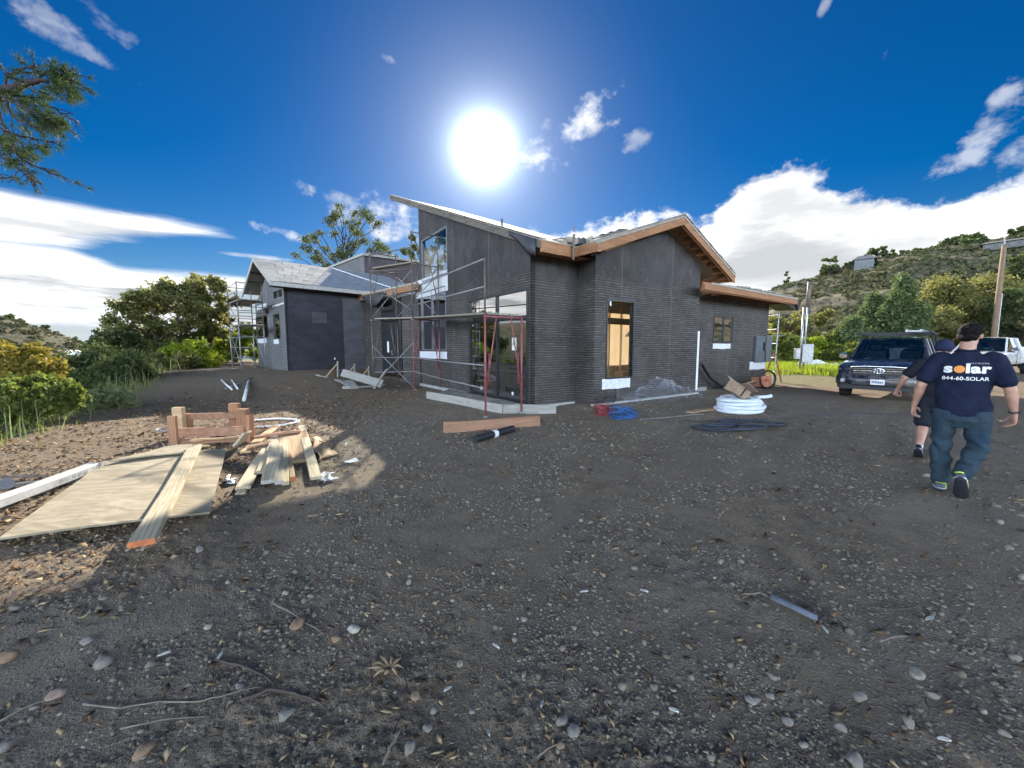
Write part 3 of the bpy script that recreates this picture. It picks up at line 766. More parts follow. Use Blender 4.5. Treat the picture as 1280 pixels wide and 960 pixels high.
# grey torn edge strip along the rake
q = MB(); pts = []
for k in range(60):
    y = RL + (RH - RL) * k / 59; d_ = .05 + .03 * abs(math.sin(k * 1.9)) + .02 * random.random()
    pts.append([(-.165 - .03 * random.random(), y, r1z(y) + .012), (-.165 - .03 * random.random(), y, r1z(y) + .034), (.02 + d_, y, r1z(y) + .034), (.02 + d_, y, r1z(y) + .012)])
q.loft(pts); q.part('drip_strip', simple('drip_dark', (.13, .12, .11), .85), house)
for k in range(16):
    x = .15 + k * .185; 
    if x > RXE - .1: break
    if k % 3: continue
    q = MB(); q.hexa([(x, RL + .06, r1z(RL + .06) - .22), (x + .045, RL + .06, r1z(RL + .06) - .22), (x + .045, RH - .04, r1z(RH - .04) - .22), (x, RH - .04, r1z(RH - .04) - .22),
                      (x, RL + .06, r1z(RL + .06) - .026), (x + .045, RL + .06, r1z(RL + .06) - .026), (x + .045, RH - .04, r1z(RH - .04) - .026), (x, RH - .04, r1z(RH - .04) - .026)])
    q.part('rafter', M['rafter'], house)
q = MB(); q.box(-.09, .88, RL - .002, RL + .045, r1z(RL) - .29, r1z(RL) - .026); q.part('fascia_board', M['fascia'], house, bev=.004)
q = MB(); q.box(-.092, RXE - .02, RH - .04, RH + .0, r1z(RH) - .23, r1z(RH) - .026); q.part('fascia_board', M['rake_dark'], house)
# grey paper drooping over the rake corner
q = MB(); A = []
for k in range(10):
    y = -.42 + k * .12; sag = .34 * math.exp(-((k - 1.5) / 4.0) ** 2)
    A.append([(-.19, y, r1z(y) - .02), (-.20 - .02 * math.sin(k), y, r1z(y) - .10 - sag * .6), (-.165, y, r1z(y) - .14 - sag), (-.155, y, r1z(y) - .05)])
q.loft(A); q.part('loose_paper', M['paper_grey'], house, smooth=True)

# gable roof: ridge runs back from the right-hand facade
RBX = CX + GR; O = .50; GB = 3.3
def slope(x0, z0, x1, z1, y0, y1, nm, rows, cols, mat):
    for i in range(rows):
        for j in range(cols):
            a, b_ = i / rows, (i + 1) / rows - .004; c, d_ = j / cols, (j + 1) / cols - .004
            X = lambda t: x0 + (x1 - x0) * t; Z = lambda t: z0 + (z1 - z0) * t; Yv = lambda t: y0 + (y1 - y0) * t
            slab([(X(a), Yv(c), Z(a)), (X(b_), Yv(c), Z(b_)), (X(b_), Yv(d_), Z(b_)), (X(a), Yv(d_), Z(a))], .022, nm, mat)
zr = 5.12 + .30; xl = CX - .45; zl = zr - .355 * (RBX - xl); xr = CX + 6.30; zrr = zr - .43 * (xr - RBX)
FY = CY - O
slope(xl, zl, RBX, zr, FY, GB, 'roof_panel', 3, 3, M['ply'])
slope(xr, zrr, RBX, zr, FY, GB, 'roof_panel', 3, 3, M['ply'])
def rake(x0, z0, x1, z1, y, hgt, th, name, mat, drop=.026):
    q = MB(); q.hexa([(x0, y, z0 - drop - hgt), (x1, y, z1 - drop - hgt), (x1, y + th, z1 - drop - hgt), (x0, y + th, z0 - drop - hgt),
                      (x0, y, z0 - drop), (x1, y, z1 - drop), (x1, y + th, z1 - drop), (x0, y + th, z0 - drop)])
    return q.part(name, mat, house, bev=.004)
rake(xl, zl, RBX - .001, zr, FY, .20, .045, 'rake_board', M['fascia'], .085)
rake(RBX + .001, zr, xr, zrr, FY, .20, .045, 'rake_board', M['fascia'], .085)
rake(xl - .01, zl, RBX - .001, zr, FY - .012, .058, .09, 'rake_trim', M['ply_edge'], .024)
rake(RBX + .001, zr, xr + .02, zrr, FY - .012, .058, .09, 'rake_trim', M['ply_edge'], .024)
rake(RBX - .001, zr - .012, xr - .06, zrr + .02, FY + .06, .20, .045, 'rake_board', M['rafter'], .09)
for k in range(9):                        # lookout blocks under the right-hand overhang
    t = .04 + k * .112; x = RBX + (xr - RBX) * t; z = zr - .43 * (x - RBX)
    q = MB(); q.hexa([(x, FY + .11, z - .23), (x + .05, FY + .11, z - .25), (x + .05, CY + .0, z - .25), (x, CY + .0, z - .23), (x, FY + .11, z - .03), (x + .05, FY + .11, z - .05), (x + .05, CY, z - .05), (x, CY, z - .03)])
    q.part('lookout', M['rafter'], house)
for k in range(8):
    t = .06 + k * .125; x = xl + (RBX - xl) * t; z = zl + .355 * (x - xl)
    q = MB(); q.hexa([(x, FY + .05, z - .23), (x + .05, FY + .05, z - .23), (x + .05, CY, z - .23), (x, CY, z - .23), (x, FY + .05, z - .03), (x + .05, FY + .05, z - .01), (x + .05, CY, z - .01), (x, CY, z - .03)])
    q.part('lookout', M['rafter'], house)
# right end of the gable roof: eave fascia
q = MB(); q.box(xr - .045, xr, FY + .05, GB, zrr - .24, zrr - .03); q.part('fascia_board', M['fascia_y'], house, bev=.004)
# left slope carried down into the valley over the inner corner
xv = .90; zv = zl - .355 * (xl - xv)
slab([(xv, -.55, zv), (xl, -.55, zl), (xl, GB, zl), (xv, GB, zv)], .022, 'roof_panel', M['ply'])
rake(xv, zv, xl + .25, zl + .09, -.56, .22, .045, 'fascia_board', M['rafter'], .03)
q = MB(); q.hexa([(xl, FY + .05, zl - .26), (xl + .045, FY + .05, zl - .26), (xl + .045, -.50, zl - .26), (xl, -.50, zl - .26), (xl, FY + .05, zl - .03), (xl + .045, FY + .05, zl - .03), (xl + .045, -.50, zl - .03), (xl, -.50, zl - .03)])
q.part('fascia_board', M['fascia_y'], house)
# soffit of the inner corner
slab([(.05, -.48, 3.86), (CX + .1, -.48, 3.90), (CX + .1, 0.1, 3.93), (.05, .1, 3.93)], .012, 'soffit_board', M['rafter'])
# ragged sheathing ends along the top edges
for (x0, z0, x1, z1, n) in ((xl, zl, RBX, zr, 26), (RBX, zr, xr, zrr, 14)):
    q = MB()
    for k in range(n):
        t = k / n; X = x0 + (x1 - x0) * t; Z = z0 + (z1 - z0) * t; L = (x1 - x0) / n
        dz = (z1 - z0) / n; j = .006 * math.sin(k * 2.3) + .006
        q.hexa([(X, FY - .02 - j, Z + .003), (X + L * .93, FY - .02 - j, Z + dz * .93 + .003), (X + L * .93, FY + .3, Z + dz * .93 + .003), (X, FY + .3, Z + .003),
                (X, FY - .02 - j, Z + .026 + j * .3), (X + L * .93, FY - .02 - j, Z + dz * .93 + .026 + j * .3), (X + L * .93, FY + .3, Z + dz * .93 + .03), (X, FY + .3, Z + .03)])
    q.part('edge_sheathing', M['ply'], house)
for k in range(6):                        # rumpled paper at the foot of the left slope
    x = xl + .05 + k * .16; z = zl + .355 * (x - xl) + .03
    q = MB(); q.prism([(x, FY - .02, z), (x + .2, FY - .03, z + .07), (x + .12, FY + .2, z + .09 + .03 * (k % 2)), (x - .04, FY + .25, z + .02)], (0, 0, .02)); q.part('loose_flap', M['paper_grey'], house)
for k in range(7):                        # rolls and folds of paper heaped in the valley
    a = k * 1.9; x = .72 + .13 * k; q = MB(); q.tube([(x, -.45 + .2 * math.sin(a), 4.17 + .03 * k), (x + .12, -.1, 4.25 + .05 * (k % 3)), (x - .05, .5, 4.30 + .04 * (k % 2))], [.09, .12, .08], 7); q.part('paper_roll', M['paper_grey'] if k % 2 else M['ply'], house)
# vent pipe in the valley, vent on the main roof
q = MB(); q.tube([(.87, RL - .10, 3.74), (.87, RL - .10, 4.36)], .026, 8); q.tube([(.87, RL - .10, 4.42), (.87, RL - .10, 4.56)], .018, 6); q.tube([(.87, RL - .10, 4.36), (1.15, RL + .1, 4.42)], .010, 6); q.part('vent_pipe', M['brownsteel'], house)
q = MB(); q.tube([(.3, 1.75, r1z(1.75)), (.3, 1.75, r1z(1.75) + .22)], .03, 8); q.part('roof_vent', M['black'], house)

# roof of the low wing
xe = CX + 11.75; ze0 = 3.66; rz3 = lambda y: ze0 + .10 * (y - FY)
for j in range(4):
    x0 = xr - .4 + (xe - xr + .4) * j / 4; x1 = xr - .4 + (xe - xr + .4) * (j + 1) / 4 - .01
    slab([(x0, FY, rz3(FY)), (x1, FY, rz3(FY)), (x1, 5.2, rz3(5.2)), (x0, 5.2, rz3(5.2))], .022, 'roof_panel', M['ply'])
q = MB(); q.box(DX - .6, xe, FY - .002, FY + .045, ze0 - .27, ze0 - .085); q.part('fascia_board', M['fascia'], house, bev=.004)
q = MB(); q.box(DX - .2, xe + .01, FY - .022, FY + .05, ze0 - .083, ze0 - .024); q.part('rake_trim', M['ply_edge'], house)
q = MB(); q.box(DX - .6, xe - .06, FY + .05, FY + .09, ze0 - .30, ze0 - .03); q.part('fascia_board', M['rafter'], house)
q = MB(); q.box(xe - .045, xe, FY + .05, 5.2, ze0 - .27, ze0 - .026); q.part('fascia_board', M['fascia_y'], house)
for k in range(11):
    x = DX + .15 + k * .60
    q = MB(); q.box(x, x + .045, FY + .095, DY, ze0 - .24, ze0 - .026); q.part('lookout', M['rafter'], house)
for k in range(16):
    x = xr + .15 + k * .30; 
    q = MB(); q.box(x, x + .2 + .08 * (k % 3), FY - .03, FY + .25, rz3(FY) + .002, rz3(FY) + .022 + .02 * ((k * 7) % 3)); q.part('edge_sheathing', M['ply'], house)
# black paper turned down at the end of the eave
q = MB(); q.prism([(xe + .01, FY - .01, ze0 - .02), (xe + .50, FY + .02, ze0 - .10), (xe + .28, FY + .05, ze0 - .50), (xe + .01, FY + .02, ze0 - .30)], (0, .9, .05))
q.prism([(EX - .2, FY + .10, ze0 - .30), (xe + .0, FY + .10, ze0 - .31), (xe + .25, FY + .10, ze0 - .50), (xe - .1, FY + .10, ze0 - .44)], (0, .8, .04)); q.part('paper_flap', M['black_sheet'], house)

# ------------------------------------------------------------------ left wing (turned about ten degrees)
c45 = math.sqrt(.5)
W0 = hl((-9.93, 17.0, 0)); rot3 = HI.to_3x3()
e1w = rot3 @ Vector((-c45, c45, 0)); e2w = rot3 @ Vector((c45, c45, 0))
WG = Plane(W0, e1w, -e2w)                 # gable end, s runs away from the near corner
WD = Plane(W0, e2w, -e1w)                 # long dark wall, s runs from the near corner to the entry
WM = Matrix(((e2w.x, e1w.x, 0, W0.x), (e2w.y, e1w.y, 0, W0.y), (0, 0, 1, 0), (0, 0, 0, 1)))   # (along ridge, across, z)
WQ = 4.6; wz0 = .18; WE = 4.14; WP = 2.25
wzt = lambda s: WE + .50 * min(s + .0, WP) - .50 * max(0, s - WP)
wr1 = WG.rect(353.5, 359, 341.5, 376); wr2 = WG.rect(349, 391.5, 343, 424); wr3 = WG.rect(334, 393.5, 321.5, 423)
wr4 = WG.rect(333, 379, 321.5, 388)
wr1 = (max(.12, wr1[0]), wr1[1], wr1[2], wr1[3])
wall(WG, 0, WQ, wz0 - .4, [(0, wzt(0)), (WP, wzt(WP)), (WQ, wzt(WQ))], [wr1, wr2, wr3], M['lath_grey'])
window(WG, wr1, mulls=[(wr1[0] + wr1[1]) / 2], frame='frame_steel', pane='glass_clear'); window(WG, wr2); window(WG, wr3, mulls=[(wr3[0] + wr3[1]) / 2])
flashing(WG, WG.rect(355, 378, 341, 384), 'head_flashing', 'wrap'); flashing(WG, WG.rect(348.5, 424, 342.5, 430)); flashing(WG, WG.rect(333, 423, 322.5, 429)); flashing(WG, wr4, 'head_flashing', 'wrap')
JS = 2.55
wall(WD, .002, JS + 1.4, wz0 - .4, [(0, WE), (6, WE)], [], M['paper'])
PJ = Plane(W0 + e2w * JS, (1, 0), (0, -1))
q = MB(WD.M); q.box(2.0, 2.0 + .05, .0, .05, 1.0, 1.08); q.part('outlet_box', M['white'], house)
q = MB(WD.M); q.box(1.1, 1.75, .0, .006, 2.7, 3.2); q.part('paper_patch', M['paper_grey'], house)
q = MB(WG.M); q.box(.0, WQ, 0, .03, .42, .52); q.part('footing', M['concrete'], house)
q = MB(WG.M); q.box(-.03, WQ, 0.001, .05, wz0 - .3, .42); q.part('footing', M['concrete'], house)
wall(Plane(W0 + e1w * WQ, e2w, e1w), .165, 8.5, wz0 - .6, [(0, WE - .2), (9, WE - .2)], [], M['paper_grey'])
# lamp junction on the gable wall
a, z = WG.hit(335, 389); q = MB(WG.M); q.box(a - .08, a + .08, 0, .12, z - .12, z + .12); q.part('lamp_box', M['black'], house)
# wing roof: near slope boarded in sheets, underlayment further along
def wp(x, y, z): return WM @ Vector((x, y, z))
RK = -.62; WT = 5.72 - .0
zE = WE + .20; zP = zE + .50 * (WP + .5)
XE = lambda t: 1.0 + 1.76 * t             # the boarding stops on a slant, underlayment beyond
for i in range(6):
    for j in range(4):
        a, b_ = i / 6, (i + 1) / 6 - .008
        xa = lambda t, u: RK + (XE(t) - RK) * u
        Yf = lambda t: -.5 + (WP + .5) * t; Zf = lambda t: zE + (zP - zE) * t + .006 * ((i * 3 + j) % 3)
        u0 = max(0, j / 4 + (.11 if i % 2 and j else 0)); u1 = min(1, (j + 1) / 4 + (.11 if i % 2 and j < 3 else 0)) - .006
        q = MB(WM); q.hexa([(xa(a, u0), Yf(a), Zf(a) - .022), (xa(a, u1), Yf(a), Zf(a) - .022), (xa(b_, u1), Yf(b_), Zf(b_) - .022), (xa(b_, u0), Yf(b_), Zf(b_) - .022), (xa(a, u0), Yf(a), Zf(a)), (xa(a, u1), Yf(a), Zf(a)), (xa(b_, u1), Yf(b_), Zf(b_)), (xa(b_, u0), Yf(b_), Zf(b_))])
        q.part('roof_panel', M['deckgrey'], house)
q = MB(WM); q.hexa([(1.01, -.5, zE - .03), (7.3, -.5, zE - .03), (6.0, WP, zP - .03), (2.77, WP, zP - .03), (1.01, -.5, zE - .006), (7.3, -.5, zE - .006), (6.0, WP, zP - .006), (2.77, WP, zP - .006)]); q.part('roof_underlay', M['under'], house)
q = MB(WM); q.beam((2.9, WP - .05, zP + .01), (6.3, -.4, zE + .02), .12, .03); q.part('valley_flashing', M['galv'], house)
q = MB(WM); q.hexa([(RK, WP, zP - .022), (8, WP, zP - .022), (8, 2 * WP + .55, zE - .022), (RK, 2 * WP + .55, zE - .022), (RK, WP, zP), (8, WP, zP), (8, 2 * WP + .55, zE), (RK, 2 * WP + .55, zE)]); q.part('roof_deck', M['deckgrey'], house)
def wrake(y0, z0, y1, z1, x, h_, th, nm, mt, drop=.024):
    q = MB(WM); q.hexa([(x, y0, z0 - drop - h_), (x + th, y0, z0 - drop - h_), (x + th, y1, z1 - drop - h_), (x, y1, z1 - drop - h_), (x, y0, z0 - drop), (x + th, y0, z0 - drop), (x + th, y1, z1 - drop), (x, y1, z1 - drop)]); q.part(nm, mt, house)
wrake(-.5, zE, WP - .001, zP, RK, .17, .045, 'rake_board', M['deckgrey']); wrake(WP + .001, zP, 2 * WP + .55, zE, RK, .17, .045, 'rake_board', M['deckgrey'])
q = MB(WM); q.box(RK + .05, 7.2, -.5, -.455, zE - .20, zE - .035); q.part('fascia_board', M['deckgrey'], house)
q = MB(WM); q.box(RK + .05, 3.4, -.45, .0, zE - .215, zE - .20); q.part('soffit_board', M['dark'], house)
for k in range(6):
    y = .3 + k * .72; z = zE + .5 * (min(y, WP) + .5) - .5 * max(0, y - WP)
    q = MB(WM); q.box(RK + .05, .0, y, y + .045, z - .17, z - .05); q.part('lookout', M['dark'], house)

# entry recess between the wing and the main mass
J0 = hl((-8.16, 18.77, 0)); J2 = hl((-7.37, 19.32, 0)); L0 = hl((-3.86, 16.1, 0))
d_ = (J2 - J0); PJ = Plane(J0, d_, (d_.y, -d_.x)); wall(PJ, .0, d_.length, .0, [(0, 3.95), (2, 3.95)], [], M['paper_grey'])
d2 = (L0 - J2); PR = Plane(J2, d2, (d2.y, -d2.x))
en = (PR.hit(478, 430)[0], PR.hit(492.5, 430)[0], .35, PR.hit(485, 391)[1]); tr = (en[0], en[1], en[3] + .12, en[3] + .62)
sl = (PR.hit(494.5, 430)[0], PR.hit(502, 430)[0], .35, tr[3])
gap = (PR.hit(458.5, 430)[0], PR.hit(464.5, 430)[0], .2, PR.hit(461, 388)[1])
wall(PR, max(.0, gap[0] - .2), d2.length, -.2, [(0, 3.78), (8, 3.78)], [(en[0] - .08, sl[1] + .06, .2, tr[3] + .06)], M['lath'])
window(PR, tr, fw=.06); window(PR, sl, fw=.05)
q = MB(PR.M); q.box(en[0], en[1], -.05, .0, en[2], en[3]); ed = q.part('entry_door', M['frame_black'], house, bev=.005)
q = MB(PR.M); mx_ = (en[0] + en[1]) / 2; q.box(mx_ - .08, mx_ + .08, .001, .006, 1.35, 1.85); q.part('door_notice', M['white'], ed)
q = MB(PR.M); q.tube([(en[1] - .1, .0, 1.25), (en[1] - .1, .06, 1.25), (en[1] - .1, .06, 1.45), (en[1] - .1, .0, 1.45)], .014, 6); q.part('door_handle', M['galv'], ed)
# porch eave in front of the recess
pa, pb = hl(AT(421, 377, 21.2)), hl(AT(522, 353, 15.6)); pb.z = pa.z = 3.98
q = MB(); q.beam(pa, pb, .05, .24); q.part('fascia_board', M['fascia'], house, bev=.004)
q = MB(); q.beam(pa + Vector((0, 0, .155)), pb + Vector((0, 0, .155)), .10, .06); q.part('rake_trim', M['ply_edge'], house)
inn = Vector((1.9, .5, 0))
q = MB(); q.hexa([pa + Vector((.03, 0, .10)), pb + Vector((.03, 0, .10)), pb + inn + Vector((0, 0, .35)), pa + inn + Vector((0, 0, .35)), pa + Vector((.03, 0, .12)), pb + Vector((.03, 0, .12)), pb + inn + Vector((0, 0, .37)), pa + inn + Vector((0, 0, .37))]); q.part('porch_deck', M['ply'], house)
q = MB(); A = []
for k in range(9):
    t = .30 + k * .035; p = pb.lerp(pa, t); sag = .45 * math.sin(math.pi * k / 8)
    A.append([p + Vector((-.09, 0, .06)), p + Vector((-.12, 0, -.04 - sag)), p + Vector((-.10, 0, -.05 - sag)), p + Vector((-.07, 0, .05))])
q.loft(A); q.part('loose_paper', M['paper_grey'], house, smooth=True)

# clerestory block behind, over the roofs
K0 = hl((-8.25, 22.0, 0)); e2m = Vector((1, 0, 0)); KW = 3.6; KL = 5.4
KM = Matrix(((e2m.x, e1w.x, 0, K0.x), (e2m.y, e1w.y, 0, K0.y), (0, 0, 1, 0), (0, 0, 0, 1)))
q = MB(KM); q.hexa([(0, 0, .2), (KW, 0, .2), (KW, KL, .2), (0, KL, .2), (0, 0, 6.66), (KW, 0, 6.6), (KW, KL, 6.6), (0, KL, 6.66)]); q.part('upper_wall', M['lath_plum'], house)
q = MB(KM); q.box(-.13, KW + .1, -.13, KL + .1, 6.67, 6.80); q.part('parapet_cap', M['deckgrey'], house)
q = MB(KM); q.box(-.06, -.002, -.06, KL, .2, 6.665); q.part('upper_wall', M['lath_grey'], house)
q = MB(KM); q.box(-.08, KW, -.10, -.06, 5.25, 5.36); q.part('ledger_strip', M['redpaint'], house)
# rear walls and floor close the plan
q = MB(); q.box(.2, EX - .2, .2, 5.0, -.3, .04); q.part('floor_slab', M['concrete'], house)
q = MB(); q.box(DX + 3.0, EX - .2, 4.8, 4.95, 0, 3.6); q.part('wall', M['paper_grey'], house)
q = MB(); q.box(RX - 2.6, RX - .2, .25, LY - .2, -.3, .08); q.part('floor_slab', M['concrete'], house)

# ------------------------------------------------------------------ scaffolds
E1 = Vector((-.571, .821, 0)); E2 = Vector((.821, .571, 0))
def tubepart(parent, name, pts, r, mat, off, seg=6):
    q = MB(); q.tube([Vector(p) - off for p in pts], r, seg); return q.part(name, mat, parent, smooth=True)
def sc_frame(root, off, a, b, z0, z1, mat, guard=0, gmat=None, arch=True, r=.024):
    """welded scaffold frame between feet a (outer) and b (inner)"""
    a, b = Vector(a), Vector(b); up = lambda p, z: Vector((p.x, p.y, z))
    q = MB(); O = off
    q.tube([up(a, z0) - O, up(a, z1) - O], r, 8); q.tube([up(b, z0) - O, up(b, z1) - O], r, 8)
    q.tube([up(a, z1 - .04) - O, up(b, z1 - .04) - O], r * .95, 8)
    if arch:
        m0, m1 = a.lerp(b, .30), a.lerp(b, .70)
        h = z1 - z0
        q.tube([up(m0, z1 - .05) - O, up(a, z0 + h * .28) - O + (b - a) * .03], r * .7, 6)
        q.tube([up(m1, z1 - .05) - O, up(b, z0 + h * .28) - O - (b - a) * .03], r * .7, 6)
        q.tube([up(a, z0 + h * .30) - O + (b - a) * .10, up(a, z0 + h * .62) - O + (b - a) * .10], r * .55, 6)
        q.tube([up(b, z0 + h * .30) - O - (b - a) * .10, up(b, z0 + h * .62) - O - (b - a) * .10], r * .55, 6)
    else:
        h = z1 - z0
        for t in (.25, .5, .75): q.tube([up(a, z0 + h * t) - O, up(b, z0 + h * t) - O], r * .7, 6)
    q.part('scaffold_frame', mat, root, smooth=True)
    for p in (a, b):
        f = MB(); c = up(p, z0) - O; f.box(c.x - .055, c.x + .055, c.y - .055, c.y + .055, c.z - .03, c.z - .02); f.tube([c - Vector((0, 0, .03)), c + Vector((0, 0, .1))], .014, 6); f.part('base_jack', M['galv'], root)
    if guard:
        for p in (a, b): tubepart(root, 'guard_post', [up(p, z1), up(p, z1 + guard)], r * .9, gmat or mat, off)
        tubepart(root, 'guard_rail', [up(a, z1 + guard - .03), up(b, z1 + guard - .03)], r * .75, gmat or mat, off)
A1 = Vector((-.583, 8.38, 0)); B1 = A1 + E2 * .98
A2 = Vector((-3.47, 13.6, 0)); B2 = A2 + E2 * .98
A3 = Vector((-5.10, 14.1, 0)); B3 = A3 + E2 * .94
base = Vector((-2.6, 11.8, 0))
sc = thing('scaffolding', 'red and grey tubular scaffolding in front of the glass doors and tall facade', 'scaffolding', base)
g1 = .06; zA, zB = 2.27, 2.58
sc_frame(sc, base, A1, B1, g1, zA, M['redpaint']); sc_frame(sc, base, A2, B2, .09, zB, M['redpaint']); sc_frame(sc, base, A3, B3, H(A3.x, A3.y) + .06, zB, M['brownsteel'])
sc_frame(sc, base, A2, B2, zB, 4.5, M['brownsteel'], 1.05, M['brownsteel']); sc_frame(sc, base, A3, B3, zB, 4.35, M['brownsteel'], .62)
V3 = lambda p, z: Vector((p.x, p.y, z))
tubepart(sc, 'guard_post', [V3(A1, zA), V3(A1, 3.46)], .02, M['brownsteel'], base)
for z0_, z1_ in ((3.44, 3.62), (2.86, 3.02)):
    tubepart(sc, 'guard_rail', [V3(A1, z0_), V3(A2, z1_)], .019, M['greysteel'], base)
for z0_, z1_, z2_ in ((1.17, 1.22, 1.2), (.66, .72, .66)):
    tubepart(sc, 'horizontal_brace', [V3(A1, z0_), V3(A1.lerp(A2, .5), z0_ * .5 + z1_ * .5 - .02), V3(A2, z1_), V3(A3, z2_)], .017, M['greysteel'], base)
for (p, q_) in (((A3, 1.62), (A2, .12)), ((A3, .2), (A2, 1.75)), ((A3, 3.9), (A2, 2.85)), ((A3, 2.62), (A2, 4.25)), ((B3, 2.7), (B2, 4.2)), ((B3, 4.2), (B2, 2.7))):
    tubepart(sc, 'cross_brace', [V3(p[0], p[1]), V3(q_[0], q_[1])], .015, M['greysteel'], base)
for z_ in (4.28, 3.4, 5.0):
    tubepart(sc, 'guard_rail', [V3(A3, min(z_, 4.85)), V3(A2, z_)], .017, M['brownsteel'], base)
for k in range(3):
    o_ = E2 * (.06 + k * .31)
    for (pa_, pb_, za_, zb_) in ((A1, A2, zA, zB), (A2, A3, zB, zB)):
        q = MB(); q.beam(V3(pa_ + o_ + E2 * .12, za_ + .03) - base, V3(pb_ + o_ + E2 * .12, zb_ + .03) - base, .27, .045); q.part('scaffold_plank', M['plank'], sc)
    if k: continue
    q = MB(); q.beam(V3(A2 + o_ + E2 * .12, 4.52) - base, V3(A3 + o_ + E2 * .12, 4.40) - base, .27, .045); q.part('scaffold_plank', M['plank'], sc)

base = Vector((-12.6, 18.5, .5)); n45 = Vector((-c45, c45, 0)); m45 = Vector((-c45, -c45, 0))
s2 = thing('scaffolding', 'small grey scaffolding with two plank decks against the left gable end', 'scaffolding', base)
PA = Vector((-11.5, 17.95, 0)); PB_ = PA + n45 * 2.15
for P_, zt in ((PA, 2.58), (PB_, 2.55)):
    zg = H(P_.x, P_.y)
    sc_frame(s2, base, P_ + m45 * .95, P_, zg + .03, zt, M['greysteel'], arch=False); sc_frame(s2, base, P_ + m45 * .95, P_, zt, 3.68, M['brownsteel'], arch=False, guard=.8)
for k in range(3):
    for z_ in (2.60, 3.70):
        q = MB(); o_ = m45 * (.18 + k * .30); q.beam(V3(PA + o_ - n45 * .2, z_) - base, V3(PB_ + o_ + n45 * .2, z_) - base, .27, .045); q.part('scaffold_plank', M['plank'], s2)
for P0_, z0_, z1_ in ((m45 * .95, .7, 2.4), (m45 * .95, 2.4, .7), (m45 * 0, .7, 2.4), (m45 * .95, 2.7, 3.6)):
    tubepart(s2, 'cross_brace', [V3(PA + P0_, z0_), V3(PB_ + P0_, z1_)], .014, M['greysteel'], base)
for z_ in (4.42, 4.05): tubepart(s2, 'guard_rail', [V3(PA + m45 * .95, z_), V3(PB_ + m45 * .95, z_)], .016, M['greysteel'], base)

pE = G(967, 478); base = Vector(pE); dE = E1 * 1.5
s3 = thing('scaffold_frame', 'thin ladder-like scaffold frame standing past the right corner of the low wing', 'scaffold frame', base)
zt = AT(971, 389, pE.y).z - pE.z
q = MB(); q.tube([(0, 0, 0), (.05, 0, zt)], .024, 6); q.tube([(-.05, 1.3, 0), (-.05, 1.3, zt - .1)], .024, 6); q.part('post', M['galv'], s3)
for k in range(5): q = MB(); z_ = zt * (.15 + k * .2); q.tube([(0, 0, z_), (-.05, 1.3, z_)], .016, 6); q.part('rung', M['galv'], s3)
q = MB(); z_ = AT(960, 420, pE.y).z - pE.z; q.tube([(-.75, -.1, z_), (.35, .0, z_ + .02)], .02, 6); q.part('arm', M['galv'], s3)
q = MB(); q.beam((0, 0, z_ * .62), (.45, .15, 0), .05, .05); q.beam((0, .1, z_ * .62), (.1, .9, 0), .05, .05); q.beam((0, 0, z_ * .25), (.65, 0, z_ * .25), .03, .03); q.part('timber_prop', M['fascia'], s3)

# ------------------------------------------------------------------ timber and site materials
T = {}
T['weath'] = wood('weathered_board', (.30, .245, .155), (.50, .43, .30), 'x', .85)
T['new'] = wood('new_board', (.32, .20, .10), (.50, .35, .20), 'x', .8)
T['red'] = wood('redwood_post', (.27, .125, .062), (.42, .215, .115), 'z', .8)
T['redx'] = wood('redwood_rail', (.24, .12, .07), (.38, .21, .13), 'x', .8)
T['grey'] = wood('grey_board', (.27, .25, .22), (.42, .39, .35), 'x', .85)
T['end'] = simple('cut_end_red', (.50, .16, .06), .8, 0, .25, 12)
m, g, out = newmat('plywood_sheet'); v = objc(g)
n = g.noise(g.mapping(v, (1, 3.2, 1)), 1.5, 7, .68, dist=2.0); n2 = g.noise(g.mapping(v, (2, 12, 2)), 5, 5, .7)
c = g.mix(g.step(n, .32, .68), (.21, .175, .115), (.37, .32, .225)); c = g.mix(g.mul(g.step(n2, .55, .7), .4), c, (.20, .16, .10))
bt = g.noise(v, 2.2, 4, .6); c = g.mix(g.mul(g.step(bt, .52, .7), .3), c, (.22, .19, .14))
fin(g, out, c, .82, 0, g.add(n, g.mul(n2, .4)), .5, .008); T['sheet'] = m
def oriented(p0, p1, up=(0, 0, 1)):
    d = (Vector(p1) - Vector(p0)); L = d.length; x = d / L; u = Vector(up); y = u.cross(x)
    if y.length < 1e-5: y = Vector((0, 1, 0)).cross(x)
    y.normalize(); z = x.cross(y)
    return Matrix(((x.x, y.x, z.x), (x.y, y.y, z.y), (x.z, y.z, z.z))), L
def timber(name, p0, p1, w, t, mat, label, cat='board', group=None, endmat=None, up=(0, 0, 1), nseg=6, warp=.006):
    """a board from p0 to p1 (centre of its underside), w wide, t thick, lying along its own x axis"""
    rot, L = oriented(p0, p1, up); q = MB(); A = []
    ph = random.random() * 6
    for k in range(nseg + 1):
        x = L * k / nseg; dz = warp * math.sin(ph + k * 1.1); dy = warp * .6 * math.cos(ph + k * .8); b = min(.006, t * .15)
        A.append([(x, -w / 2 + dy + b, dz), (x, w / 2 + dy - b, dz), (x, w / 2 + dy, dz + b), (x, w / 2 + dy, dz + t - b), (x, w / 2 + dy - b, dz + t), (x, -w / 2 + dy + b, dz + t), (x, -w / 2 + dy, dz + t - b), (x, -w / 2 + dy, dz + b)])
    q.loft(A, cap=False)
    q.cur = 1 if endmat else 0; q.face(list(reversed(A[0]))); q.face(A[-1]); 
    o = q.part(name, [mat, endmat] if endmat else mat, None)
    o.location = p0; o.rotation_euler = rot.to_euler()
    return tag(o, label, cat, group)
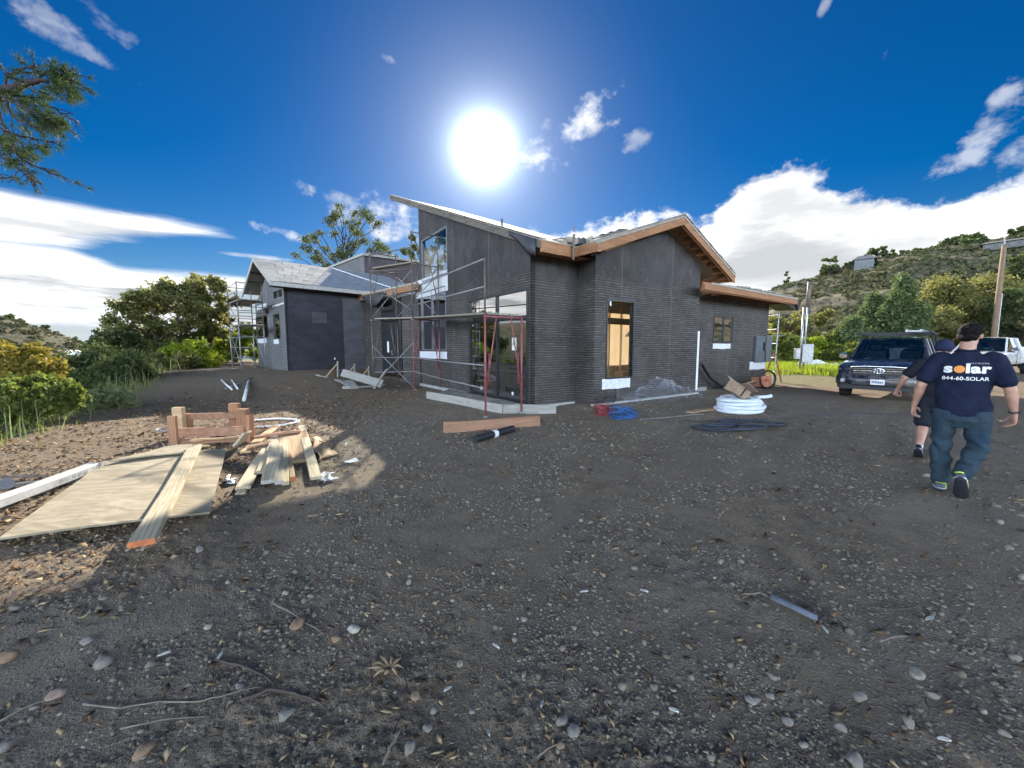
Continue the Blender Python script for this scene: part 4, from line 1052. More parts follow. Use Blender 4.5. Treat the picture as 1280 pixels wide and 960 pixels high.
# the big sheet of plywood, held up a hand's breadth on hidden bearers
def sheet(name, pix, z, t, mat, label, cat):
    P = [G(x, y, z) for x, y in pix]; c = sum(P, Vector()) / 4; q = MB()
    n = 10; rows = []
    for i in range(n + 1):
        for j in range(n + 1):
            a, b_ = i / n, j / n
            p = P[0] * (1 - a) * (1 - b_) + P[1] * a * (1 - b_) + P[2] * a * b_ + P[3] * (1 - a) * b_
            p = p + Vector((0, 0, .012 * math.sin(a * 3.1) + .01 * math.sin(b_ * 5 + 1))); rows.append(p - c)
    N = (n + 1) ** 2
    b0 = q.pts(rows); b1 = q.pts([p - Vector((0, 0, t)) for p in rows]); F = []
    for i in range(n):
        for j in range(n):
            a = i * (n + 1) + j; F.append((b0 + a, b0 + a + n + 1, b0 + a + n + 2, b0 + a + 1)); F.append((b1 + a, b1 + a + 1, b1 + a + n + 2, b1 + a + n + 1))
    def edge(idx):
        for u_, v_ in zip(idx[:-1], idx[1:]): F.append((b0 + u_, b0 + v_, b1 + v_, b1 + u_))
    edge([j for j in range(n + 1)]); edge([n * (n + 1) + j for j in range(n + 1)]); edge([i * (n + 1) for i in range(n + 1)]); edge([i * (n + 1) + n for i in range(n + 1)])
    q.f += F; q.mi += [0] * len(F)
    o = q.part(name, mat, None); o.location = c; return tag(o, label, cat)
sheet('plywood_sheet', ((-2, 674), (262, 641), (283, 560), (128, 577)), .09, .018, T['sheet'], 'large weathered plywood sheet lying raised off the dirt under the long board', 'plywood')
sheet('plywood_sheet', ((136, 577), (232, 566), (240, 555), (205, 558)), .12, .018, T['sheet'], 'smaller plywood offcut behind the big sheet, striped by post shadows', 'plywood')
timber('bearer_block', G(60, 660, 0.0), G(240, 628, .0), .09, .06, T['grey'], 'grey timber bearer hidden in shade under the front edge of the plywood', 'timber')
def bd(name, x0, y0, z0, x1, y1, z1, w, t, mat, label, **k):
    return timber(name, G(x0, y0, z0), G(x1, y1, z1), w, t, mat, label, **k)
bd('long_board', 177, 684, .15, 245, 560, .125, .145, .045, T['weath'], 'long weathered plank lying across the plywood, its red cut end towards the camera', endmat=T['end'])
# white cap channel / plastic beam at the left edge
p0, p1 = G(-60, 655, .06), G(118, 588, .05)
o = timber('vinyl_beam', p0, p1, .13, .09, simple('dull_vinyl', (.52, .51, .48), .5, 0, .12, 5, .1, dirt=(.36, .33, .28)), 'long white vinyl beam with printed lettering beside the plywood sheet', 'beam', warp=.002)
rot, L = oriented(p0, p1)
q = MB()
for k in range(9):                       # faded print along its side, illegible in the photograph
    x = L * .62 + k * .085 + (.05 if k > 4 else 0); q.box(x, x + .05, -.0665, -.066, .03, .065)
q.part('print_mark', simple('faded_print', (.35, .35, .36), .6), o)
q = MB(); q.box(L - .03, L + .004, -.07, .07, -.004, .097); q.part('end_bracket', M['galv'], o)
for k, (a, b_, mt, lb) in enumerate((((-60, 617, -10, 0), (68, 602), M['galv'], 'grey metal stud lying behind the white vinyl beam'), ((-60, 632, 0, 0), (48, 612), M['galv'], 'grey metal stud lying closest behind the white vinyl beam'), ((-60, 600), (60, 596), M['brownsteel'], 'thin rusty bar lying on the dirt beyond the metal studs'))):
    timber('metal_stud', G(a[0], a[1], .02), G(b_[0], b_[1], .015), .05 if k < 2 else .02, .03, mt, lb, 'metal bar', warp=.001)
pc = G(4, 618, .0)
q = MB(); q.tube([pc + Vector((-.15, 0, .06)), pc + Vector((0, 0, .09)), pc + Vector((.06, -.02, .11))], [.05, .055, .05], 10); q.tube([pc + Vector((.05, -.02, .11)), pc + Vector((.09, -.03, .13))], [.062, .062], 10)
q.solo('spotlight', [M['greysteel']], 'small white and black lamp fitting lying at the left edge by the metal studs', 'lamp fitting')
# scraps of board right of the plywood
brd = 'loose boards lying in the sun right of the plywood'
bd('board', 304, 612, .02, 345, 545, .05, .14, .04, T['weath'], 'wide pale board, leftmost of the loose boards right of the plywood', group=brd)
bd('board', 327, 592, .06, 343, 553, .10, .11, .04, T['weath'], 'short pale board tucked between the leftmost board and the narrow pair', group=brd)
bd('board', 337, 604, .11, 346, 556, .12, .15, .04, T['weath'], 'short wide board lying on top of the stack right of the plywood', group=brd, endmat=T['grey'])
bd('board', 349, 606, .09, 351, 556, .12, .085, .04, T['weath'], 'narrow pale board, middle of the stacked pair', group=brd, endmat=T['grey'])
bd('board', 357, 607, .05, 356, 553, .10, .07, .04, T['weath'], 'narrow pale board at the right side of the stacked pair', group=brd)
bd('board', 366, 603, .03, 359, 556, .06, .055, .06, T['new'], 'slim brownish batten leaning beside the stacked boards', group=brd, endmat=T['end'])
bd('board', 395, 600, .03, 377, 534, .06, .12, .035, T['weath'], 'long pale board at the right end, reaching into the shade', group=brd)
bd('board', 372, 580, .0, 366, 543, .05, .42, .05, T['new'], 'wide sawn slab crossing under the right-hand long board', group=brd)
bd('board', 318, 548, .10, 375, 540, .11, .10, .04, T['redx'], 'brown cross board lying behind the stacked boards', group=brd)
bd('board', 312, 560, .05, 340, 553, .12, .17, .025, T['redx'], 'short brown board lying skewed on the stacked boards', group=brd)
bd('board', 307, 566, .02, 345, 533, .02, .14, .03, T['new'], 'yellow board in the sun behind the stacked boards', group=brd)
bd('board', 297, 557, .05, 311, 541, .25, .16, .035, T['weath'], 'short board leaned against the right post of the frame', group=brd)
bd('board', 237, 562, .03, 262, 558, .03, .10, .03, T['new'], 'small yellow offcut on the ground before the frame', group=brd)
bd('board', 240, 556, .03, 305, 551, .03, .09, .06, T['redx'], 'dark board lying at the foot of the timber frame', group=brd)
bd('board', 238, 552, .10, 300, 547, .10, .05, .03, T['new'], 'sunlit strip of board resting on the dark board before the frame', group=brd)
bd('board', 300, 618, .01, 312, 600, .02, .09, .02, T['weath'], 'splintered pale scrap in front of the leftmost loose board', group=brd)
# crumpled yellow membrane and blue-grey scrap
def crumple(name, pix, amp, mat, label, cat, z=.02, n=9):
    P = [G(x, y, z) for x, y in pix]; c = sum(P, Vector()) / 4; q = MB(); R_ = []
    for i in range(n + 1):
        for j in range(n + 1):
            a, b_ = i / n, j / n; p = P[0] * (1 - a) * (1 - b_) + P[1] * a * (1 - b_) + P[2] * a * b_ + P[3] * (1 - a) * b_
            e = .035 * math.sin(9 * a + 5 * b_) if i in (0, n) or j in (0, n) else 0
            R_.append(p - c + Vector((e, e * .6, abs(amp * (.5 + .5 * math.sin(a * 7 + b_ * 3 + len(name))) * math.sin(b_ * 6 + a * 2)))))
    b0 = q.pts(R_)
    for i in range(n):
        for j in range(n):
            a = i * (n + 1) + j; q.f.append((b0 + a, b0 + a + 1, b0 + a + n + 2, b0 + a + n + 1)); q.mi.append(0)
    o = q.part(name, mat, None, smooth=True); o.location = c
    s_ = o.modifiers.new('thickness', 'SOLIDIFY'); s_.thickness = .004
    return tag(o, label, cat)
crumple('membrane_scrap', ((388, 548), (398, 578), (420, 567), (412, 552)), .05, T['new'], 'crumpled tan sheet lying flat right of the long pale board', 'membrane')
crumple('membrane_scrap', ((398, 594), (404, 606), (420, 598), (412, 589)), .03, simple('grey_blue_scrap', (.16, .18, .23), .6), 'grey-blue scrap of sheet at the foot of the right-hand board', 'membrane')
crumple('metal_flashing', ((280, 598), (283, 606), (297, 604), (290, 598)), .05, M['galv'], 'small bent metal flashing near the sheet corner', 'flashing')

# low frame of redwood posts joined by rails
pa_, pb_ = G(222, 556), G(313, 551)
fr = thing('post_frame', 'low frame of reddish timber posts and rails standing behind the plywood', 'timber frame', (pa_ + pb_) / 2)
off = Vector(fr.location)
def postp(px, py, zt, w, d, nm='post', mt=None, tilt=0):
    p = G(px, py); zz = AT(px, zt, p.y).z; q = MB()
    c = p - off; q.hexa([(c.x - w / 2, c.y - d / 2, c.z - .02), (c.x + w / 2, c.y - d / 2, c.z - .02), (c.x + w / 2, c.y + d / 2, c.z - .02), (c.x - w / 2, c.y + d / 2, c.z - .02),
            (c.x - w / 2 + tilt, c.y - d / 2, zz - off.z), (c.x + w / 2 + tilt, c.y - d / 2, zz - off.z), (c.x + w / 2 + tilt, c.y + d / 2, zz - off.z), (c.x - w / 2 + tilt, c.y + d / 2, zz - off.z)])
    return q.part(nm, mt or T['red'], fr, bev=.006)
postp(218, 557, 520, .13, .05); postp(226, 547, 509, .17, .09, mt=T['new']); q_ = postp(233, 545, 517, .19, .12)
postp(295, 540, 504, .17, .09); postp(305, 542, 511, .18, .12); postp(314, 553, 518, .06, .12)
for (x0, y0, Ya, x1, y1, Yb, w, t) in ((229, 521, 6.62, 297, 519, 6.85, .05, .11), (224, 541, 6.25, 305, 538, 6.40, .05, .15), (222, 553, 6.05, 311, 549, 6.15, .06, .08)):
    a_, b_ = AT(x0, y0, Ya), AT(x1, y1, Yb); q = MB(); q.beam(a_ - off, b_ - off, w, t); q.part('rail', T['redx'], fr, bev=.004)
# pipe coil on the ground behind the frame
def coil(name, c, r, n, tr, mat, label, cat, hgt=.0, sq=.7, jit=.05, rot=0, tail=None, seg=6, group=None):
    q = MB(); P = []
    N = n * 20
    for k in range(N + 1):
        t = 2 * math.pi * k / 20; rr_ = r * (1 + jit * math.sin(t * .37 + n) + jit * .6 * math.sin(t * 1.31))
        x, y = rr_ * math.cos(t), rr_ * sq * math.sin(t)
        lp = k // 20; ox, oy = jit * r * .6 * math.sin(lp * 2.4 + .3 * math.sin(t)), jit * r * .5 * math.cos(lp * 1.7); tl = hgt * .45 * math.sin(t + lp * 1.9)
        P.append(c + Vector((ox + x * math.cos(rot) - y * math.sin(rot), oy + x * math.sin(rot) + y * math.cos(rot), max(tr, tr + hgt * (.15 + .7 * k / N) + tl + .012 * abs(math.sin(t * .5))))))
    if tail: P += [Vector(p) for p in tail]
    q.tube(P, tr, seg); return q.solo(name, mat, label, cat, group=group, smooth=True)
coil('pipe_coil', G(335, 530), .55, 2, .013, M['white'], 'white tubing looped on sunlit dirt right of the post frame', 'tubing', .02, .8)
coil('pipe_coil', G(214, 538), .24, 2, .011, M['greysteel'], 'grey tubing looped on the ground left of the post frame', 'tubing', .02, .8)
# white pipes lying in the shade
for k, (a, b_, r_, mt, lb) in enumerate((((277, 475), (290, 487), .03, M['white'], 'short white pipe, left of the two that touch the long grey bar'), ((290, 475), (297, 486), .03, M['white'], 'short white pipe, right of the two that touch the long grey bar'), ((281, 486), (316, 472), .022, M['greysteel'], 'long grey bar crossing the two short white pipes'), ((305, 500), (311, 476), .045, M['white'], 'thick white pipe lying towards the camera above the post frame'))):
    q = MB(); q.tube([G(*a, r_), G(*b_, r_)], r_, 8); q.solo('pipe', mt, lb, 'pipe', group='pipes lying in the shade before the left wing', smooth=True)

# kicker braces and short boards by the entry forms
for k, (x, y) in enumerate(((417, 471), (438, 474), (456, 477))):
    p = G(x, y); t = thing('kicker_brace', ['leftmost triangular timber kicker brace before the entry', 'middle triangular timber kicker brace before the entry', 'rightmost triangular timber kicker brace before the entry'][k], 'brace', p, 0, 'kicker braces along the entry form')
    q = MB(); q.beam((-.25, -.1, .02), (.12, .1, .52), .09, .04); q.part('strut', T['new'], t)
    q = MB(); q.beam((.12, .12, -.02), (.14, .12, .62), .09, .04); q.part('stake', T['grey'], t)
bd('board', 428, 466, .28, 478, 480, .22, .30, .04, T['grey'], 'grey form board on edge behind the kicker braces', up=(0, -1, .3), group='boards by the entry forms')
bd('board', 421, 475, .10, 436, 482, .12, .18, .035, T['grey'], 'short grey board lying before the left kicker brace', group='boards by the entry forms')
bd('board', 436, 476, .13, 442, 484, .10, .26, .035, T['grey'], 'square grey offcut lying between the kicker braces', group='boards by the entry forms')
bd('board', 428, 486, .0, 448, 486, .0, .12, .10, T['grey'], 'grey block under the offcuts before the entry', group='boards by the entry forms')
bd('board', 448, 485, .03, 480, 482, .06, .10, .05, T['grey'], 'long grey batten right of the offcuts before the entry', group='boards by the entry forms')
bd('board', 468, 486, .05, 484, 462, .8, .07, .04, T['grey'], 'thin batten leaning up against the scaffold foot', group='boards by the entry forms')
bd('board', 396, 469, .02, 409, 472, .02, .12, .02, T['grey'], 'short pale strip lying before the dark left wing', group='boards by the entry forms')

# concrete forms at the glass doors
f0, f1, f2 = G(537, 497), G(627, 516), G(697, 508)
bd('form_board', 534, 498, .0, 628, 517, .0, .05, .22, T['grey'], 'grey form board on edge along the slab in front of the doors', group='form boards at the slab')
bd('form_board', 629, 517, .0, 695, 517, .0, .05, .22, T['grey'], 'grey form board on edge at the right corner of the slab', group='form boards at the slab')
q = MB(); off_ = (f0 + f1) / 2
P = [f0 + Vector((.1, .1, .05)), f1 + Vector((.0, .12, .05)), G(690, 512, .05) , hl([0, 0, 0]) * 0 + HM @ Vector((-.11, .05, .05)), HM @ Vector((-.11, 4.6, .05))]
q.prism(P, (0, 0, .05)); q.solo('slab_fill', simple('slab_fill', (.20, .18, .16), .9, 0, .35, 4, .6, .02), 'rough gravel fill inside the form boards before the glass doors', 'gravel fill', kind='structure')
bd('timber_beam', 555, 541, .0, 674, 532, .0, .10, .20, T['redx'], 'long reddish timber beam on edge in front of the scaffold foot', endmat=T['new'])
pa_, pb_ = G(594, 549, .06), G(641, 536, .06)
q = MB(); q.tube([pa_, pb_], .065, 14); o = q.solo('pipe_roll', M['black'], 'black plastic pipe with a white band lying before the timber beam', 'pipe', smooth=False)
q = MB(); cc = pa_.lerp(pb_, .48) - o.location; dd = (pb_ - pa_).normalized(); q.tube([cc - dd * .05, cc + dd * .05], .068, 14); q.part('label_band', M['white'], o)
for (x, y) in ((700, 512), (665, 543), (641, 545)):
    pass
# hoses and cords
coil('hose_coil', G(752, 519), .13, 6, .013, simple('red_hose', (.30, .045, .05), .45), 'red air hose coiled in a heap left of the blue hose', 'hose', .20, .85, .45)
coil('hose_coil', G(778, 523), .21, 10, .010, simple('blue_hose', (.025, .11, .33), .4), 'bright blue hose piled in loops by the facade corner', 'hose', .20, .85, .42, .4)
coil('wire_coil', G(755, 507), .30, 4, .008, M['black'], 'thin black wire looped against the wall behind the red hose', 'wire', .35, .5, .1, .3)
cord = simple('black_cord', (.03, .036, .052), .35)
for k, (x, y, r_, n_, ro) in enumerate(((912, 536, .60, 3, .1), (935, 531, .62, 2, -.2), (902, 538, .42, 2, .5))):
    coil('cord_loops', G(x, y), r_, n_, .017, cord, ['black cord in wide loops on the dirt before the white coil', 'black cord loop reaching furthest right on the dirt', 'smaller black cord loop at the left of the cord heap'][k], 'cord', .03, .42, .16, ro, group='cord loops on the dirt')
q = MB(); q.tube([G(800 + k * 26, 524 + 3.5 * math.sin(k * .45) - k * .35, .012) for k in range(15)], .010, 6); q.solo('cord', cord, 'single black cord running across the dirt towards the trucks', 'cord', smooth=True)
q = MB(); q.tube([G(960 + k * 16, 466 - k * .4, .03) for k in range(6)], .045, 6); q.solo('black_hose', M['black'], 'black drain hose lying across the grass behind the low wing corner', 'hose', smooth=True)
# white pipe coil with a cardboard box on it
pc = G(924, 514); q = MB()
P = []
for k in range(9 * 24 + 1):
    t = 2 * math.pi * k / 24; lay = k / (9 * 24); ring = int(k / 24)
    r_ = (.50, .44, .38, .49, .42, .47, .40, .45, .38, .38)[ring] + .03 * math.sin(t * .7 + ring); P.append(pc + Vector((r_ * math.cos(t), r_ * math.sin(t), .05 + .30 * (ring / 9.0) + .02 * math.sin(t * 1.3 + ring * 2))))
P += [pc + Vector((.62, -.05, .36)), pc + Vector((.72, -.1, .40))]
q.tube(P, .042, 8); q.solo('pipe_coil', simple('white_tubing', (.70, .74, .80), .4, 0, .08), 'big coil of white tubing under the cardboard box', 'tubing', smooth=True)
bx = thing('cardboard_box', 'open brown cardboard box tipped on top of the white tubing coil', 'box', pc + Vector((-.08, .1, .40)), 0, None, (R(16), R(28), R(24)))
crd = simple('cardboard', (.36, .25, .17), .85, 0, .15, 5, .15)
q = MB(); q.box(-.24, .24, -.16, .16, 0, .012)
for (a, b_, c_, d_) in ((-.24, .24, -.16, -.15), (-.24, .24, .15, .16), (-.24, -.23, -.15, .15), (.23, .24, -.15, .15)): q.box(a, b_, c_, d_, .012, .26)
q.part('carton', crd, bx)
for sgn in (-1, 1):
    q = MB(); q.hexa([(-.24, sgn * .16, .255), (.24, sgn * .16, .255), (.24, sgn * .165, .262), (-.24, sgn * .165, .262), (-.24, sgn * .30, .33), (.24, sgn * .30, .33), (.24, sgn * .30, .338), (-.24, sgn * .30, .338)]); q.part('flap', crd, bx)
q = MB(); q.box(-.02, .03, -.162, -.1605, 0.02, .25); q.part('tape_strip', M['frame_black'], bx)
# clear plastic sheeting against the wall foot
m, g, out = newmat('clear_film'); n_ = g.noise(objc(g), 1.8, 3, .6, dist=2.5); w_ = g.step(n_, .46, .66)
t_ = g.n('ShaderNodeBsdfTransparent'); df = g.n('ShaderNodeBsdfDiffuse'); df.inputs[0].default_value = (.72, .78, .86, 1); gl = g.n('ShaderNodeBsdfGlossy'); gl.inputs['Roughness'].default_value = .18
m1 = g.n('ShaderNodeMixShader'); g.put(m1.inputs[0], g.add(.05, g.mul(w_, .14))); g.put(m1.inputs[1], t_.outputs[0]); g.put(m1.inputs[2], df.outputs[0])
m2 = g.n('ShaderNodeMixShader'); m2.inputs[0].default_value = .07; g.put(m2.inputs[1], m1.outputs[0]); g.put(m2.inputs[2], gl.outputs[0]); g.put(out.inputs[0], m2.outputs[0]); film = m
q = MB(HM); A = []
for i in range(30):
    s_ = 1.1 + 3.9 * i / 29; row = []
    hgt = .14 + .48 * math.exp(-((s_ - 2.9) / 1.1) ** 2)
    for j in range(12):
        t = j / 11; out_ = .85 * (1 - t) ** 1.5 * (.8 + .2 * math.sin(s_ * 3)) + .05; zz = .02 + hgt * t ** 1.4 + .05 * math.sin(s_ * 11 + j * 1.7) * math.sin(j * 1.1 + s_ * 4) * (1 if j else .2)
        row.append((CX + s_ - .3 * (1 - t), CY - out_, max(zz, .012)))
    A.append(row)
q.loft(A, cap=False, closed_ring=False); q.solo('plastic_sheeting', film, 'crumpled clear plastic sheeting heaped along the foot of the gable wall', 'plastic sheet', smooth=True, fix=False)
bd('board', 800, 525, .0, 880, 518, .0, .025, .02, M['greysteel'], 'thin pale strip lying along the edge of the plastic sheeting', group='strips by the gable wall')
bd('board', 862, 516, .02, 897, 511, .02, .20, .03, T['new'], 'tan board lying between the plastic sheeting and the white coil', group='strips by the gable wall')
q = MB(); q.tube([HM @ Vector(p) for p in ((DX + .35, DY - .15, .95), (DX + .6, DY - .18, 1.0), (DX + 1.1, DY - .22, .5), (DX + 1.7, DY - .3, .18), (DX + 2.4, DY - .5, .12))], .06, 8); q.solo('drain_hose', M['black'], 'black corrugated hose leaning down the low wing wall', 'hose', smooth=True)
q = MB(); 
for k in range(3): q.box(0 + k * .33, .3 + k * .33, -.1 + .05 * k, .2, 0, .14 + .05 * (k % 2))
q.M = None; p_ = G(944, 484); q.v = [(a + p_.x - .3, b_ + p_.y + .1, c_ + p_.z) for a, b_, c_ in q.v]; q.solo('block_row', simple('pale_block', (.36, .31, .29), .85), 'row of pale blocks at the wall foot left of the bicycle wheel', 'blocks')
# wheel leaning by the corner
pw = G(959, 486); w = thing('wheelbarrow', 'wheelbarrow lying tipped up at the low wing corner, its black wheel showing', 'wheelbarrow', pw)
q = MB(); q.tube([(.33 * math.cos(t), .06 * math.cos(t), .36 + .33 * math.sin(t)) for t in [2 * math.pi * k / 28 for k in range(28)]], .036, 8, closed=True); tw = q.part('tyre', M['black'], w, smooth=True)
q = MB(); q.tube([(0, -.06, .36), (0, .06, .36)], .05, 10)
for k in range(6): a_ = k * math.pi / 3; q.tube([(0, 0, .36), (.31 * math.cos(a_), .05 * math.cos(a_), .36 + .31 * math.sin(a_))], .008, 5)
q.part('rim', simple('orange_rim', (.62, .22, .12), .5), tw)
q = MB(); q.hexa([(-.1, .15, .05), (.28, .15, .05), (.4, .5, .05), (-.2, .5, .05), (-.25, .12, .45), (.2, .12, .52), (.45, .6, .4), (-.3, .6, .4)]); q.part('tray', simple('orange_tray', (.60, .25, .16), .5), w)
q = MB(); q.beam((-.3, .2, .3), (-.9, .3, .12), .04, .04); q.beam((.1, .3, .05), (.7, .1, .1), .04, .04); q.part('handle', T['new'], w)
# white debris scraps
scr = [(412, 466), (398, 470), (440, 578), (432, 557)]
wh = simple('white_scrap', (.70, .70, .68), .7)
for k, (x, y) in enumerate(scr):
    p = G(x, y, .004); s_ = .03 + .025 * (k % 3); q = MB(); a_ = k * 1.1
    q.prism([p + Vector((s_ * math.cos(a_ + t) * (1.3 if i % 2 else .7), s_ * math.sin(a_ + t), .01 * i)) for i, t in enumerate((0, 1.2, 2.6, 3.8, 5.0))], (0, 0, .01))
    q.solo('paper_scrap', wh, ['white crumpled scrap by the dark left wing wall', 'pale flat scrap on the dirt before the dark wing', 'white torn scrap right of the tan membrane', 'small white scrap above the tan membrane', 'tiny white scrap by the lit strip near the dark pickup', 'white scrap on the dirt below the cord loops', 'faint white scrap on the dirt in the middle right', 'tiny white scrap on open dirt in the middle'][k], 'scrap', group='white scraps on the dirt')

# ------------------------------------------------------------------ poles beyond the house
pp = Vector((1.2457 * 27.5, 27.5, 0)); pp.z = H(pp.x, pp.y)
po = thing('utility_pole', 'tall brown wooden utility pole beside the white pickup', 'utility pole', pp)
zt = AT(1249, 306, 27.5).z - pp.z
q = MB(); q.tube([(0, 0, -.3), (.0, 0, zt * .5), (0, 0, zt)], [.17, .15, .125], 12); q.part('pole', wood('pole_wood', (.11, .07, .042), (.25, .17, .105), 'z', .85), po, smooth=True)
q = MB(); q.tube([(0, 0, zt), (-.05, 0, zt + .5)], .03, 6); q.tube([(.14, -.09, 1), (.13, -.08, zt * .6)], .035, 6); q.part('conduit', M['galv'], po)
p = AT(1000, 455, 22.0); p.z = H(p.x, p.y)
sp_ = thing('service_mast', 'grey metal service mast with a meter box beyond the low wing', 'utility mast', p)
zt = AT(1002, 352, p.y).z - p.z
q = MB(); q.tube([(0, 0, -.1), (0, 0, zt * .72)], .05, 8); q.tube([(.22, .02, -.1), (.22, .02, zt * .98)], .042, 8); q.part('mast', M['galv'], sp_, smooth=True)
q = MB(); q.tube([(.22, .02, zt * .72), (.24, .02, zt)], .10, 8); q.part('mast_head', M['brownsteel'], sp_, smooth=True)
q = MB(); q.box(.0, .62, -.14, .10, .5, 1.55); q.box(-.35, -.08, -.1, .08, .7, 1.3); q.part('meter_box', M['galv'], sp_, bev=.02)
pts = [AT(1249, 310, 27.5), AT(1120, 395, 60), AT(1002, 356, 22)]
# overhead wire from the pole
def wire(a, b, sag, label):
    q = MB(); q.tube([a.lerp(b, t / 12) - Vector((0, 0, sag * 4 * (t / 12) * (1 - t / 12))) for t in range(13)], .012, 4); q.solo('power_line', M['black'], label, 'wire')

# ------------------------------------------------------------------ pickup trucks (x forward, y left, z up)
def paint(name, c, rough=.18, dust=(.25, .22, .19), amt=.25):
    m, g, out = newmat(name); v = objc(g); sp = g.n('ShaderNodeSeparateXYZ'); g.put(sp.inputs[0], v)
    n = g.noise(v, 4, 6, .65); low = g.step(sp.outputs[2], .95, .35)
    d = g.mul(g.add(g.mul(low, .6), amt), g.step(n, .35, .65)); col = g.mix(d, c, dust)
    fin(g, out, col, g.add(rough, g.mul(d, .6)), .15, g.noise(v, 60, 2, .5), .03, .001, .5, .7); return m
CARM = dict(glass=glass_material('truck_glass', (.30, .36, .38), 2.6, 1.6), chrome=simple('chrome', (.75, .76, .78), .12, 1.0, .05, 5, .02), blk=simple('truck_black_trim', (.015, .015, .017), .5),
            lamp=glass_material('lamp_lens', (.8, .82, .84), 1.3), tyre=simple('tyre_rubber', (.022, .022, .024), .85, 0, .2, 20, .3), rim=simple('alloy_rim', (.45, .46, .48), .3, .9), refl=simple('lamp_reflector', (.7, .7, .72), .2, .9), plate=simple('plate_white', (.72, .72, .70), .5),
            seat=simple('seat_grey', (.10, .10, .105), .8), amber=simple('amber_lens', (.6, .2, .03), .3))
def ring_body(x, w, zb, zs, zt, crown, n=7):
    """cross-section at x: sill zb, shoulder zs, top zt with side width w and crowned top (closed ring, starting lower right)"""
    P = []
    hw = w / 2
    P += [(x, -hw * .93, zb), (x, -hw * .985, zb + (zs - zb) * .25), (x, -hw, zb + (zs - zb) * .6), (x, -hw * .99, zs), (x, -hw * .94, zs + (zt - zs) * .6)]
    for k in range(n): t = -1 + 2 * k / (n - 1); P.append((x, hw * .88 * t, zt + crown * (1 - t * t)))
    P += [(x, hw * .94, zs + (zt - zs) * .6), (x, hw * .99, zs), (x, hw, zb + (zs - zb) * .6), (x, hw * .985, zb + (zs - zb) * .25), (x, hw * .93, zb)]
    return P
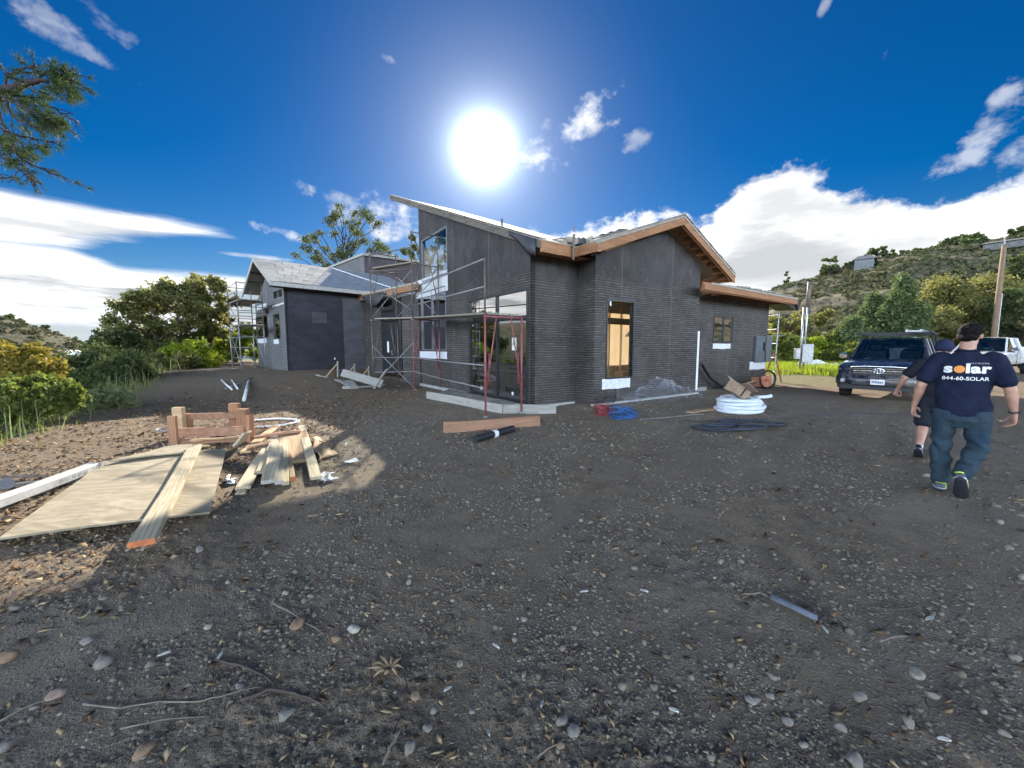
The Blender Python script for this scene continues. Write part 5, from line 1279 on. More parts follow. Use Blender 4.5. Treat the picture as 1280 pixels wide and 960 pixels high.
def truck(name, label, cat, loc, rz, col, service=False, rack=True, badge=True):
    t = thing(name, label, cat, loc, rz); L = 5.8
    xf = 2.55        # front of the grille; axle front at 1.72, rear -1.98
    pm = paint(name + '_paint', col)
    # hood and nose
    q = MB(); sec = [(-2.95, 1.96, .62, 1.05, 1.10, .01), (-1.0, 2.0, .55, 1.05, 1.12, .01), (.95, 2.0, .52, 1.08, 1.18, .02), (1.35, 2.0, .52, 1.08, 1.17, .035), (2.0, 2.0, .52, 1.04, 1.12, .045), (2.42, 1.95, .56, .98, 1.06, .045), (2.56, 1.86, .60, .92, 1.00, .035), (2.62, 1.72, .64, .86, .95, .02)]
    q.loft([ring_body(*s_) for s_ in sec]); body = q.part('body', pm, t, smooth=True); bevel(body, .02)
    for (y, s_) in ((-.99, -1), (.99, 1)):
        for xa in (1.72, -1.98):
            q = MB(); P = [(xa + .47 * math.cos(a), y + s_ * .012, .44 + .47 * math.sin(a)) for a in [math.pi * k / 14 for k in range(15)]] + [(xa - .47, y + s_ * .012, .30), (xa + .47, y + s_ * .012, .30)]
            q.prism(P, (0, -s_ * .30, 0)); q.part('wheel_arch', CARM['blk'], t)
    # bed walls / service body
    if service:
        q = MB()
        q.box(-2.95, -.75, .62, 1.02, .60, 1.42); q.box(-2.95, -.75, -1.02, -.62, .60, 1.42); q.part('service_box', pm, t, bev=.02)
        q = MB(); q.box(-2.9, -2.84, -.62, .62, .7, 1.35); q.part('tailgate', pm, t)
    else:
        q = MB(); q.box(-2.95, -.62, .90, .98, 1.1, 1.32); q.box(-2.95, -.62, -.98, -.90, 1.1, 1.32); q.box(-2.95, -2.87, -.9, .9, .7, 1.32); q.part('bed_side', pm, t, bev=.015)
    # cab
    zr0 = 1.90
    lower = [(.98, 0), (-.62, 0)]
    q = MB()
    roof = [[(x, y * .5, z) for (y, z) in ((-1.42, zr0 - .07), (-1.30, zr0 - .02), (-.7, zr0 + .02), (0, zr0 + .035), (.7, zr0 + .02), (1.30, zr0 - .02), (1.42, zr0 - .07))] for x, z in ((.38, 0), (-.1, 0), (-.55, 0))]
    roof[0] = [(x + .06, y, z - .035) for x, y, z in roof[0]]
    q.loft(roof + [], cap=False, closed_ring=False)
    q.loft([[(x, y, z - .05) for x, y, z in r] for r in roof], cap=False, closed_ring=False)
    q.part('roof', pm, t, smooth=True)
    def pillar(a, b, w=.05): q = MB(); q.beam(a, b, w, w * 1.2, (0, 1, 0)); q.part('pillar', pm, t, bev=.01)
    for s_ in (-1, 1):
        pillar((1.10, s_ * .90, 1.15), (.42, s_ * .70, zr0 - .06), .06); pillar((.0, s_ * .95, 1.12), (-.02, s_ * .72, zr0 - .06), .07); pillar((-.62, s_ * .95, 1.10), (-.55, s_ * .72, zr0 - .06), .14)
        q = MB(); q.beam((.42, s_ * .715, zr0 - .055), (-.55, s_ * .715, zr0 - .055), .05, .06); q.part('roof_rail', pm, t)
        q = MB(); q.hexa([(1.0, s_ * .93, 1.15), (.04, s_ * .95, 1.14), (.04, s_ * .945, 1.14), (1.0, s_ * .925, 1.15), (.44, s_ * .72, zr0 - .09), (.02, s_ * .73, zr0 - .08), (.02, s_ * .725, zr0 - .08), (.44, s_ * .715, zr0 - .09)]); q.part('side_window', CARM['glass'], t)
        q = MB(); q.hexa([(-.04, s_ * .95, 1.14), (-.58, s_ * .95, 1.12), (-.58, s_ * .945, 1.12), (-.04, s_ * .945, 1.14), (-.04, s_ * .73, zr0 - .08), (-.5, s_ * .73, zr0 - .08), (-.5, s_ * .725, zr0 - .08), (-.04, s_ * .725, zr0 - .08)]); q.part('side_window', CARM['glass'], t)
        # doors: gap line, handle
        q = MB(); q.box(-.01, .015, s_ * .99 if s_ < 0 else .985, s_ * .985 if s_ < 0 else .992 + .01, .62, 1.1) if False else q.box(-.012, .004, min(s_ * .97, s_ * 1.003), max(s_ * .97, s_ * 1.003), .60, 1.08); q.part('door_gap', CARM['blk'], t)
        q = MB(); q.tube([(.12, s_ * 1.0, 1.0), (.14, s_ * 1.035, 1.0), (.28, s_ * 1.035, 1.0), (.30, s_ * 1.0, 1.0)], .014, 6); q.part('door_handle', CARM['chrome'], t)
        # mirror
        q = MB(); q.loft([[(.82 + .5 * 0, s_ * (1.00 + .22 * u_), 1.20 + dz) if k == 0 else (.82 + .10 * k, s_ * (1.02 + .20 * u_), 1.20 + dz * .85) for u_, dz in ((0, .02), (0, .16), (.5, .20), (1, .17), (1, .02), (.5, -.01))] for k in range(2)]); mr = q.part('mirror', CARM['chrome'], t, smooth=False, bev=.015)
        q = MB(); q.beam((.86, s_ * .95, 1.18), (.86, s_ * 1.04, 1.24), .05, .05); q.part('mirror_arm', CARM['blk'], mr)
    # windscreen and rear window
    q = MB(); A = []
    for k in range(7):
        y = -1 + k / 3; A.append([(1.12 + .05 * (1 - y * y), y * .86, 1.165), (.44 + .03 * (1 - y * y), y * .69, zr0 - .035 + .02 * (1 - y * y))])
    q.loft(A, cap=False, closed_ring=False); ws = q.part('windscreen', CARM['glass'], t, smooth=True)
    q = MB(); q.tube([(1.15, -.55, 1.19), (.98, -.1, 1.28)], .01, 5); q.tube([(1.15, .15, 1.19), (.98, .6, 1.28)], .01, 5); q.part('wiper', CARM['blk'], ws)
    q = MB(); q.box(.42, .46, -.10, .10, zr0 - .22, zr0 - .14); q.part('rear_mirror', CARM['blk'], ws)
    q = MB(); q.hexa([(-.60, -.86, 1.14), (-.60, .86, 1.14), (-.595, .86, 1.14), (-.595, -.86, 1.14), (-.54, -.68, zr0 - .07), (-.54, .68, zr0 - .07), (-.535, .68, zr0 - .07), (-.535, -.68, zr0 - .07)]); q.part('rear_window', CARM['glass'], t)
    for y in (-.42, .42):
        q = MB(); q.box(-.25, -.12, y - .25, y + .25, .9, 1.45); q.box(-.24, -.14, y - .12, y + .12, 1.47, 1.66); q.part('seat', CARM['seat'], t, bev=.04)
    q = MB(); q.box(-.6, 1.0, -.85, .85, 1.0, 1.1); q.part('cab_floor', CARM['seat'], t)
    q = MB(); q.tube([(.62 + .05 * math.cos(a), .42 + .18 * math.sin(a), 1.22 + .17 * math.cos(a)) for a in [2 * math.pi * k / 16 for k in range(16)]], .016, 6, closed=True); q.part('steering_wheel', CARM['blk'], t)
    # grille, lamps, bumper
    gx = 2.63
    q = MB(); q.box(gx - .05, gx - .005, -.60, .60, .74, .99); gr = q.part('grille', CARM['blk'], t)
    bars = 4 if badge else 2
    q = MB(); q.tube([(gx + .01, -.60, .76), (gx + .015, -.62, .98), (gx + .0, -.3, 1.00), (gx + .01, .3, 1.00), (gx + .015, .62, .98), (gx + .01, .60, .76)], .03, 8); q.part('grille_surround', CARM['chrome'], gr, smooth=True)
    for k in range(3):
        z_ = .79 + k * .063; q = MB(); q.box(gx - .004, gx + .012, -.57, .57, z_, z_ + .028); q.part('grille_bar', CARM['chrome'] if k != 1 else CARM['refl'], gr, bev=.005)
    if badge:
        q = MB()
        for (ra, rb, cy, cz) in ((.115, .078, 0, .87), (.042, .072, 0, .87), (.095, .032, 0, .90)):
            q.tube([(gx + .035, cy + ra * math.cos(a), cz + rb * math.sin(a)) for a in [2 * math.pi * k / 20 for k in range(20)]], .011, 6, closed=True)
        q.part('badge', CARM['chrome'], gr, smooth=True)
    for s_ in (-1, 1):
        q = MB(); q.loft([[(gx - .10, s_ * .64, .74), (gx - .13, s_ * .94, .80), (gx - .25, s_ * .985, 1.0), (gx - .08, s_ * .66, .98)], [(gx + .0, s_ * .64, .74), (gx - .10, s_ * .93, .80), (gx - .20, s_ * .975, 1.0), (gx - .02, s_ * .66, .98)]]); hl_ = q.part('headlight', CARM['lamp'], t, bev=.01)
        q = MB(); q.hexa([(gx - .16, s_ * .66, .76), (gx - .18, s_ * .92, .80), (gx - .14, s_ * .92, .80), (gx - .05, s_ * .66, .76), (gx - .18, s_ * .66, .97), (gx - .28, s_ * .95, .98), (gx - .25, s_ * .95, .98), (gx - .07, s_ * .66, .97)]); q.part('reflector', CARM['blk'], hl_)
        for (yy, zz) in ((.73, .87), (.84, .88)):
            q = MB(); q.tube([(gx - .10, s_ * yy, zz), (gx - .05, s_ * yy, zz)], [.02, .05], 12); q.part('bulb_cup', CARM['refl'], hl_)
    q = MB(); A = []
    for k in range(9):
        y = -1 + k / 4; dx = -.22 * abs(y) ** 3; A.append([(gx + .02 + dx - .18, y * .99, .42), (gx + .08 + dx, y * .99, .45), (gx + .10 + dx, y * .99, .56), (gx + .09 + dx, y * .99, .66), (gx + .03 + dx, y * .985, .72), (gx - .15 + dx, y * .97, .73)])
    q.loft(A); bp = q.part('bumper', pm, t, smooth=True)
    q = MB(); q.box(gx + .0, gx + .112, -.58, .58, .46, .52); q.part('air_intake', CARM['blk'], bp)
    q = MB(); q.box(gx + .02, gx + .105, -.60, .60, .60, .625); q.part('bumper_step', CARM['chrome'], bp)
    for s_ in (-1, 1):
        q = MB(); q.tube([(gx - .04, s_ * .80, .56), (gx + .04, s_ * .80, .56)], [.07, .06], 12); q.part('fog_lamp', CARM['refl'], bp)
    q = MB(); q.box(gx - .3, gx - .05, -.85, .85, .30, .44); q.part('skid_plate', CARM['blk'], t)
    q = MB(); q.box(gx + .105, gx + .118, -.155, .155, .47, .62); pl = q.part('licence_plate', CARM['plate'], bp)
    q = MB(); 
    for k in range(7): q.box(gx + .1182, gx + .120, -.125 + k * .036, -.125 + k * .036 + (.02 if k % 2 else .024), .51, .575)
    pk = q.part('plate_print', simple('plate_blue', (.03, .05, .16), .5), bp)
    # wheels
    for xa in (1.72, -1.98):
        for s_ in (-1, 1):
            q = MB(); yo = s_ * .98; R0 = .405; prof = [(R0 - .12, 0), (R0 - .02, .01), (R0, .035), (R0, .22), (R0 - .02, .25), (R0 - .12, .26)]
            rings = [[(xa + r_ * math.cos(a), yo - s_ * d_, R0 + r_ * math.sin(a)) for r_, d_ in prof] for a in [2 * math.pi * k / 28 for k in range(29)]]
            q.loft(rings, cap=False, closed_ring=True); wh_ = q.part('wheel', CARM['tyre'], t, smooth=True)
            q = MB(); q.tube([(xa, yo - s_ * .05, R0), (xa, yo - s_ * .20, R0)], [R0 - .12, R0 - .12], 20)
            for k in range(6): a = k * math.pi / 3; q.beam((xa, yo - s_ * .03, R0), (xa + (R0 - .13) * math.cos(a), yo - s_ * .035, R0 + (R0 - .13) * math.sin(a)), .07, .03)
            q.part('rim', CARM['rim'], wh_)
    q = MB(); q.box(-2.8, 2.2, -.5, .5, .38, .55); q.part('chassis', CARM['blk'], t)
    if rack:
        rk = MB()
        for x in (.45, -.55, -1.7, -2.75):
            rk.beam((x, -.88, 2.03), (x, .88, 2.03), .05, .05)
        rk.beam((1.0, -.86, 2.04), (-2.9, -.86, 2.04), .05, .06); rk.beam((1.0, .86, 2.04), (-2.9, .86, 2.04), .05, .06)
        for x in (-.8, -2.75):
            for s_ in (-1, 1): rk.beam((x, s_ * .88, 1.3), (x, s_ * .86, 2.03), .05, .05)
        rk.part('ladder_rack', CARM['blk'], t)
    return t
tp = Vector((13.2, 13.85, 0))
tr_az = 50                                   # the truck stands nose towards the camera, axis about 50 degrees right of +Y
def face(az): return R(270 - az) if False else math.atan2(-math.cos(R(az)), -math.sin(R(az)))
nose = G(1097, 500); 
tdir = Vector((-math.sin(R(tr_az)), -math.cos(R(tr_az)), 0)); tp = Vector((nose.x, nose.y, 0)) - tdir * 2.4
tp.z = H(tp.x, tp.y)
trk = truck('pickup_truck', 'dark blue pickup truck with chrome grille and ladder rack facing the camera', 'pickup truck', tp, math.atan2(tdir.y, tdir.x), (.012, .018, .04))
# ladder and conduit carried on the rack lie loose on it
q = MB(); q.beam((.2, .3, 2.10), (-2.6, .35, 2.10), .05, .08); q.beam((.2, .62, 2.10), (-2.6, .67, 2.10), .05, .08)
for k in range(9): q.beam((.05 - k * .3, .3, 2.10), (.05 - k * .3, .65, 2.10), .03, .03)
Mt = Matrix.LocRotScale(tp, Matrix.Rotation(math.atan2(tdir.y, tdir.x), 3, 'Z'), None); q.v = [tuple(Mt @ Vector(p)) for p in q.v]
q.solo('ladder', M['galv'], 'metal ladder lying on the roof rack of the dark pickup', 'ladder')
wdir = Vector((-math.sin(R(66)), -math.cos(R(66)), 0)); wp_ = Vector((1.20 * 19.6, 19.6, 0)) - wdir * 1.6; wp_.z = H(wp_.x, wp_.y) + .0
truck('pickup_truck', 'white service pickup parked behind the men at the right edge', 'pickup truck', wp_, math.atan2(wdir.y, wdir.x), (.74, .75, .76), service=True, rack=False, badge=False)

# ------------------------------------------------------------------ vegetation
L = {}
L['yellow'] = leafmat('leaf_autumn', (.08, .10, .02), (.25, .20, .04), (.17, .11, .02), .4)
L['green'] = leafmat('leaf_green', (.045, .07, .020), (.12, .155, .038), (.24, .26, .07), .52)
L['dark'] = leafmat('leaf_dark', (.036, .055, .026), (.085, .11, .045), (.17, .19, .075), .48)
L['olive'] = leafmat('leaf_olive', (.075, .085, .032), (.18, .18, .068), (.32, .30, .12), .55)
L['euca'] = leafmat('leaf_eucalyptus', (.04, .055, .028), (.10, .12, .055), (.24, .24, .11), .4)
L['pine'] = leafmat('leaf_conifer', (.045, .075, .035), (.11, .155, .065), (.24, .28, .13), .4)
L['grass'] = leafmat('grass_blade', (.07, .10, .02), (.20, .22, .05), (.34, .29, .12), .4)
L['weed'] = leafmat('weed_pale', (.10, .14, .06), (.24, .28, .14), (.36, .36, .22), .35)
L['lime'] = leafmat('leaf_lime', (.10, .15, .01), (.22, .28, .03), (.36, .38, .06), .5)
L['brush'] = leafmat('hill_brush', (.035, .044, .022), (.085, .085, .044), (.16, .14, .078), .12, .95, .04)
M['bark'] = simple('bark', (.10, .075, .055), .9, 0, .35, 6, .7, .02)
M['bark_pale'] = simple('bark_pale', (.22, .18, .15), .85, 0, .3, 5, .5, .02)
M['bark_dark'] = simple('bark_dark', (.045, .03, .03), .9, 0, .3, 8, .6, .01)
def leaves(centres, radii, n, size, flat=.8, shell=.55, elong=1.7, up=.3):
    """n small folded leaf faces through clumps; returns V, F"""
    C = np.asarray(centres, float); Rd = np.asarray(radii, float)
    if Rd.ndim == 1: Rd = np.stack([Rd, Rd, Rd * flat], -1)
    n = int(n * 1.7); size = size * .78
    vol = Rd.prod(1) ** (2 / 3); k = RNG.choice(len(C), n, p=vol / vol.sum())
    d = RNG.normal(size=(n, 3)); d /= np.linalg.norm(d, axis=1, keepdims=True)
    rad = np.clip(np.abs(RNG.normal(.72, .26, n)), .05, 1.5) if shell > .2 else RNG.random(n) ** .5 * 1.25
    rad *= 1 + .16 * np.sin(d[:, 0] * 7 + k) * np.sin(d[:, 2] * 6 + k * 2)
    p = C[k] + d * Rd[k] * rad[:, None]
    Rm = Rd[k].mean(1)[:, None]; f_ = p / (Rm * .62 + .02)   # uneven outline: pull leaves about in soft gusts
    p = p + Rm * .26 * np.stack([np.sin(f_[:, 1] * 1.7 + f_[:, 2] * 2.3), np.sin(f_[:, 2] * 1.9 + f_[:, 0] * 2.1), np.sin(f_[:, 0] * 1.8 + f_[:, 1] * 2.2)], -1)
    a = RNG.normal(size=(n, 3)) + d * .4; a[:, 2] -= up; a /= np.linalg.norm(a, axis=1, keepdims=True)
    b = np.cross(a, RNG.normal(size=(n, 3))); b /= np.linalg.norm(b, axis=1, keepdims=True)
    s = size * (.6 + .8 * RNG.random(n))[:, None]
    V = np.stack([p - a * s * elong * .5, p + b * s * .5, p + a * s * elong * .5, p - b * s * .5], 1).reshape(-1, 3)
    return V, np.arange(n * 4).reshape(n, 4)
def foliage(name, parent, mat, centres, radii, n, size, off=(0, 0, 0), **k):
    V, F = leaves(centres, radii, n, size, **k); return link(name, np_mesh(name, V - np.array(off), F, mat), parent)
def branchy(q, base, tips, r0, r1, wob=.12):
    for t in tips:
        b_, t = Vector(base), Vector(t); L_ = (t - b_).length; pts = []
        for k in range(6):
            s = k / 5; pts.append(b_.lerp(t, s) + Vector((random.uniform(-1, 1), random.uniform(-1, 1), random.uniform(-.4, .6))) * wob * L_ * s * (1 - s) * 2)
        q.tube(pts, [r0 + (r1 - r0) * k / 5 for k in range(6)], 6)
def tree(name, label, cat, base, height, spread, mat, n, size, trunk_r, bark, clumps=14, low=.35, seed=0, group=None, shape='round', flat=.8, gap=1.0, lean=(0, 0), crown_r=None):
    rs = random.Random(seed); random.seed(seed + 5); base = Vector(base)
    t = thing(name, label, cat, base, 0, group); top = Vector((lean[0], lean[1], height))
    q = MB(); tr = []
    for k in range(8):
        s = k / 7; tr.append(Vector((lean[0] * s + rs.uniform(-1, 1) * .03 * height * s, lean[1] * s + rs.uniform(-1, 1) * .03 * height * s, -.3 + (height * .86 + .3) * s)))
    q.tube(tr, [trunk_r * (1.25 if k == 0 else 1 - .8 * k / 7) for k in range(8)], 8)
    C = []; Rr = []
    if shape == 'round' and crown_r is None: clumps = int(clumps * 2.1); gap = gap * .66
    for k in range(clumps):
        a = rs.random() * 2 * math.pi; s = (k + .5) / clumps
        if shape == 'round':
            z = height * (low + (1 - low) * rs.random()); f = math.sqrt(max(.05, 1 - ((z / height - (low + 1) / 2) / ((1 - low) / 2 + .12)) ** 2)); r_ = spread * f * (.35 + .6 * rs.random())
            c = Vector((r_ * math.cos(a), r_ * math.sin(a), z)); cr = spread * rs.uniform(.24, .42) * gap
        elif shape == 'cone':
            z = height * (low + (1 - low) * s); f = 1 - s * .93; r_ = spread * f * (.3 + .6 * rs.random()); c = Vector((r_ * math.cos(a), r_ * math.sin(a), z)); cr = spread * (.16 + .26 * f) * gap
        elif shape == 'column':
            z = height * (low + (1 - low) * s); c = Vector((spread * .35 * math.cos(a), spread * .35 * math.sin(a), z)); cr = spread * rs.uniform(.5, .8) * (1 - .4 * s)
        c += Vector((lean[0], lean[1], 0)) * (c.z / height)
        C.append(c); Rr.append(crown_r * rs.uniform(.7, 1.2) if crown_r else cr)
        if k % 2 == 0 or n > 5000:
            zb = max(height * low * .7, c.z - height * .22); s0 = min(1, (zb + .3) / (height * .86 + .3)); bp = tr[0].lerp(tr[-1], s0)
            branchy(q, bp, [c], trunk_r * .42 * (1 - s0 * .6), trunk_r * .1)
    q.part('trunk', bark, t, smooth=True)
    foliage('crown', t, mat, [tuple(c) for c in C], Rr, n, size, flat=flat, shell=.35)
    return t
def gbase(px, py, Y):
    d = ray(px, py); x = d.x * Y / d.y; return Vector((x, Y, H(x, Y)))
def hgt(px, py, Y, b): return AT(px, py, Y).z - b.z

# bank plants at the left: the autumn-coloured bush and greens under it
b_ = gbase(25, 470, 7.4); b_.x = -11.2; b_.z = H(b_.x, b_.y)
def bush(name, label, cat, base, clumps, mat, n, size, bark=None, stems=6, group=None, **k):
    t = thing(name, label, cat, base, 0, group); q = MB()
    for c, r_ in clumps[:stems]:
        branchy(q, (random.uniform(-.2, .2), random.uniform(-.2, .2), -.25), [c], .035, .01)
    q.part('stems', bark or M['bark'], t, smooth=True)
    return t, foliage('foliage', t, mat, [c for c, r in clumps], [r for c, r in clumps], n, size, **k)
def clump_px(lst, Y, base):
    out_ = []
    for px, py, rp, dy in lst:
        p = AT(px, py, Y + dy); out_.append((tuple(p - base), rp * (Y + dy) / FPX))
    return out_
base = Vector((-11.0, 8.2, H(-11.0, 8.2)))
bush('autumn_bush', 'tall bush with golden yellow leaves at the left edge', 'bush', base, clump_px([(10, 455, 20, 0), (35, 448, 18, .3), (55, 462, 16, 0), (-15, 450, 22, .2), (25, 475, 22, -.2), (62, 478, 14, .2), (-30, 480, 25, 0), (5, 440, 12, .4), (48, 440, 8, .2)], 8.4, base), L['yellow'], 11000, .075, shell=.3)
base = Vector((-9.9, 7.4, H(-9.9, 7.4)))
bush('green_bush', 'dark green leafy bush below the golden bush at the left edge', 'bush', base, clump_px([(15, 500, 24, 0), (50, 505, 20, .1), (75, 492, 17, .3), (-20, 505, 30, 0), (35, 485, 18, .3), (88, 500, 12, .4), (60, 480, 12, .5)], 7.4, base), L['green'], 12000, .07, shell=.3)
base = gbase(130, 500, 10.6); base.x -= .9; base.z = H(base.x, base.y)
bush('pale_weed_bush', 'pale straggly weed bush on the bank between the two dark bushes', 'bush', base, clump_px([(112, 500, 11, 0), (130, 503, 10, 0), (150, 498, 10, 0), (165, 505, 7, 0), (140, 490, 9, .3), (108, 512, 8, -.3)], 10.0, base), L['weed'], 3200, .055, shell=.1, elong=3.5)
base = Vector((-14.6, 13.4, H(-14.6, 13.4)))
bush('dark_shrub', 'dark spreading shrub in the gap behind the pale weeds', 'bush', base, clump_px([(100, 462, 22, 0), (130, 455, 26, .5), (160, 462, 24, 0), (118, 478, 20, -.3), (150, 482, 18, -.5), (90, 480, 14, 0), (180, 478, 14, .3)], 14.0, base), L['dark'], 12000, .10, shell=.3)
for k, (px, py, Y, hpy, sp, mt, lb, cl, n, sz, lw) in enumerate((
        (205, 470, 21.0, 372, 1.9, 'olive', 'leafy olive tree, leftmost of the three tall trees by the left wing', 18, 9000, .13, .18),
        (236, 465, 22.5, 358, 2.1, 'olive', 'taller round green tree behind the pad, between the thinner two', 18, 10000, .13, .15),
        (272, 462, 24.0, 346, 1.5, 'olive', 'slim airy tree closest to the scaffold of the left wing', 14, 5200, .13, .3),
        (168, 478, 20.0, 412, 1.9, 'dark', 'low wide dark tree at the left end of the tree row', 14, 8000, .13, .05),
        (300, 460, 27.0, 400, 2.0, 'lime', 'bright lime green tree seen between scaffold and gable', 12, 6000, .15, .05),
        (255, 470, 19.8, 432, 1.6, 'lime', 'low lime green shrub lit by the sun before the tall trees', 10, 5500, .10, .02),
        (222, 478, 18.4, 444, 1.4, 'olive', 'low olive shrub at the pad edge left of the lime shrub', 10, 4500, .10, .02))):
    b_ = gbase(px, py, Y); b_.x -= .3; b_.z = H(b_.x, b_.y); h_ = hgt(px, hpy, Y, b_)
    tree('leafy_tree' if k < 5 else 'shrub', lb, 'tree' if k < 5 else 'bush', b_, h_, sp, L[mt], n, sz, .13 if k < 5 else .05, M['bark'], cl, lw, seed=10 + k)
for k, (px, hpy, Y, sp, lb) in enumerate(((195, 425, 27, 3.2, 'distant dark oak behind the tree row, left of centre'), (140, 440, 30, 3.6, 'distant dark oak low on the valley side'), (92, 452, 26, 2.6, 'small distant oak nearest the golden bush'))):
    b_ = gbase(px, 470, Y); h_ = max(2, hgt(px, hpy, Y, b_)); tree('oak_tree', lb, 'tree', b_, h_, sp, L['dark'], 8000, .17, .18, M['bark'], 16, .1, seed=40 + k)
# two gum trees behind the house
b_ = Vector((-15.2, 36, 0)); b_.z = H(b_.x, b_.y)
tree('gum_tree', 'airy gum tree with a wide crown rising behind the left wing roof', 'tree', b_, hgt(425, 264, 36, b_), 4.6, L['euca'], 13000, .12, .24, M['bark_dark'], 44, .40, seed=62, gap=.50, flat=.7)
b_ = Vector((-6.7, 31, 0)); b_.z = H(b_.x, b_.y)
tree('gum_tree', 'smaller gum tree just left of the tall facade, mostly behind the upper block', 'tree', b_, hgt(500, 296, 31, b_), 2.3, L['euca'], 6500, .12, .28, M['bark_dark'], 18, .6, seed=63, gap=.6)
# right-hand trees, from the two conifers to the edge
for k, (nm, px, hpy, Y, sp, mt, lb, shp, n, sz, cl, lw) in enumerate((
        ('conifer', 1122, 346, 34, 2.9, 'pine', 'tallest bright green conifer above the dark pickup', 'cone', 12000, .16, 40, .05),
        ('conifer', 1086, 368, 36, 2.6, 'pine', 'shorter conifer left of the tallest one', 'cone', 9000, .16, 34, .05),
        ('conifer', 1064, 398, 33, 2.6, 'pine', 'low bushy conifer at the left of the conifer group', 'cone', 8000, .16, 30, .03),
        ('broad_tree', 1190, 352, 44, 5.2, 'olive', 'broad olive tree with yellowish top left of the utility pole', 'round', 14000, .22, 30, .05),
        ('broad_tree', 1155, 392, 40, 3.6, 'olive', 'lower grey-green tree between conifers and broad olive tree', 'round', 8000, .2, 18, .03),
        ('cypress', 1262, 317, 50, 1.3, 'dark', 'thin dark columnar tree right of the utility pole', 'column', 5500, .22, 14, .25),
        ('dark_tree', 1278, 366, 38, 3.2, 'dark', 'dense dark tree cut by the right edge of the picture', 'round', 11000, .18, 20, .02),
        ('dark_tree', 1235, 396, 46, 2.6, 'green', 'dark green tree behind the foot of the utility pole', 'round', 6000, .2, 14, .02),
        ('bushy_tree', 1012, 392, 40, 2.2, 'olive', 'pale bushy tree right behind the service mast', 'round', 6500, .17, 16, .03),
        ('bushy_tree', 985, 398, 37, 2.4, 'olive', 'bushy tree left of the service mast, next to the low wing', 'round', 6500, .17, 16, .03),
        ('bushy_tree', 1036, 418, 34, 2.2, 'green', 'round green shrub tree between mast and conifers', 'round', 7000, .15, 16, .02),
        ('bushy_tree', 1008, 424, 30, 1.6, 'lime', 'small light green shrub right of the mast foot', 'round', 5000, .12, 12, .02),
        ('bushy_tree', 968, 422, 30, 1.7, 'green', 'green shrub behind the thin scaffold frame', 'round', 5000, .12, 12, .02),
        ('bushy_tree', 1052, 432, 28, 1.5, 'green', 'low dark shrub left of the dark pickup mirror', 'round', 4500, .12, 12, .02),
        ('bushy_tree', 1208, 410, 36, 1.8, 'green', 'low shrub between the two pickups', 'round', 4500, .14, 12, .02))):
    b_ = gbase(px, 440, Y); h_ = hgt(px, hpy, Y, b_)
    tree(nm, lb, 'tree', b_, h_, sp, L[mt], n, sz, .12 + .01 * h_, M['bark'], cl, lw, seed=80 + k, shape=shp, flat=.75)
# trees on the ridge, each its own
ridge = ((1038, 322, 9), (1098, 310, 8), (1112, 314, 6), (1140, 312, 7), (1196, 296, 13), (1222, 294, 11), (1176, 308, 8), (1276, 286, 9), (1160, 314, 5), (1030, 330, 4), (1085, 316, 4), (1128, 318, 4), (1186, 303, 7), (1210, 302, 8), (1060, 328, 4), (985, 340, 4))
for k, (px, py, rp) in enumerate(ridge):
    a_ = math.atan2(ray(px, py).x, ray(px, py).y); rr_ = 240 + (k * 7) % 18; x, y = rr_ * math.sin(a_), rr_ * math.cos(a_); b_ = Vector((x, y, H(x, y)))
    h_ = max(3.0, AT(px, py, y).z - b_.z); 
    tree('ridge_tree', ['lone round tree on the left shoulder of the ridge', 'tree on the ridge just right of the ridge house', 'low tree right of the ridge house', 'bare-looking ridge tree left of the big pair', 'left one of the two biggest ridge trees', 'right one of the two biggest ridge trees', 'small ridge tree left of the big pair', 'ridge tree at the right edge by the long building', 'small bush on the ridge between the house and the big pair', 'low shrub left of the lone round ridge tree', 'small shrub left of the ridge house', 'small shrub on the middle of the ridge', 'round shrub touching the big ridge pair', 'shrub between the two big ridge trees', 'low shrub right of the lone round ridge tree', 'lowest shrub at the left end of the ridge'][k], 'tree', b_, h_, rp * y / FPX * 1.1, L['dark'], 900, .75, .35, M['bark_dark'], 9, .35 if rp > 6 else .05, seed=120 + k, group='trees along the ridge')
# ridge buildings
def far_house(px0, px1, py0, py1, label, nwin, col, roofc, hip=.3, r_=238):
    a_ = math.atan2(ray((px0 + px1) / 2, py0).x, ray(px0, py0).y); a_ = math.atan2(ray((px0 + px1) / 2, py0).x, ray((px0 + px1) / 2, py0).y)
    x, y = r_ * math.sin(a_), r_ * math.cos(a_); z = H(x, y); w = (px1 - px0) / FPX * y * .8; top = AT((px0 + px1) / 2, py0, y).z; h_ = max(3.2, top - z)
    t = thing('ridge_house', label, 'house', (x, y, z - .5), -a_); q = MB(); q.box(-w / 2, w / 2, -4, 4, 0, h_ * .72); wl = q.part('wall', col, t)
    q = MB(); q.loft([[(-w / 2 - .8, -4.8, h_ * .72), (w / 2 + .8, -4.8, h_ * .72), (w / 2 + .8, 4.8, h_ * .72), (-w / 2 - .8, 4.8, h_ * .72)], [(-w / 2 * (1 - hip), -.3, h_ + .3), (w / 2 * (1 - hip), -.3, h_ + .3), (w / 2 * (1 - hip), .3, h_ + .3), (-w / 2 * (1 - hip), .3, h_ + .3)]]); q.part('roof', roofc, t)
    for k in range(nwin):
        c_ = -w / 2 + w * (k + .5) / nwin; q = MB(); q.box(c_ - w / nwin * .28, c_ + w / nwin * .28, -4.05, -3.98, h_ * .22, h_ * .56); q.part('window', M['frame_black'], t)
far_house(1070, 1092, 319, 328, 'small grey house on the ridge between bushes', 4, simple('far_wall', (.13, .135, .14), .8), simple('far_roof', (.10, .105, .12), .8))
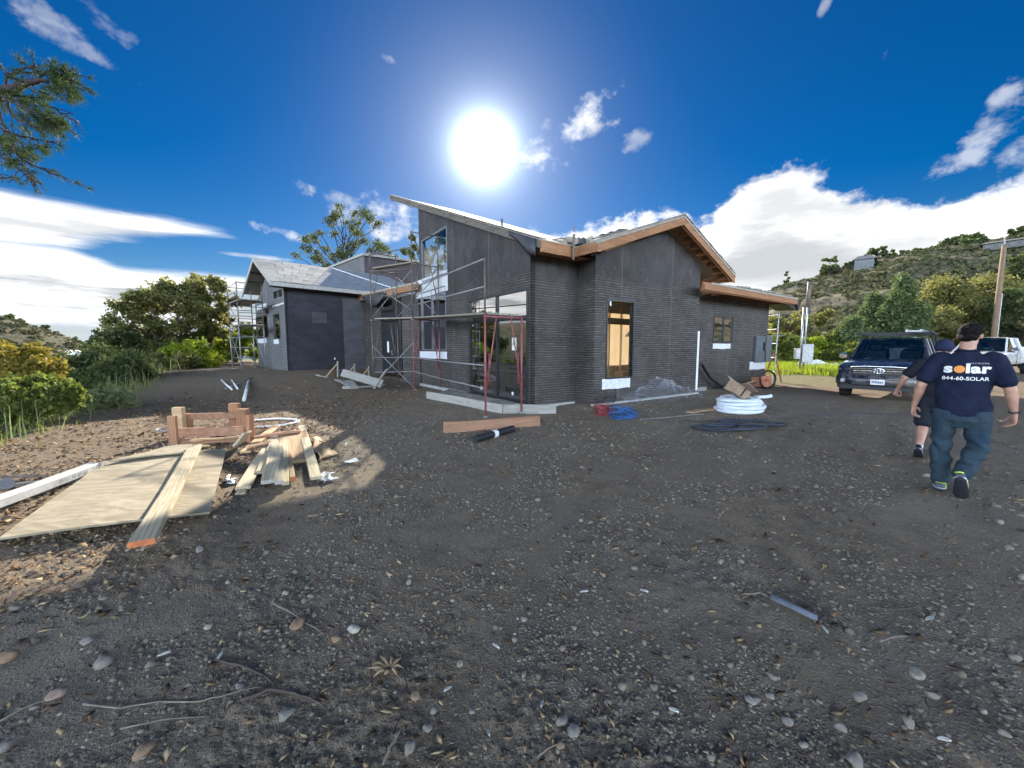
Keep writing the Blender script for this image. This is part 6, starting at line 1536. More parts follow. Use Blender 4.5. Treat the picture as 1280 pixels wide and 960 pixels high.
far_house(1240, 1310, 301, 312, 'long low pale building on the ridge at the right edge', 6, simple('far_wall_pale', (.10, .10, .09), .8), simple('far_roof_pale', (.12, .12, .12), .8), .05, r_=224)
a_ = math.atan2(ray(92, 440).x, ray(92, 440).y); x, y = 330 * math.sin(a_), 330 * math.cos(a_)
q = MB(); zz = AT(92, 441, y).z; q.box(x - 2, x + 2, y - 2, y + 2, zz - 1.5, zz + .6); q.prism([(x - 2.4, y - 2.4, zz + .6), (x + 2.4, y - 2.4, zz + .6), (x, y - 2.4, zz + 1.6)], (0, 4.8, 0)); q.solo('valley_house', simple('far_white', (.75, .73, .70), .7), 'tiny white house on the left valley slope', 'house')
for k, (px, py, rp) in enumerate(((57, 418, 5), (5, 400, 9), (22, 404, 7), (-25, 395, 12))):
    a_ = math.atan2(ray(px, py).x, ray(px, py).y); rr_ = 440; x, y = rr_ * math.sin(a_), rr_ * math.cos(a_); b_ = Vector((x, y, H(x, y) - 1)); h_ = max(7, AT(px, py, y).z - b_.z)
    tree('ridge_tree', ['flat-topped tree alone on the left hill crest', 'bare tree on the left hill by the picture edge', 'second bare tree on the left hill crest', 'tree on the left hill outside the crest'][k], 'tree', b_, h_, rp * y / FPX, L['dark'], 420 if k else 700, 1.1, .45, M['bark_dark'], 7, .6, seed=150 + k)

# brush on the hills, one mass of many shrubs
def brush(name, n, azr, rr_, smin, smax, mat, nl, keep):
    az = np.radians(RNG.uniform(*azr, n)); r = np.sqrt(RNG.uniform(rr_[0] ** 2, rr_[1] ** 2, n)); x, y = r * np.sin(az), r * np.cos(az)
    k = keep(x, y, r, np.degrees(az)); x, y, r = x[k], y[k], r[k]; z = macro(x, y); n = len(x)
    s = smin + (smax - smin) * RNG.random(n) ** 2.2
    d = RNG.normal(size=(n, nl, 3)); d /= np.linalg.norm(d, axis=2, keepdims=True); d[:, :, 2] = np.abs(d[:, :, 2])
    p = np.stack([x, y, z], -1)[:, None, :] + d * (s[:, None, None] * np.array([1.25, 1.25, .8])) * (.55 + .45 * RNG.random((n, nl, 1)))
    a = RNG.normal(size=(n, nl, 3)); a /= np.linalg.norm(a, axis=2, keepdims=True); b = np.cross(a, d); b /= (np.linalg.norm(b, axis=2, keepdims=True) + 1e-6)
    q_ = s[:, None, None] * .42
    V = np.stack([p - a * q_, p + b * q_ * .8, p + a * q_, p - b * q_ * .8], 2).reshape(-1, 3)
    o = link(name, np_mesh(name, V, np.arange(len(V)).reshape(-1, 4), mat)); return tag(o, kind='stuff')
nb = lambda x, y: pn(x * .035, y * .035, 201) + .5 * pn(x * .11, y * .11, 203)
def notcut(x, y, r, a):
    s = (r - 46) / 204; return (nb(x, y) > -.45) & ~((np.abs(s - .50) < .05) & (a > 33) & (a < 52))
o = brush('hillside_brush', 15000, (24, 66), (58, 262), .4, 1.9, L['brush'], 14, notcut); tag(o, 'dark chaparral brush scattered over the dry right-hand hill', 'brush')
o = brush('hillside_brush', 2600, (66, 300), (60, 262), 1.0, 3.0, L['brush'], 10, lambda x, y, r, a: nb(x, y) > -.15); tag(o, 'brush on the hill behind the viewpoint', 'brush')
o = brush('hillside_brush', 3600, (-62, -38), (60, 480), 1.0, 3.4, L['brush'], 12, lambda x, y, r, a: (nb(x, y) > -.35)); tag(o, 'brush covering the left valley and far left hill', 'brush')
o = brush('bank_shrubs', 420, (-66, -34), (14, 60), .35, .95, L['olive'], 60, lambda x, y, r, a: (np.interp(y, EDGE_Y, EDGE_X) - x > 1.2)); tag(o, 'low shrubs running down the bank left of the pad', 'brush')

# grass and weeds
def blades(n, xy, hmin, hmax, w, mat, name, label, lean=.5):
    x, y = xy; n = len(x); z = macro(x, y); h = hmin + (hmax - hmin) * RNG.random(n) ** 1.5; a = RNG.uniform(0, 2 * np.pi, n); l = lean * h * RNG.random(n)
    p = np.stack([x, y, z], -1); c = np.stack([np.cos(a), np.sin(a), 0 * a], -1); sd = np.stack([-np.sin(a), np.cos(a), 0 * a], -1) * w * .5
    up = np.stack([0 * a, 0 * a, h], -1)
    V = np.stack([p - sd, p + sd, p + up * .6 + c * l[:, None] * .35 + sd * .7, p + up * .6 + c * l[:, None] * .35 - sd * .7, p + up + c * l[:, None]], 1).reshape(-1, 3)
    b = (np.arange(n) * 5)[:, None]; F1 = np.hstack([b, b + 1, b + 2, b + 3]); F2 = np.hstack([b + 3, b + 2, b + 4, b + 4])
    me = bpy.data.meshes.new(name); F = [tuple(f) for f in F1.tolist()] + [tuple(f[:3]) for f in F2.tolist()]; me.from_pydata(V.tolist(), [], F); me.materials.append(mat)
    return tag(link(name, me), label, 'grass', kind='stuff')
def scatter(n, x0, x1, y0, y1, f):
    x = RNG.uniform(x0, x1, n); y = RNG.uniform(y0, y1, n); k = f(x, y) > RNG.random(n); return x[k], y[k]
ed = lambda x, y: np.interp(y, EDGE_Y, EDGE_X) - x
blades(0, scatter(70000, -24, -6, 3, 22, lambda x, y: np.exp(-((ed(x, y) - .9) / .9) ** 2) * .42), .05, .34, .014, L['grass'], 'bank_grass', 'dry and green grass along the edge of the bank')
blades(0, scatter(16000, -22, -6.5, 3.5, 20, lambda x, y: np.exp(-((ed(x, y) - .9) / .7) ** 2) * .45), .25, .75, .02, L['weed'], 'bank_weeds', 'tall pale weeds along the bank edge', .8)
blades(0, scatter(90000, 12, 32, 16.5, 34, lambda x, y: S((np.hypot(x, y) - 24.5) / 2) * (np.degrees(np.arctan2(x, y)) < 47) * .55), .08, .38, .035, L['lime'], 'green_weeds', 'bright green weeds in the sun beyond the low wing')
blades(0, scatter(500, -3, 0, 1.2, 3.2, lambda x, y: np.exp(-(((x + 1.25) / .22) ** 2 + ((y - 2.05) / .14) ** 2)) + np.exp(-(((x + 1.3) / .15) ** 2 + ((y - 1.35) / .1) ** 2))), .015, .06, .004, L['green'], 'grass_tuft', 'tiny green grass tufts between the foreground stones', .9)
# white covers lying in the weeds
for k, (px, w_) in enumerate(((1018, 1.0), (1032, .7))):
    p = gbase(px, 447, 25); q = MB(); q.loft([[(p.x + w_ * (u - .5) * 2, p.y - .3, p.z + .1), (p.x + w_ * (u - .5) * 2, p.y, p.z + .32 + .14 * math.sin(u * 5 + k)), (p.x + w_ * (u - .5) * 2, p.y + .5, p.z + .1)] for u in [j / 6 for j in range(7)]]); q.solo('white_tarp', wh, ['white tarp lying in the green weeds, the larger one', 'smaller white tarp in the weeds nearer the dark pickup'][k], 'tarp')

# conifer whose limb hangs into the top left corner
base = Vector((-8.3, 3.3, H(-8.3, 3.3))); t = thing('overhanging_conifer', 'conifer limb with needle tufts reaching in at the top left corner', 'tree', base)
q = MB(); q.tube([(0, 0, -.3), (.05, .02, 2), (.0, .05, 4), (.1, .05, 6.2)], [.20, .17, .13, .07], 8); q.part('trunk', M['bark_dark'], t, smooth=True)
TW = MB(); tips = []
def limb(pts, r0, r1, sub=True, den=9, down=.25):
    P = [AT(x, y, Y) - base for x, y, Y in pts]; fine_ = []
    for a, b_ in zip(P[:-1], P[1:]):
        for k in range(4): fine_.append(a.lerp(b_, k / 4))
    fine_.append(P[-1]); n_ = len(fine_)
    fine_ = [p + Vector((random.uniform(-1, 1), random.uniform(-1, 1), random.uniform(-1, 1))) * .012 for p in fine_]
    TW.tube(fine_, [r0 + (r1 - r0) * k / (n_ - 1) for k in range(n_)], 5)
    return fine_
main = [limb([(-330, 330, 3.3), (-160, 235, 3.2), (-40, 150, 3.05), (0, 117, 3.0), (38, 103, 3.0), (62, 100, 3.0)], .075, .010)]
subs = [[(0, 117, 3), (14, 92, 3.0), (30, 87, 3.0), (42, 86, 3)], [(10, 112, 3), (40, 125, 3.05), (75, 140, 3.1), (98, 152, 3.1)], [(0, 117, 3.0), (24, 132, 2.95), (50, 142, 2.95), (80, 158, 2.95)],
        [(-30, 140, 3.05), (10, 165, 3), (40, 172, 3), (65, 178, 3.05)], [(-30, 140, 3.05), (0, 180, 3.1), (30, 200, 3.1), (60, 215, 3.1), (86, 225, 3.1)], [(-60, 160, 3.1), (-10, 190, 3), (25, 212, 3), (50, 231, 3)],
        [(-60, 165, 3.1), (-20, 205, 3.05), (5, 225, 3), (20, 218, 3)], [(38, 103, 3), (60, 90, 3), (78, 86, 3)], [(62, 100, 3), (80, 95, 3), (90, 108, 3)], [(5, 120, 3), (20, 150, 3), (45, 158, 3), (70, 157, 3)],
        [(-40, 150, 3), (-5, 130, 3), (22, 122, 3), (45, 118, 3)], [(0, 180, 3.1), (18, 190, 3.1), (40, 190, 3.1)], [(0, 140, 3), (14, 170, 3), (24, 196, 3)], [(20, 200, 3), (35, 212, 3), (44, 226, 3)]]
for s_ in subs: main.append(limb(s_, .010, .003))
NV = []; NF = []
def tuft(c, d, n, L_, spread):
    c = np.array(c); d = np.array(d) / (np.linalg.norm(d) + 1e-9)
    for _ in range(n):
        v = d * .9 + RNG.normal(size=3) * spread; v /= np.linalg.norm(v); w = np.cross(v, RNG.normal(size=3)); w /= np.linalg.norm(w); w *= .0013
        l = L_ * RNG.uniform(.6, 1.1); s = c + RNG.normal(size=3) * .006; b = len(NV); NV.extend([s - w, s + w, s + v * l + w * .3, s + v * l - w * .3]); NF.append((b, b + 1, b + 2, b + 3))
for mi_, fp in enumerate(main[1:]):
    n_ = len(fp)
    for k in range(3, n_):
        d_ = (fp[k] - fp[k - 1]).normalized()
        for j in range(2):
            o_ = Vector((random.uniform(-1, 1), random.uniform(-1, 1), random.uniform(-1.2, .6))) * .06
            e_ = fp[k] + d_ * random.uniform(.02, .07) + o_; TW.tube([fp[k], fp[k].lerp(e_, .5) + Vector((0, 0, .005)), e_], [.0035, .003, .0018], 4)
            bare = mi_ in (1, 3, 4, 5, 6, 12, 13)
            if not bare or random.random() < .25: tuft(e_, (e_ - fp[k]), 34, .055, .55)
            if not bare and random.random() < .8: tuft(fp[k].lerp(e_, .5), (e_ - fp[k]) + d_ * .03, 22, .05, .6)
for (x, y, rp, n_) in ((70, 105, 20, 40), (85, 98, 13, 28), (88, 118, 12, 28), (55, 118, 15, 18), (62, 150, 13, 22), (45, 142, 13, 14), (75, 155, 8, 16), (5, 176, 14, 26), (32, 190, 9, 16), (10, 205, 8, 10), (30, 128, 12, 16), (55, 188, 7, 10)):
    for _ in range(n_):
        p = AT(x + random.gauss(0, rp * .45), y + random.gauss(0, rp * .40), 3.0 + random.gauss(0, .06)) - base; tuft(p, (random.uniform(.2, 1), random.uniform(-.5, .5), random.uniform(-.5, .5)), 26, .055, .5)
TW.part('branches', M['bark_dark'], t, smooth=True)
link('needles', np_mesh('needles', np.array(NV), np.array(NF), leafmat('needle_dark', (.018, .036, .016), (.045, .075, .028), (.13, .16, .05), .3)), t)
foliage('crown', t, L['pine'], [(-1.6, .6, 4.6), (-1.2, -1.2, 5.6), (.0, 1.4, 6.0), (-.6, .2, 6.8)], [.8, .8, .6, .6], 3500, .09)

# ------------------------------------------------------------------ gravel, stones, twigs
def ico(sub=1):
    bm = bmesh.new(); bmesh.ops.create_icosphere(bm, subdivisions=sub, radius=1); V = np.array([v.co[:] for v in bm.verts]); F = np.array([[v.index for v in f.verts] for f in bm.faces]); bm.free(); return V, F
IV, IF = ico(1); IV2, IF2 = ico(2)
m, g, out = newmat('stone'); ge = g.n('ShaderNodeNewGeometry'); rd = ge.outputs['Random Per Island']; n_ = g.noise(wpos(g), 60, 5, .65)
c_ = g.ramp(rd, [(0, (.095, .074, .054)), (.45, (.165, .132, .098)), (.82, (.22, .182, .142)), (.96, (.25, .215, .175)), (1, (.34, .30, .25))])
c_ = g.mix(g.mul(g.step(n_, .4, .7), .5), c_, (.10, .085, .068)); fin(g, out, c_, .88, 0, n_, .5, .003, .3); M['stone'] = m
def stones(name, n, ymin, ymax, smin, smax, label, pw=3.2, box=False, azl=57):
    az = np.radians(RNG.uniform(-azl, azl, n)); r = np.exp(RNG.uniform(math.log(ymin), math.log(ymax), n)); x, y = r * np.sin(az), r * np.cos(az)
    den = pn(x * 1.1, y * 1.1, 301) + .6 * pn(x * 3, y * 3, 302); k = (den > RNG.uniform(-.55, .6, n)) & ((micro(x, y) > -.014) | (RNG.random(n) < .35)) & (ed(x, y) < .3)
    loc = HI.to_3x3(); hx = (x - AX) * math.cos(R(HROT)) + (y - AY) * math.sin(R(HROT)); hy = -(x - AX) * math.sin(R(HROT)) + (y - AY) * math.cos(R(HROT))
    k &= ~((hx > -.1) & (hy > -.1)) & ~((hx > CX - .1) & (hy > CY - .1)); x, y, r = x[k], y[k], r[k]; n = len(x)
    s = (smin + (smax - smin) * RNG.random(n) ** pw) * np.clip(r / 2.2, .8, 3.0) ** .55
    sc_ = s[:, None] * np.stack([RNG.uniform(.7, 1.35, n), RNG.uniform(.7, 1.2, n), RNG.uniform(.45, .95, n)], -1)
    z = macro(x, y) + micro(x, y) + sc_[:, 2] * .25
    a = RNG.uniform(0, 2 * np.pi, n); jit = 1 + RNG.uniform(-.36, .34, (n, len(IV), 1))
    P = IV[None] * jit * sc_[:, None, :]; ca, sa = np.cos(a)[:, None], np.sin(a)[:, None]
    P = np.stack([P[..., 0] * ca - P[..., 1] * sa, P[..., 0] * sa + P[..., 1] * ca, P[..., 2]], -1) + np.stack([x, y, z], -1)[:, None, :]
    F = (IF[None] + (np.arange(n) * len(IV))[:, None, None]).reshape(-1, 3)
    return tag(link(name, np_mesh(name, P.reshape(-1, 3), F, M['stone'], smooth=False)), label, 'gravel', kind='stuff')
stones('gravel', 80000, .85, 14, .003, .013, 'fine gravel and crumbs spread over the dirt')
stones('pebbles', 1600, .9, 8, .010, .026, 'pebbles scattered over the dirt', 3.0)
# bark chips, clods and leaf crumbs
def chips(name, n, dens, s0, s1, label, cols):
    az = np.radians(RNG.uniform(-57, 57, n)); r = np.exp(RNG.uniform(math.log(.95), math.log(16), n)); x, y = r * np.sin(az), r * np.cos(az)
    k = (dens(x, y) > RNG.random(n)) & (ed(x, y) < .8); hx = (x - AX) * math.cos(R(HROT)) + (y - AY) * math.sin(R(HROT)); hy = -(x - AX) * math.sin(R(HROT)) + (y - AY) * math.cos(R(HROT)); k &= ~((hx > -.3) & (hy > -.9))
    x, y, r = x[k], y[k], r[k]; n = len(x); s = (s0 + (s1 - s0) * RNG.random(n) ** 2.5) * np.clip(r / 2.5, .8, 3) ** .5
    p = np.stack([x, y, macro(x, y) + micro(x, y) + s * .25], -1)[:, None]; a = RNG.normal(size=(n, 3)); a[:, 2] *= .45; a /= np.linalg.norm(a, axis=1, keepdims=True)
    b = np.cross(a, np.stack([RNG.normal(size=n) * .5, RNG.normal(size=n) * .5, np.ones(n)], -1)); b /= np.linalg.norm(b, axis=1, keepdims=True); c = np.cross(a, b); a = (a * s[:, None])[:, None]; b = (b * s[:, None] * RNG.uniform(.2, .6, (n, 1)))[:, None]; c = (c * s[:, None] * .13)[:, None]
    V = np.concatenate([p - a, p + b * .9 - c, p + a, p - b - c, p + c * 1.2], 1).reshape(-1, 3); B = (np.arange(n) * 5)[:, None]
    F = np.concatenate([B + np.array([[0, 1, 4]]), B + np.array([[1, 2, 4]]), B + np.array([[2, 3, 4]]), B + np.array([[3, 0, 4]]), B + np.array([[0, 3, 1]]), B + np.array([[1, 3, 2]])], 1).reshape(-1, 3)
    m, g, out = newmat(name); rd = g.n('ShaderNodeNewGeometry').outputs['Random Per Island']; fin(g, out, g.ramp(rd, cols), .9, 0, None, spec=.2); return tag(link(name, np_mesh(name, V, F, m)), label, 'litter', kind='stuff')
chips('bark_litter', 120000, lambda x, y: .04 + .9 * S((-x - 2.4 + .6 * pn(x, y, 77)) / 2) * (.45 + .55 * S((pn(x * 1.4, y * 1.4, 78) + .3) / .6)), .006, .036, 'brown bark chips and leaf litter on the sunlit left of the pad', [(0, (.045, .027, .017)), (.4, (.14, .085, .050)), (.75, (.25, .17, .095)), (1, (.42, .32, .19))])
chips('dirt_crumbs', 60000, lambda x, y: .12 + .7 * S((pn(x * .8, y * .8, 79) + .25) / .5), .003, .013, 'crumbs of dry dirt and grit', [(0, (.08, .065, .05)), (.6, (.15, .125, .10)), (.93, (.22, .19, .155)), (1, (.55, .52, .46))])
# single stones one can point to
rk = [(373, 783, 13, 'brown'), (358, 897, 11, 'grey'), (442, 790, 9, 'white'), (722, 848, 0, ''), (717, 918, 12, 'grey'), (702, 905, 11, 'grey'), (1145, 845, 11, 'pale'), (1068, 955, 12, 'grey'), (520, 872, 8, 'brown'),
      (534, 913, 9, 'grey'), (180, 942, 10, 'brown'), (71, 873, 9, 'pink'), (130, 832, 11, 'grey'), (110, 803, 10, 'flat'), (250, 690, 8, 'grey'), (512, 940, 10, 'grey'), (1135, 908, 8, 'grey'), (1073, 875, 9, 'grey'),
      (965, 848, 7, 'grey'), (937, 876, 9, 'flat'), (962, 872, 6, 'grey'), (745, 792, 6, 'grey'), (718, 786, 6, 'pale'), (513, 722, 6, 'grey'), (627, 735, 5, 'pale'), (9, 826, 10, 'brown'), (700, 935, 8, 'brown'), (5, 940, 9, 'grey'),
      (542, 890, 7, 'grey'), (575, 832, 7, 'pale'), (590, 892, 6, 'grey'), (420, 802, 8, 'brown'), (655, 845, 6, 'grey'), (985, 905, 7, 'grey'), (1050, 912, 8, 'grey'), (1165, 872, 6, 'grey'), (880, 690, 6, 'flat'), (1250, 655, 5, 'pale'), (1255, 920, 7, 'pale'), (300, 860, 7, 'grey')]
rcol = {'brown': (.25, .165, .105), 'grey': (.22, .195, .165), 'white': (.42, .38, .32), 'pale': (.26, .235, .19), 'pink': (.28, .20, .155), 'flat': (.25, .22, .185)}
rm = {k: simple('rock_' + k, c, .85, 0, .25, 30, .6, .004, dirt=(c[0] * .5, c[1] * .5, c[2] * .5)) for k, c in rcol.items()}
def near(px, py):
    h = 'left' if px < 430 else 'middle' if px < 860 else 'right'; v = 'at the very bottom' if py > 890 else 'low' if py > 820 else 'in the near dirt' if py > 740 else 'further out'
    return h, v
seen = set(); words_ = ['smooth', 'angular', 'rounded', 'blunt', 'half-buried', 'chipped', 'oval', 'lumpy', 'squarish', 'wedge-shaped']
for k, (px, py, rp, kd) in enumerate(rk):
    if not rp: continue
    p = G(px, py); s = rp * .40 * (p - Vector((0, 0, CAMZ))).length / FPX * 1.15; rs = np.random.default_rng(500 + k)
    Q = IV2.copy()
    for _ in range(9):
        nn_ = rs.normal(size=3); nn_ /= np.linalg.norm(nn_); dd_ = Q @ nn_; Q -= np.maximum(0, dd_ - rs.uniform(.55, .85))[:, None] * nn_
    j = (1 + rs.uniform(-.03, .03, (len(IV2), 1))); sc_ = np.array([rs.uniform(1.0, 1.45), rs.uniform(.85, 1.15), .45 if kd == 'flat' else rs.uniform(.65, .9)]) * s
    P = Q * 1.15 * j * sc_; a = rs.uniform(0, 6.28); P = np.stack([P[:, 0] * math.cos(a) - P[:, 1] * math.sin(a), P[:, 0] * math.sin(a) + P[:, 1] * math.cos(a), P[:, 2]], -1); P[:, 2] -= P[:, 2].min()
    o = link('rock', np_mesh('rock', P, IF2, rm[kd], smooth=False)); o.location = p + Vector((0, 0, -s * .12)); h, v = near(px, py)
    ref = min(((abs(px - r2[0]) + abs(py - r2[1]), r2) for i2, r2 in enumerate(rk) if i2 != k and r2[2] and r2[3] != kd), key=lambda t_: t_[0])[1]
    side = 'left of' if px < ref[0] else 'right of'
    lb = f"{words_[k % 10]} {'flat grey-brown' if kd == 'flat' else kd} stone {v}, {h} part, {side} a {'flat' if ref[3] == 'flat' else ref[3]} one"
    if lb in seen: lb = f"small {lb}"
    seen.add(lb); tag(o, lb, 'rock', 'stones lying loose in the foreground dirt')
# sticks and leaves
stk = simple('dead_stick', (.07, .05, .042), .85, 0, .3, 20, .4); stk2 = simple('pale_stick', (.19, .155, .12), .85, 0, .3, 20, .4)
def stick(pts, r, mat, label, cat='stick', lift=.012, grp=None):
    P = [G(x, y) + Vector((0, 0, lift + .008 * math.sin(i * 2.1))) for i, (x, y) in enumerate(pts)]; fp = []
    for a, b_ in zip(P[:-1], P[1:]):
        for k in range(3): fp.append(a.lerp(b_, k / 3) + Vector((random.uniform(-1, 1), random.uniform(-1, 1), random.uniform(0, 1))) * .004)
    fp.append(P[-1]); n_ = len(fp); q = MB(); q.tube(fp, [.72 * r * (1 - .55 * i / n_) for i in range(n_)], 6); q.solo('twig', mat, label, cat, group=grp, smooth=True)
sg = 'dead sticks on the foreground dirt'
stick([(268, 829), (300, 836), (330, 845), (348, 864)], .011, stk, 'dark curved stick pointing up left from the forked pair, lower left', grp=sg)
stick([(300, 880), (335, 868), (360, 866), (385, 875), (408, 891)], .011, stk, 'dark arched stick meeting the curved one, lower left', grp=sg)
stick([(105, 884), (150, 891), (200, 878), (250, 880), (290, 872), (330, 858)], .006, stk2, 'long thin pale twig lying crosswise low at left', grp=sg)
stick([(0, 905), (40, 886), (80, 868)], .006, stk2, 'thin twig running in from the lower left corner', grp=sg)
stick([(150, 915), (200, 906), (260, 896)], .005, stk2, 'shorter pale twig below the long thin one', grp=sg)
stick([(340, 756), (365, 770), (385, 782), (405, 796)], .007, stk2, 'stick leaning past the brown stone, left of centre', grp=sg)
stick([(308, 782), (345, 778), (368, 774)], .006, stk, 'dark twig touching the brown stone from the left', grp=sg)
stick([(930, 746), (950, 745), (962, 748)], .010, stk2, 'pale stick end at the grey bark strip, right side', grp=sg)
stick([(975, 742), (1000, 752), (1030, 768), (1040, 776)], .008, stk, 'dark stick beside the grey bark strip, right side', grp=sg)
stick([(1100, 804), (1118, 800), (1134, 796)], .009, stk2, 'short straight stick right of the grey bark strip', grp=sg)
stick([(1157, 876), (1160, 888), (1162, 900)], .006, stk, 'short dark twig near the lower right stones', grp=sg)
stick([(500, 830), (508, 862), (500, 900), (490, 920)], .007, stk, 'dark upright-lying twig low in the middle left', grp=sg)
stick([(500, 918), (488, 940), (478, 958)], .010, stk2, 'thick pale stick end at the bottom, middle left', grp=sg)
stick([(462, 830), (466, 860), (462, 880)], .005, stk, 'thin twig left of the dry brown plant scrap', grp=sg)
stick([(195, 742), (205, 730), (208, 722)], .006, stk2, 'small pale twig just inside the shadow edge', grp=sg)
stick([(600, 835), (618, 834), (634, 840)], .005, stk, 'thin dark twig in the middle of the near dirt', grp=sg)
stick([(672, 949), (690, 938), (706, 925)], .006, stk2, 'twig between the two big stones at bottom centre', grp=sg)
stick([(1070, 760), (1090, 763), (1108, 762)], .008, stk, 'dark stick further out on the right', grp=sg)
stick([(1125, 764), (1150, 760), (1175, 763)], .008, stk, 'dark stick furthest right beyond the short one', grp=sg)
# grey bark strip, dry plant, leaves
q = MB(); P = [G(963, 748), G(985, 758), G(1005, 768), G(1022, 776)]
q.loft([[p + Vector((-.02, -.025, .012)), p + Vector((0, 0, .032)), p + Vector((.02, .03, .014)), p + Vector((0, 0, .008))] for p in P]); q.solo('bark_strip', simple('grey_bark', (.13, .14, .17), .75, 0, .25, 15, .4), 'long grey-blue strip of bark lying on the right-hand dirt', 'bark', smooth=True)
p = G(487, 838); q = MB()
for k in range(9):
    a = k * .7; q.tube([p + Vector((.01 * math.cos(a), .01 * math.sin(a), .01)), p + Vector((.05 * math.cos(a) - .01, .04 * math.sin(a), .03)), p + Vector((.085 * math.cos(a) - .02, .06 * math.sin(a), .012 + .02 * (k % 2)))], [.007, .008, .002], 5)
q.solo('dry_plant', simple('dry_tan', (.27, .19, .11), .85), 'dry tan plant scrap with curled ends, low middle left', 'dry plant', smooth=True)
lf = [(730, 743, 'white'), (714, 736, 'tan'), (620, 812, 'white'), (560, 866, 'white'), (610, 921, 'pale'), (1162, 777, 'white'), (1030, 790, 'pale'), (842, 893, 'white'), (822, 945, 'purple'), (822, 712, 'brown'), (205, 822, 'white'), (275, 825, 'white'), (1180, 930, 'white'), (678, 885, 'white'), (805, 742, 'white')]
lcol = {'white': simple('bleached_leaf', (.70, .68, .62), .7), 'tan': simple('tan_leaf', (.42, .33, .2), .7), 'pale': simple('pale_leaf', (.5, .47, .38), .7), 'purple': simple('purple_leaf', (.16, .09, .09), .7), 'brown': simple('brown_leaf', (.15, .07, .05), .7)}
for k, (px, py, kd) in enumerate(lf):
    p = G(px, py); s = 4.5 * (p - Vector((0, 0, CAMZ))).length / FPX * (1.4 if kd in ('purple', 'brown') else 1); a = k * 1.3; q = MB(); d = Vector((math.cos(a), math.sin(a), .12)); e = Vector((-math.sin(a), math.cos(a), 0)) * .33
    q.loft([[p + d * s * u + e * s * w_ + Vector((0, 0, .014 + .01 * abs(v_))) for v_, w_ in ((-1, -1 * (1 - u * u)), (0, 0), (1, (1 - u * u)))] for u in (-.98, -.5, 0, .5, .98)], cap=False, closed_ring=False)
    h, v = near(px, py); o = q.solo('fallen_leaf', lcol[kd], f"{kd} fallen leaf {v}, {h} part, {['curled', 'narrow', 'upturned', 'flat', 'split'][k % 5]} and {['tiny', 'thin', 'short'][k % 3]}", 'leaf', 'leaves fallen on the dirt', smooth=True)
    s_ = o.modifiers.new('thickness', 'SOLIDIFY'); s_.thickness = .0015

# ------------------------------------------------------------------ people
def remesh(q, voxel, smooth=4, fac=.5):
    me = q.mesh('tmp', [], fix=True); o = bpy.data.objects.new('tmp', me); COL.objects.link(o)
    r = o.modifiers.new('r', 'REMESH'); r.mode = 'VOXEL'; r.voxel_size = voxel; r.use_smooth_shade = True
    s = o.modifiers.new('s', 'SMOOTH'); s.factor = fac; s.iterations = smooth
    dg = bpy.context.evaluated_depsgraph_get(); out_ = bpy.data.meshes.new_from_object(o.evaluated_get(dg)); bpy.data.objects.remove(o); bpy.data.meshes.remove(me); return out_
def etube(q, P, R_, side, n=16, cap=True):
    """tube of elliptical sections: R_ = [(across, deep)], side = direction of 'across'"""
    P = [Vector(p) for p in P]; rings = []; N = len(P)
    for i in range(N):
        t = (P[min(i + 1, N - 1)] - P[max(i - 1, 0)]).normalized(); a = Vector(side); a = (a - t * a.dot(t)).normalized(); b = t.cross(a)
        rx, ry = R_[i] if isinstance(R_[i], (tuple, list)) else (R_[i], R_[i])
        rings.append([P[i] + a * rx * math.cos(2 * math.pi * k / n) + b * ry * math.sin(2 * math.pi * k / n) for k in range(n)])
    # rounded ends
    def dome(i, s_):
        t = (P[min(i + 1, N - 1)] - P[max(i - 1, 0)]).normalized() * s_; c = P[i]; r_ = [c + (p - c) * .62 + t * ((rings[i][0] - c).length * .42) for p in rings[i]]; return r_
    rr_ = [dome(0, -1)] + rings + [dome(N - 1, 1)] if cap else rings
    q.loft(rr_)
def ellip(q, c, r, rot=None, seg=14):
    c = Vector(c); rings = []
    for i in range(1, seg):
        th = math.pi * i / seg; ring = []
        for k in range(18):
            ph = 2 * math.pi * k / 18; v = Vector((r[0] * math.sin(th) * math.cos(ph), r[1] * math.sin(th) * math.sin(ph), r[2] * math.cos(th)))
            ring.append(c + (rot @ v if rot else v))
        rings.append(ring)
    q.loft(rings)
def displace(me, f):
    n = len(me.vertices); co = np.zeros(n * 3, np.float32); me.vertices.foreach_get('co', co); co = co.reshape(-1, 3); no = np.zeros(n * 3, np.float32); me.vertices.foreach_get('normal', no); no = no.reshape(-1, 3)
    co += no * f(co)[:, None].astype(np.float32); me.vertices.foreach_set('co', co.ravel()); me.update()
